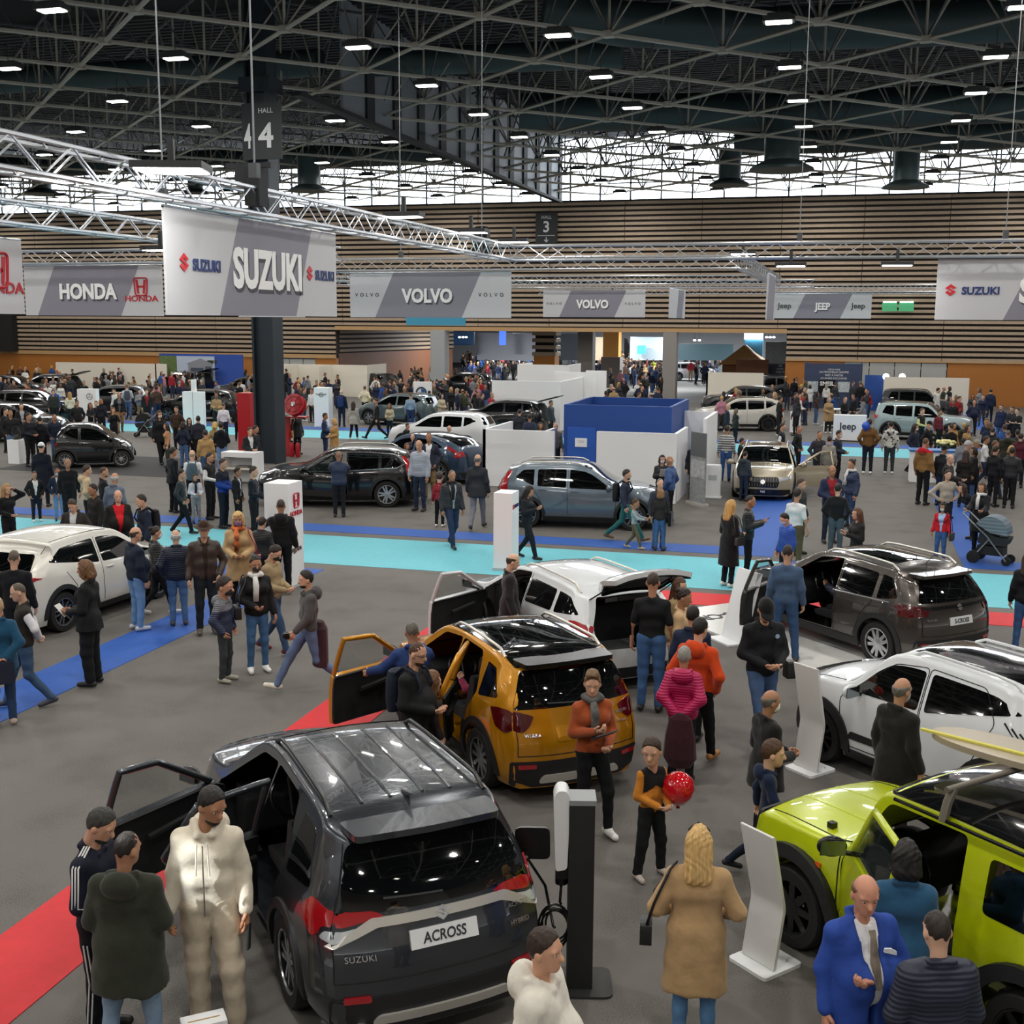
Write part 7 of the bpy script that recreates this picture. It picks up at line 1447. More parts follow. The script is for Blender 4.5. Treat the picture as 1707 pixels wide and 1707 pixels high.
held('camera','black camera in the hand of the striding man','camera',r,Vector(m['J']['wrL'])+Vector((.02,.12,-.05)),MB().box(-.06,.06,-.03,.03,-.04,.04).lathe([(.035,0),(.035,.06)],12,0,Matrix.Rotation(R_(-90),4,'X')),BLACK)
r,m=person('masked woman in black jacket and light scarf with white trainers',431,925,1120,12,'jacket','#1a1a1c','#45688f','bun','#221a16',build='f',arm=('down','hold'),mask='#2a2a2c',shoe='#e6e5e2',res=0,scarf='#d9d9d6',lt=.006)
bag('black studded handbag of the masked woman',r,m,'#17171a',1,.98,.26,.2,y=.12)
person('man in khaki jacket and maroon shoes looking down by the white totem',457,905,1088,60,'jacket','#9a8767','#3a506e','short','#2a201b',arm='hold',mask='#1c1c1e',legs='walk',shoe='#6b2622',hp=30,res=0)
r,m=person('child in grey and navy quilted jacket wearing a mask',377,960,1136,62,'puffer','#26304a','#3c3f42','short','#2c211b',build='child',arm='pocket',mask='#1f2022',shoe='#a9a596',res=0,hood=1)
two_tone(r,lambda c:c.z>1.30,'#6d7076','puffer')
r,m=person('man in brown leather jacket and wide-brimmed hat',346,868,1056,5,'jacket','#3a2b24','#22262c','hat','#7a7168',arm=('pocket','down'),res=0,open_=.3,sc='#33241f',hatc='#3a2a1e',shoe='#5f564a',mat=fab('#3a2b24','leather'))
r,m=person('blond woman in camel coat with rainbow scarf and purple mask',402,852,1023,-2,'coat','#b8996f','#1c1c1f','bob','#d2ae70',build='f',arm='hold',hem=.60,mask='#8d6aa0',res=0,shoe='#1c1716',scarf=M('#c2683a',.9,var=.9,bump=('noise',30,.5)))
bag('small red handbag held in front of the camel coat',r,m,'#7d1f2a',-1,.98,.18,.14,y=.14)
person('white-haired man in navy quilted jacket and jeans, back to us',299,883,1042,182,'puffer','#1f2638','#54749c','ring','#c4c2bf',arm='pocket',res=0,build='big',shoe='#4a4440')
person('woman with hair clip in black quilted jacket and white trainers',264,877,1025,100,'puffer','#1d1e20','#1a1b1e','bun','#2a1f1a',build='f',arm='hold',mask='#d3d9de',shoe='#e0dfdb',legs='walk',res=0,lt=.005)
person('bald man in navy jacket and pale jeans beside the pearl white SUV',231,878,1050,115,'jacket','#1c2434','#7096c0','ring','#4a3527',arm='down',res=0,shoe='#cfd2d8',build='big')
r,m=person('woman in black cardigan and trousers reading a white leaflet',155,933,1142,-115,'jacket','#17181a','#15161a','bob','#6d4c31',build='f',arm='hold',res=0,lj='jacket',lt=.03,shoe='#1c1c1e',hem=.80)
leaflet('white leaflet in the hands of the woman in black cardigan',r,m)
person('man in brown quilted vest with white sleeves and jeans',48,970,1178,-88,'vest','#2e2a26','#3f5673','crop','#5d5248',arm='back',sc='#dcdce0',res=0,hp=18,shoe='#3a3f4a',legs='walk')
r,m=person('woman in petrol blue coat holding a bag behind her back',8,996,1208,185,'coat','#1f4b68','#2b3f5c','short','#b9a07a',build='f',arm='back',hem=.80,res=0,shoe='#b9a69a')
held('paper_bag','navy carrier bag behind the petrol blue coat','bag',r,(0,-.28,.83),MB().box(-.13,.13,-.05,.05,-.16,.12),M('#161c33',.5))
person('man in black sweater behind the pearl white SUV at the left edge',22,917,None,165,'sweater','#16171b','#1b1c20','crop','#5a4d42',h=1.78,res=0,build='big')
person('man in black hooded jacket hugging someone at the white totem',472,832,990,178,'hoodie','#1b1c1e','#17181a','crop','#3c3029',arm=('hug','down'),res=1,shoe='#c9c9c4')
person('person in black quilted jacket hugged at the white totem',440,862,995,150,'puffer','#191a1c','#1b1c1e','short','#2a211c',arm='hold',res=1)
person('bald man in red shirt and open black jacket behind the pearl white SUV',196,816,None,8,'jacket','#1d1a18','#20242c','ring','#5a4a3e',open_=1.3,sc='#c01722',h=1.76,build='big',res=1,skin='#cf9f86')
r,m=person('man in navy jacket with black backpack behind the pearl white SUV',238,823,None,-72,'jacket','#1a2437','#20242c','short','#2d231d',h=1.78,res=1,hp=14); backpack('black backpack on the navy jacket',r,'#15171b',m)

def seated(label,carpos,head,lx,ly,**k):
    c=Vector((carpos[0],carpos[1],0))+Matrix.Rotation(R_(head),3,'Z')@Vector((lx,ly,0)); return person(label,0,0,None,R_(head),h=k.pop('h',1.72),pos=(c.x,c.y,-.38),legs='sit',res=1,**k)
seated('driver in dark quilted jacket sitting in the brown grey SUV',(.32,20.14),134.3,-.28,.36,top='puffer',tc='#1f2433',lc='#1d1f24',hair='short',hc='#2a211b',arm=('reach','out'))
seated('passenger in magenta top at the wheel of the orange SUV',(-4.0,13.75),131.5,-.36,.36,top='sweater',tc='#8a2348',lc='#1d1f24',hair='long',hc='#3a2a20',arm=('reach','out'),build='f',h=1.62)
sp=bpy.data.lights.new('moving_head_beam','SPOT'); sp.energy=4200; sp.spot_size=R_(3.6); sp.spot_blend=.5; sp.shadow_soft_size=.05; sp.color=(.93,.97,1)
so=bpy.data.objects.new('moving_head_beam',sp); COL.objects.link(so); tgt=local(r0,(-.08,.1,1.03)); so.location=(-7.4,4.2,6.35); so.rotation_euler=(tgt-Vector(so.location)).to_track_quat('-Z','Y').to_euler()
# ------------------------------------------------------------- visitors of the middle distance: label, head x, head y, feet y, facing, top, colours ...
K='#17181b'; NV='#1d2538'; JE='#4a6590'; DK='#1c1d21'; GY='#4a4d52'
for a in [
 ('white-haired man in grey jacket seen from behind near the black city car',190,788,None,150,'jacket','#626e7d',DK,'ring','#b8b7b4',{}),
 ('dark-haired man in leather jacket looking down behind the pearl white SUV roof',122,828,None,-20,'jacket','#2b2826',DK,'short','#3a2c22',dict(hp=35,open_=.8,sc='#c5c7cb')),
 ('man in black jacket turned left behind the pearl white SUV roof',156,806,None,-60,'jacket','#232120',DK,'short','#2a211b',{}),
 ('blond woman in black with an arm raised to her head at the left edge',10,806,None,30,'sweater',K,DK,'long','#a8804c',dict(build='f',arm=('head','hold'))),
 ('smiling man in black jacket over a white t-shirt at the left',62,785,870,10,'jacket','#1c1b1b','#1c2130','short','#4a3b30',dict(open_=1,sc='#d8d8d4',shoe='#dcdcd8')),
 ('man in navy jacket with pale blue mask and jeans at the left',100,780,868,6,'jacket','#1e263c','#6c8db8','crop','#4a3428',dict(open_=.8,sc='#c9ccd2',mask='#bcd3e6',skin='#a86f52')),
 ('tall man in black sweater behind the masked man in navy',112,763,None,5,'sweater','#17181b',DK,'crop','#5d554d',{}),
 ('youth in beige hooded top walking right at the left',143,775,None,95,'hoodie','#bda98a',DK,'short','#3a2a20',{}),
 ('bearded bald man in black behind the beige hooded top',171,778,None,95,'jacket',K,DK,'crop','#4a3527',dict(beard=1)),
 ('person in long black coat with a white cap before the black city car',68,738,None,160,'coat','#171b24',DK,'cap','#1c1c1c',dict(hatc='#d9dbdd',h=1.8)),
 ('man in black bomber jacket and jeans by the little pedestal',22,683,768,5,'jacket','#191a1c','#5b7aa5','short','#5a4230',{}),
 ('man in grey shirt and open black coat at the left group',35,672,None,10,'jacket','#1a1b1e',DK,'short','#2a211b',dict(open_=1,sc='#9c9fa5')),
 ('man in dark jacket looking right beside the little pedestal',52,688,778,40,'jacket','#1b1d26',DK,'short','#2d241d',{}),
 ('man in black jacket seen from behind next to the black city car',66,694,None,170,'jacket','#14161c',DK,'short','#1f1915',{}),
 ('man in dark blue with orange folder left of the black city car',90,690,None,20,'jacket','#1d2536',JE,'crop','#33271f',{}),
 ('person in black at the far left edge beside the SUV',8,680,None,60,'jacket','#17191c',DK,'short','#2a201a',{}),
 ('man with white jumper and dark scarf holding a phone',328,790,872,18,'sweater','#c8ccd6','#8f9298','short','#221b17',dict(arm='hold',scarf='#23252a')),
 ('young man in dark grey sweater walking right beside the white jumper',305,782,890,75,'sweater','#30373a','#17191e','short','#251d18',dict(arm='pocket',legs='walk')),
 ('man in black long-sleeved top and slim trousers, hands at his sides',291,745,855,120,'sweater','#14171b',K,'short','#241c18',dict(hem=.82)),
 ('bald man in white t-shirt with a backpack, seen from behind',320,750,None,175,'tee','#dadbdc',DK,'ring','#b09a84',{}),
 ('man in black vest with white sleeves looking right',352,754,866,60,'vest','#1f2022',DK,'short','#2a211b',dict(sc='#d8d8d6')),
 ('man in navy and bright blue jacket near the grey column',374,764,880,60,'jacket','#22408f','#1d2330','short','#3a2b22',{}),
 ('man in black jacket and white shirt facing right before the black SUV hood',398,779,880,70,'jacket','#1a1b1e',DK,'short','#241c18',dict(open_=.7,sc='#cfd2d6')),
 ('young man in dark navy sweater looking right over the black SUV hood',421,777,None,75,'sweater','#1a202c',DK,'short','#2d231d',{}),
 ('person in mustard jacket seen from behind left of the column',342,716,None,178,'jacket','#a9895c','#3b5478','short','#2f251d',{}),
 ('person in black hooded jacket and pale jeans, back to us, by the column',371,704,790,180,'hoodie','#191b22','#6f8cb5','short','#1c1815',{}),
 ('blond person in tan jacket behind the black hooded jacket',358,703,None,160,'jacket','#9a8156',DK,'bob','#c4a25c',dict(build='f')),
 ('woman in apricot top with long brown hair turned left',281,705,780,-80,'sweater','#b98a63','#3b423c','long','#3a2820',dict(build='f')),
 ('masked woman in black coat striding towards us',269,684,775,20,'coat','#1c1d20',K,'long','#3a2b22',dict(build='f',mask='#e2ded6',legs='walk',hem=.75)),
 ('man in dark brown jacket beside the masked woman',294,677,None,-30,'jacket','#3b2a22',DK,'short','#2b211b',{}),
 ('woman with dark hair in navy beside the brown-haired visitors',305,703,None,150,'jacket','#1f2638',JE,'bob','#231b17',dict(build='f')),
 ('woman in dark jacket facing us in the group left of the column',315,696,None,15,'jacket','#24262f',DK,'long','#2a1f1a',dict(build='f')),
 ('person in dark grey jacket seen from behind in the group left of the column',330,693,None,175,'jacket','#2a2c36',DK,'short','#1f1a17',{}),
 ('man in white shirt seen from behind near the white double panel',372,671,None,170,'shirt','#d5d6e2','#23283a','crop','#4a3f38',{}),
 ('person in black trousers and jacket before the red cabinet',398,672,735,165,'jacket','#17191d',K,'short','#241d19',{}),
 ('woman in brown holding her face beside the red cabinet',406,672,None,20,'jacket','#3c2f28',DK,'long','#4a3325',dict(build='f',arm=('up','hold'))),
 ('man and dark coat leaning at the foot of the column',425,709,None,60,'jacket','#20232b',DK,'short','#251d19',{}),
 ('man with white collar seated left of the column',416,712,None,30,'jacket','#1f2024',DK,'short','#3a2c23',dict(open_=1,sc='#d3d5d8')),
 ('woman with long auburn hair seen from behind in the left crowd',258,640,None,175,'jacket','#2b2420',DK,'long','#6b4628',dict(build='f')),
 ('man in red sweater and black jacket in the left crowd',244,649,None,5,'jacket','#1a1a1c',DK,'short','#2a211b',dict(open_=1.1,sc='#7d1f28')),
 ('woman in open black coat and khaki trousers walking by the cyan aisle',201,653,722,5,'jacket','#1c1d20','#8a6a48','crop','#5a4838',dict(build='f',open_=.8,sc='#5d6068',legs='walk')),
 ('person with grey backpack in pale jacket and jeans seen from behind',214,640,700,178,'jacket','#b8bfc4','#4f6b96','short','#6b563f',{}),
 ('girl with brown hair before the white emblem panel',150,671,None,15,'jacket','#22252c',DK,'long','#4a3527',dict(build='child',h=1.4)),
 ('boy in dark jumper before the white emblem panel',160,668,None,-10,'sweater','#1f222c',DK,'short','#5a452f',dict(build='child',h=1.42)),
 ('red-haired woman with phone before the white emblem panel',168,665,None,170,'jacket','#1c1f28',DK,'bob','#8a5a3a',dict(build='f')),
 ('woman photographing with both hands near the white emblem panel',188,679,None,10,'jacket','#1d1f24',DK,'long','#6b4b33',dict(build='f',arm='up')),
 ('man in dark jacket with folded hands left of the white emblem panel',128,667,None,8,'jacket','#1b1d21',DK,'short','#2a201a',{}),
 ('woman with long blond hair and white fleece seen from behind',116,653,None,180,'jacket','#d8ccb4',DK,'long','#a27a48',dict(build='f')),
 ('person in red jacket seen from behind at the left cars',69,640,None,175,'jacket','#8e2334',DK,'short','#4a3a30',{}),
 ('man in dark olive jacket looking at his hands at the left cars',88,650,None,10,'jacket','#2b2e2a',DK,'short','#2a211b',{}),
 ('man in navy suit talking to a blond woman',541,688,None,80,'suit','#23304e','#23304e','short','#3a2b22',dict(open_=.5,sc='#d8dade',lj='suit')),
 ('blond woman in tan coat talking to the man in navy suit',557,697,None,-60,'coat','#b08a58','#2c4a4a','bob','#d0ac70',dict(build='f',arm='hold')),
 ('woman in long grey cardigan walking right on the far cyan aisle',590,669,733,165,'coat','#a3a49f','#16181d','long','#2f241e',dict(build='f',legs='walk',hem=.72,shoe='#d9d5cc')),
 ('person in black striding left on the far cyan aisle',628,664,733,-75,'sweater','#191d20','#1b1e24','short','#2d2621',dict(legs='stride')),
 ('woman in beige jacket with black bag on the far cyan aisle',650,672,730,-30,'jacket','#b5a88f','#1b2330','long','#5a4028',dict(build='f')),
 ('grey-haired man with blue backpack seen from behind by the totem',570,649,712,165,'jacket','#1c2635','#232a3a','ring','#c8c6c0',{}),
 ('woman in dark coat with tan shoulder bag beside the fire cabinet',496,684,758,35,'coat','#24282c','#1a1d24','bun','#c09a60',dict(build='f',hem=.7)),
 ('man in pale grey quilted jacket and jeans behind the black SUV',700,732,852,-30,'puffer','#a5adbb','#27344a','ring','#8a6a54',dict(arm='down',shoe='#2a2624')),
 ('man in navy blazer and khaki trousers behind the grey quilted jacket',716,719,832,-15,'suit','#262b3a','#8a7350','crop','#4a3b30',dict(open_=.9,sc='#d2d3d6')),
 ('man with glasses peering over the black SUV tail',688,723,None,-10,'jacket','#3a3f4a',DK,'ring','#8d8982',dict(h=1.56)),
 ('woman with short brown hair behind the black SUV tail',678,738,None,20,'jacket','#4a2028',DK,'bob','#6b4630',dict(build='f',h=1.45)),
 ('grey-haired man in dark suit jacket, back to us, by the white partition',796,757,882,168,'suit','#2b2d31','#75777f','ring','#6d665e',dict(hem=.78,legs='walk')),
 ('man in black quilted jacket, grey shirt and scarf walking towards us',753,783,913,25,'puffer','#1e2026','#26344f','crop','#5d5348',dict(open_=1.1,sc='#a9abb3',scarf='#1c1c1f',legs='walk',arm='down')),
 ('child in red jacket and black trousers, back to us',733,786,878,165,'jacket','#8b2730','#17181b','short','#3b2d26',dict(build='child',shoe='#d9d6cf')),
 ('woman in black looking at her phone beside the small white totem',878,808,932,65,'jacket','#1a1e26','#1c2026','long','#1d1714',dict(build='f',arm='phone',hp=25,legs='walk')),
 ('bearded man in dark jacket and teal trousers walking right',1041,782,903,80,'jacket','#2f3646','#2f6a64','short','#2b211b',dict(beard=1,legs='stride',shoe='#7a5a3a')),
 ('child in pale grey sweater and khaki trousers running right',1056,831,915,80,'sweater','#9aa3aa','#5f5d4a','short','#4a3828',dict(build='child',legs='walk',arm='out',shoe='#c9b9a0')),
 ('grey-haired man in charcoal jacket behind the woman with fur bag',1097,797,915,25,'jacket','#363a46','#4d6c98','crop','#6d665e',{}),
 ('woman in black leather jacket with large black fur bag and jeans',1099,815,918,168,'jacket','#2a2625','#41618f','bob','#8a6440',dict(build='f',lj='denim')),
 ('masked woman reading a white sheet by the low partition',1104,758,None,10,'jacket','#2b2d33',DK,'bob','#241d19',dict(build='f',mask='#c9dbe6',arm='phone')),
 ('bald man in blue quilted jacket facing the masked woman',1118,760,None,-110,'puffer','#2f4f82',DK,'ring','#c8a086',{}),
 ('man in long black coat behind the tall roll-up banner',1157,732,830,5,'coat','#23252a','#1c1d20','short','#5d5248',dict(open_=.8,sc='#8b8d90',hem=.72)),
 ('man in white and navy striped sweater and jeans, back to us',1209,709,802,175,'sweater','#c6c6c2','#3f639b','short','#2c231d',dict(mat='stripes')),
 ('bald man in dark navy jacket before the off-white SUV',1213,673,None,95,'jacket','#1d2433',DK,'ring','#c69a80',{}),
 ('woman in dark green coat beside the bald man in navy',1225,681,738,120,'coat','#232b2a','#1b2433','bob','#6b5a48',dict(build='f',hem=.75)),
 ('youth with grey hood and dark quilted jacket at the champagne car hood',1239,752,835,150,'jacket','#3a454d','#27334a','short','#2f241d',dict(hood=1)),
 ('small dark-haired visitor beside the striped sweater',1236,730,None,100,'jacket','#23262b',DK,'short','#2a211b',dict(h=1.5)),
 ('woman with long blond hair in long black coat with chain bag',1213,833,978,130,'coat','#1a1b1e','#18191c','long','#bf9558',dict(build='f',arm='hold',hem=.45,shoe='#d9d3cc')),
 ('young man in black quilted jacket with phone beside the long black coat',1244,825,968,88,'puffer','#17191d','#191a1d','crop','#231b17',dict(arm='phone')),
 ('masked boy in bright blue quilted jacket looking down',1313,853,None,-60,'puffer','#1e4fae','#1d2330','short','#241c18',dict(h=1.6,mask='#a9c9e4',hp=30)),
 ('person in white polo shirt turned away before the champagne car door',1329,814,None,150,'tee','#d7d9dc','#59503c','short','#241c18',{}),
 ('man in dark grey jacket behind the white polo shirt',1335,797,None,60,'jacket','#363a3e','#4a4c3f','short','#3a2b22',{}),
 ('man in navy jacket over red sweater, hands together',1381,775,905,20,'jacket','#232c47','#232b3d','ring','#5a4536',dict(open_=1.3,sc='#8e2029',arm='hold')),
 ('man in black sweater with grey trousers, back to us',1391,806,930,170,'sweater','#1c1d20','#4d5c66','short','#1f1916',{}),
 ('woman with tied hair, white scarf and navy quilted jacket',1415,765,880,-50,'puffer','#23304e','#2c4263','bun','#2f241f',dict(build='f',scarf='#d5d5d4')),
 ('woman in black leather jacket filming with her phone',1431,846,None,-62,'jacket','#202022',DK,'long','#5a4030',dict(build='f',arm='phone',lj='denim')),
 ('masked woman with dark curls in red jacket and pale blue top',1566,838,935,-12,'jacket','#c01d2c','#3d5f97','curly','#221a17',dict(build='f',open_=1.2,sc='#9db9df',mask='#e9e6e2')),
 ('man in beige sweater with hand on hip',1573,783,895,25,'sweater','#aea597','#2a2b2e','short','#2a211b',dict(arm='hip')),
 ('man in tan bomber jacket with red hood and black trousers',1536,730,842,150,'jacket','#8d6a3f','#1d1e21','crop','#5a402c',dict(hood=1)),
 ('person in white patterned sweatshirt and dark grey trousers, back to us',1481,702,790,178,'hoodie','#c9c9c3','#34373c','short','#241d19',dict(mat='blots',shoe='#d9d9d6')),
 ('person in brown jacket and slim navy trousers, back to us',1445,698,790,178,'jacket','#6d4d2a','#1c2130','short','#2d231c',dict(shoe='#d9d9d6')),
 ('woman in pale grey blazer seen from behind',1383,727,None,175,'suit','#959088',DK,'short','#2a211b',dict(build='f')),
 ('man in dark jacket with bag looking down beside the grey blazer',1366,718,None,30,'jacket','#35323a','#232a3a','crop','#3a2c22',{}),
 ('masked youth in dark jacket right of the grey blazer',1398,717,None,70,'jacket','#242c38',DK,'short','#231b17',dict(mask='#c9d6df')),
 ('man in black jacket with red collar behind the champagne car door',1328,709,790,70,'jacket','#1f2023',DK,'crop','#6d5a48',dict(skin='#c98a70')),
 ('waiter in black vest with white sleeves beside the off-white SUV',1304,705,None,80,'vest','#25272c',DK,'short','#3a2b22',dict(sc='#e3e3e3')),
 ('masked man with dark curls in navy jacket by the pale blue SUV',1526,706,None,60,'jacket','#23283a',DK,'curly','#2a211b',dict(mask='#c9d6df',legs='walk')),
 ('man in black with cap and mask beside the pale blue SUV',1549,702,None,60,'jacket','#17191d','#23314a','cap','#2a211b',dict(mask='#c9cdd2')),
 ('young man in red plaid shirt beside the pale blue SUV hood',1566,682,None,50,'shirt','#6b2530',DK,'short','#2a211b',{}),
 ('youth in black and yellow vest beside the pale blue SUV door',1537,680,None,60,'vest','#23241f',DK,'short','#4a3a2c',dict(sc='#d3cf8f')),
 ('woman in camel jacket by the flowers',1590,704,None,40,'jacket','#a87f4c',DK,'long','#2d221c',dict(build='f')),
 ('woman in tan sweater with long hair near the flowers',1613,708,None,60,'sweater','#a9875c',DK,'long','#3a2b22',dict(build='f')),
 ('man in dark jacket with grey backpack in the right crowd',1574,742,None,150,'jacket','#23262b','#23314a','cap','#2a211b',{}),
 ('bald man with glasses pointing ahead in the right crowd',1583,757,None,70,'coat','#2d2a27',DK,'ring','#8a8078',dict(arm=('hold','out'))),
 ('woman with very long brown hair seen from behind in the right crowd',1611,750,None,170,'jacket','#221c19',DK,'long','#3a2822',dict(build='f')),
 ('person in pale grey beanie in the right crowd',1613,735,None,100,'sweater','#8d9298',DK,'beanie','#3a2b22',dict(hatc='#a9adb2')),
 ('man in grey flat cap in the right crowd',1628,733,None,60,'sweater','#a3a197',DK,'cap','#3a2b22',dict(hatc='#8a857a')),
 ('man in dark green quilted jacket, back to us, in the right crowd',1655,712,None,170,'jacket','#232a2b','#2b3d5c','short','#3a2f27',{}),
 ('man in olive parka, back to us, in the right crowd',1681,717,None,175,'parka','#2f3127',DK,'crop','#5d564d',{}),
 ('man in black jacket turned right in the right crowd',1660,743,None,140,'jacket','#1a1b1f',DK,'short','#2d231d',{}),
 ('man in black quilted jacket, back to us, at the right edge',1688,745,None,172,'puffer','#1b1c21',DK,'short','#241d19',{}),
 ('person in maroon jacket at the right picture edge',1702,722,None,175,'jacket','#4f1d29',DK,'short','#2a211b',{}),
 ('smiling woman in black coat and white scarf pushing the grey pushchair',1638,804,None,-20,'coat','#1c1c1f',K,'long','#4a3325',dict(build='f',arm='out',scarf='#d9d9d8')),
 ('person in black bending forward beside the pushchair woman',1622,795,900,-60,'jacket','#1b1c20',K,'long','#3a2920',dict(build='f',lean=50)),
 ('man in dark suit standing alone before the orange wall',1604,632,683,-40,'suit','#1c1d22','#1b1c20','short','#1f1916',dict(open_=.5,sc='#c9ccd0')),
 ('man in navy jacket walking away before the orange wall',1648,648,706,178,'jacket','#1d2740','#222b42','short','#2a211b',dict(legs='walk')),
 ('waiter in dark vest by the cream partition at the right',1583,644,None,60,'vest','#1d1e22',DK,'crop','#1a1512',dict(sc='#d9d9d8',skin='#5a3a28')),
 ('man in blue blazer and jeans in the right background',1670,674,None,-30,'suit','#1f2a47',JE,'short','#4a3525',dict(beard=1)),
 ('boy in dark jacket left of the blue blazer',1645,697,None,0,'jacket','#1d2333','#27334a','short','#5a4530',dict(build='child',h=1.5)),
 ('man in black t-shirt with arms crossed at the right edge',1697,680,None,-40,'tee','#1b1d20',DK,'short','#2a211b',dict(arm='cross')),
 ('dark-haired man behind the arms-crossed man at the right edge',1688,677,None,-30,'jacket','#23262b',DK,'short','#2a211b',{}),
 ('person in black jacket and jeans cut off by the right picture edge',1703,920,1088,170,'jacket','#191a1e','#41618f','long','#3a2b22',dict(build='f',shoe='#c9c9c6')),
 ('man in blue jacket reaching into the black SUV',566,752,862,175,'puffer','#27344e','#1d2027','crop','#8a6a54',dict(arm='reach')),
 ('bald man in dark coat behind the small white totem, entering the estate car',850,921,None,95,'coat','#2a2628',DK,'ring','#3a2f28',dict(h=1.76,hp=20,beard=0)),
 ('woman peeking over the white partition left of the blue booth',901,704,None,10,'jacket','#3a3230',DK,'long','#4a3325',dict(build='f')),
 ('grey-haired man peeking over the white partition',926,705,None,20,'jacket','#5d5a58',DK,'ring','#a8a39c',{}),
 ('man in navy sweater, back to us, behind the left white partition',883,690,None,175,'sweater','#323b4d',DK,'short','#2d231d',{}),
 ('man in dark blazer under the raised tailgate behind the white partition',866,682,None,170,'jacket','#2b2f38',DK,'short','#241d19',{}),
 ('man in grey jacket seen in profile at the tall white partition',890,652,None,80,'jacket','#33363a',DK,'short','#2a211b',{}),
 ('bearded man standing at the tall white partition',933,655,None,60,'jacket','#24272b',DK,'short','#241d19',dict(beard=1)),
 ('man in dark quilted jacket facing the tall white partition',918,667,None,60,'puffer','#1f262c',DK,'short','#2a211b',{}),
 ('man in suit talking in the shadow of the black SUV with red lamp',748,709,None,60,'jacket','#2f3238',DK,'ring','#8d8982',dict(h=1.5)),
 ('man in black with white collar bending behind the dark blue coupe SUV',673,704,None,60,'jacket','#1d1f24',DK,'short','#2a211b',dict(lean=20,h=1.45)),
 ('man in denim shirt with rucksack beside the grey green SUV',684,655,None,175,'shirt','#8b9db0','#2b3d5c','crop','#5a4a3c',{}),
 ('man in black with the denim-shirted man at the grey green SUV',674,645,None,170,'jacket','#1b1c20',DK,'ring','#a08a78',{}),
 ('young woman in cream cardigan standing before the white pedestal',736,656,None,40,'coat','#b3a78d',DK,'long','#2d221c',dict(build='f')),
 ('blond woman in black looking at the black car behind the pedestal',752,645,None,10,'jacket','#1f1f22',DK,'long','#c09a60',dict(build='f')),
 ('man in cream jacket seen from behind near the winged totem',608,643,None,165,'jacket','#d5cfb5',DK,'short','#5a4a3a',{}),
 ('man in black jacket, hand in pocket, behind the winged totem',563,624,None,-60,'jacket','#1b1f28',DK,'short','#2a211b',{}),
]:
    lab,x,yh,yf,fc,top,tc,lc,hr,hcol,kw=a; kw=dict(kw)
    if kw.get('mat')=='stripes':
        mm=bpy.data.materials.new('striped_knit'); mm.use_nodes=True; nt=mm.node_tree; b=nt.nodes['Principled BSDF']; t=nt.nodes.new('ShaderNodeTexWave'); t.bands_direction='Z'; t.inputs['Scale'].default_value=4.2; tc_=nt.nodes.new('ShaderNodeTexCoord'); nt.links.new(tc_.outputs['Object'],t.inputs['Vector']); cr=nt.nodes.new('ShaderNodeValToRGB'); cr.color_ramp.interpolation='CONSTANT'; cr.color_ramp.elements[0].color=(*lin('#2b3350'),1); cr.color_ramp.elements[1].position=.28; cr.color_ramp.elements[1].color=(*lin('#c9c8c2'),1); nt.links.new(t.outputs['Fac'],cr.inputs[0]); nt.links.new(cr.outputs[0],b.inputs['Base Color']); b.inputs['Roughness'].default_value=.9; kw['mat']=mm
    if kw.get('mat')=='blots':
        mm=bpy.data.materials.new('patterned_fleece'); mm.use_nodes=True; nt=mm.node_tree; b=nt.nodes['Principled BSDF']; t=nt.nodes.new('ShaderNodeTexNoise'); t.inputs['Scale'].default_value=9; tc_=nt.nodes.new('ShaderNodeTexCoord'); nt.links.new(tc_.outputs['Object'],t.inputs['Vector']); cr=nt.nodes.new('ShaderNodeValToRGB'); cr.color_ramp.interpolation='CONSTANT'; cr.color_ramp.elements[0].color=(*lin('#23252c'),1); cr.color_ramp.elements[1].position=.4; cr.color_ramp.elements[1].color=(*lin('#c9c9c3'),1); nt.links.new(t.outputs[0],cr.inputs[0]); nt.links.new(cr.outputs[0],b.inputs['Base Color']); b.inputs['Roughness'].default_value=.9; kw['mat']=mm
    r,m=person(lab,x,yh,yf,fc,top,tc,lc,hr,hcol,arm=kw.pop('arm',random.Random(x).choice(['down','pocket','hold','down'])),**kw)
    if 'tan bomber' in lab: two_tone(r,lambda c:c.z>1.40 and c.y<.02,'#b5202c','hoodie')
    if 'navy and bright blue' in lab: two_tone(r,lambda c:c.z>1.22,'#1d2230','jacket')
    if 'with a backpack' in lab: backpack('grey blue backpack of the bald man in white t-shirt',r,'#4d6069',m)
    if 'blue backpack' in lab: backpack('blue backpack of the grey-haired man by the winged totem',r,'#24386b',m)
    if 'grey backpack' in lab and 'pale' in lab: backpack('grey backpack in the left crowd',r,'#4a4d58',m)
    if 'teal trousers' in lab: backpack('black backpack with red pocket of the man in teal trousers',r,'#1b1c20',m)
    if 'fur bag' in lab and 'leather' in lab: bag('large black fluffy bag of the woman in leather jacket',r,m,'#121214',1,.95,.36,.4,y=-.05,fabt='coat')
    if 'tan shoulder bag' in lab: bag('tan shoulder bag beside the fire cabinet',r,m,'#b58e5c',1,.85,.36,.3)
    if 'chain bag' in lab: bag('small dark chain bag on the long black coat',r,m,'#2a2622',1,.98,.2,.16)
    if 'red jacket and pale' in lab: bag('black handbag of the woman in red jacket',r,m,'#1d1d1f',-1,.78,.34,.24)
    if 'filming with' in lab: phone('phone held by the woman in black leather jacket',r,m,'L')
    if 'with phone beside the long' in lab: phone('phone held by the young man in black quilted jacket',r,m,'L')
    if 'white sheet' in lab: leaflet('white sheet held by the masked woman at the low partition',r,m,'R',sz=(.21,.29))
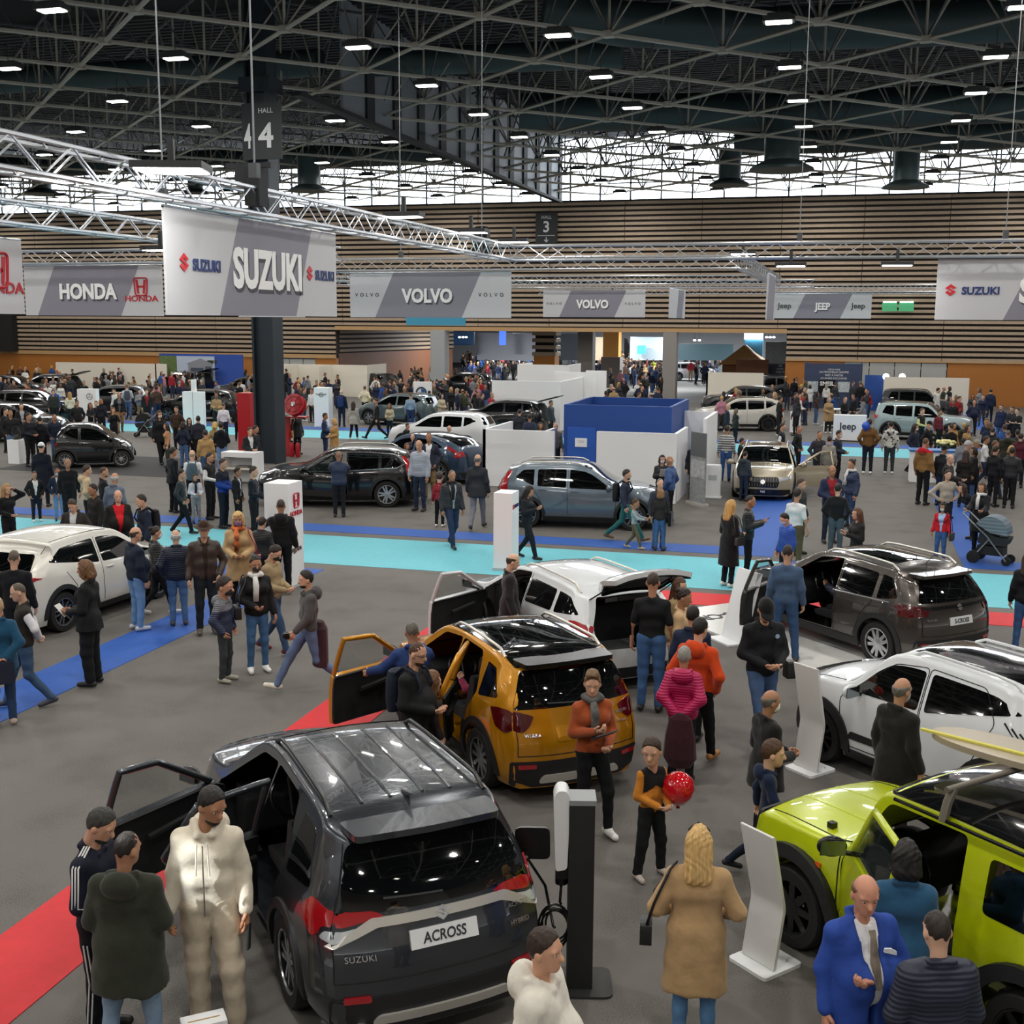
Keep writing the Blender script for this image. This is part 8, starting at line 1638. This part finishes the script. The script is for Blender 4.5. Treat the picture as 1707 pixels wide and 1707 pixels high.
# ------------------------------------------------------------- the distant crowd: one mesh each, built once per kind and copied
FAR=[]
def far_fig(key,**k):
    o=dict(armL='down',armR='down',legs='stand',lean=0,build='m',hy=0,hp=6,top='jacket',hem=.86,open=0,hood=0,hair='short',beard=0,mask=False,lt=.015); o.update(k); both=[]
    for res in (2,3):
        m=figure(o,res); V=[]; F=[]; I=[]; n=0
        for i,(nm,mtx) in enumerate((('body',None),('top',None),('trousers',None),('shoeL',None),('shoeR',None),('hair',m['HM']))):
            me=m.get(nm)
            if me is None: continue
            c=np.zeros(len(me.vertices)*3); me.vertices.foreach_get('co',c); c=c.reshape(-1,3)
            if mtx is not None: q=np.array(mtx); c=c@q[:3,:3].T+q[:3,3]
            f=np.zeros(len(me.loops),int); me.loops.foreach_get('vertex_index',f); f=f.reshape(-1,4); V.append(c); F.append(f+n); n+=len(c); I.append(np.full(len(f),min(i,3) if i<5 else 4))
        both.append((np.vstack(V),np.vstack(F),np.concatenate(I)))
    me=mk('person',both[0][0],both[0][1]); me.polygons.foreach_set('material_index',both[0][2][:len(me.polygons)].astype(np.int32))
    for q in range(5): me.materials.append(PLAST)
    FAR.append((me,o['build'],o['hair'],o['top'],both[1]))
far_fig(0); far_fig(1,armL='hold',armR='hold',hair='crop'); far_fig(2,legs='walk',armL='swing',armR='swingf'); far_fig(3,build='f',hair='long'); far_fig(4,build='f',hair='bob',top='coat',hem=.6,armR='hold')
far_fig(5,armL='phone',armR='phone',top='puffer'); far_fig(6,build='big',hair='ring',armL='pocket',armR='pocket'); far_fig(7,build='f',hair='bun',legs='walk'); far_fig(8,top='hoodie',armL='pocket',armR='down'); far_fig(9,build='child',hair='short')
TOPS=[('black','#17181b',9),('navy','#1f2740',6),('dark grey','#33363b',5),('brown','#46342a',2),('tan','#a18661',2),('white','#cfcfcd',3),('grey','#7a7f86',3),('red','#8e2430',1.2),('blue','#2d4f8e',2),('olive','#3a3d30',1.5),('pink','#b0788a',.6),('yellow green','#9aa832',.4)]
LEGC=[('#1b1c20',5),('#27344e',4),('#4a6590',3),('#3a3c40',2),('#7a6a50',1)]
HAIRC=[('#241c18',5),('#3a2b22',4),('#5a4330',2),('#b5925c',1.2),('#8a857e',1.2)]
BLK=[]
for o in list(SC.objects):
    if o.parent is None and o.get('category') in('car','partition','booth','desk','sign','hut','billboard','screen'):
        pts=[c.matrix_basis if 0 else None for c in []]; d=2.35 if o['category']=='car' else 1.0
        BLK.append((o.location.x,o.location.y,o.rotation_euler.z,d,1.05 if o['category']=='car' else .9,o['category']))
OCC=[(o.location.x,o.location.y) for o in SC.objects if o.parent is None and o.get('category')=='person']
def free(x,y,gap=.42):
    for bx,by,rz,l,w_,c in BLK:
        if c=='screen': continue
        dx,dy=x-bx,y-by; u=dx*math.cos(rz)+dy*math.sin(rz); v=-dx*math.sin(rz)+dy*math.cos(rz)
        if abs(u)<l+.3 and abs(v)<w_+.2: return False
    return all((x-a)**2+(y-b)**2>gap*gap for a,b in OCC)
RNG=random.Random(11)
def wch(L): 
    t=RNG.uniform(0,sum(q[-1] for q in L))
    for q in L:
        t-=q[-1]
        if t<=0: return q
    return L[-1]
def crowd(where,n,x0,x1,y0,y1,dens=None):
    c=0; tries=0
    while c<n and tries<n*30:
        tries+=1; px=RNG.uniform(x0,x1); py=RNG.uniform(y0,y1); H=RNG.gauss(1.72,.07)
        me,bd,hr,ty=FAR[RNG.choices(range(10),[3,3,2,2.4,1.6,1.6,1.6,1.4,2,.7])[0]][:4]
        if bd=='child': H=RNG.uniform(1.2,1.5)
        if bd=='f': H-=.08
        q=at(px,py,H)
        if not free(q.x,q.y): continue
        if 79.2<q.y<81.4 and (q.x<-35 or q.x>-4.6 or -28.8<q.x<-27 or -12.4<q.x<-10.8): continue
        if q.y>81 and not(-33<q.x<-4.5 or q.y>84): continue
        OCC.append((q.x,q.y)); nm,col,_=wch(TOPS); c+=1
        PLACED.append((q.length,q.x,q.y,H/1.78,RNG.uniform(0,6.28),[i for i in range(10) if FAR[i][0] is me][0],nm,col,wch(LEGC)[0],wch(HAIRC)[0],RNG.choice(SKIN),RNG.choice(['#1c1c1e','#d0cfcc','#4a3a2c']),where))
PLACED=[]
crowd('in the packed crowd beyond the opening',130,770,905,584,606); crowd('in the packed crowd beyond the opening',190,1000,1108,584,607); crowd('in the packed crowd beyond the opening',18,925,1010,584,594); crowd('in the packed crowd beyond the opening',40,1135,1235,586,606)
crowd('before the left cream partition',46,0,170,606,652); crowd('left of the house billboard',34,165,300,606,650); crowd('under the house billboard',24,300,425,608,660); crowd('before the partition with bays',26,470,560,610,648); crowd('before the brown passage wall',42,625,745,608,655); crowd('left of the white partition boxes',26,745,830,608,660)
crowd('before the right grey pillar',30,1000,1105,606,655); crowd('in the slogan booth queue',34,1310,1450,622,662); crowd('around the far off-roaders',12,1200,1310,640,665); crowd('behind the pale blue SUV',10,1560,1640,640,672); crowd('at the right desk',10,1585,1700,690,745)
PLACED.sort(key=lambda p:p[0]); NIND=300-sum(1 for o in SC.objects if o.parent is None and o.get('category')=='person')
SV=[];SF=[];SI=[];SN=0;SM=[]
def smi(m):
    if m not in SM: SM.append(m)
    return SM.index(m)
for i,(d,x,y,s,rz,k,nm,col,lc,hc,sk,sh,where) in enumerate(PLACED):
    me,bd,hr,ty,lowp=FAR[k]; mats=[M(sk,.5,0,.35,name='skin'),fab(col,'cloth'),fab(lc,'cloth'),M(sh,.5),M(hc,.6,0,.4,name='hair')]
    if i<NIND:
        o=bpy.data.objects.new('person',me); COL.objects.link(o); o.location=(x,y,0); o.rotation_euler=(0,0,rz); o.scale=(s,s,s)
        for j,mt in enumerate(mats): o.material_slots[j].link='OBJECT'; o.material_slots[j].material=mt
        kind={'f':'woman','child':'child'}.get(bd,'man'); tn={'coat':'coat','puffer':'quilted jacket','hoodie':'hooded top'}.get(ty,'jacket'); hn={'long':' with long hair','bob':' with bobbed hair','bun':' with tied hair','ring':' with thin hair'}.get(hr,'')
        po={0:' with hanging arms',1:' with joined hands',2:' in mid-step',5:' reading a phone',8:' with hand in pocket'}.get(k,'') if not hn else ''
        lab=f'{kind} in {nm} {tn}{hn}{po} {where}'; tag(o,lab,'person',lab.replace('man in','men in').replace('child in','children in'))
    else:
        V,F,I=lowp; c_,s_=math.cos(rz),math.sin(rz); P=V*s; SV.append(np.stack([P[:,0]*c_-P[:,1]*s_+x,P[:,0]*s_+P[:,1]*c_+y,P[:,2]],1)); SF.append(F+SN); SN+=len(V); SI.append(np.array([smi(m) for m in mats])[I])
if SV:
    me=mk('crowd',np.vstack(SV),np.vstack(SF)); me.polygons.foreach_set('material_index',np.concatenate(SI)[:len(me.polygons)].astype(np.int32))
    for m in SM: me.materials.append(m)
    tag(link('distant_crowd',me),'tightly packed far visitors beyond the opening and before the back wall','crowd',None,'stuff')
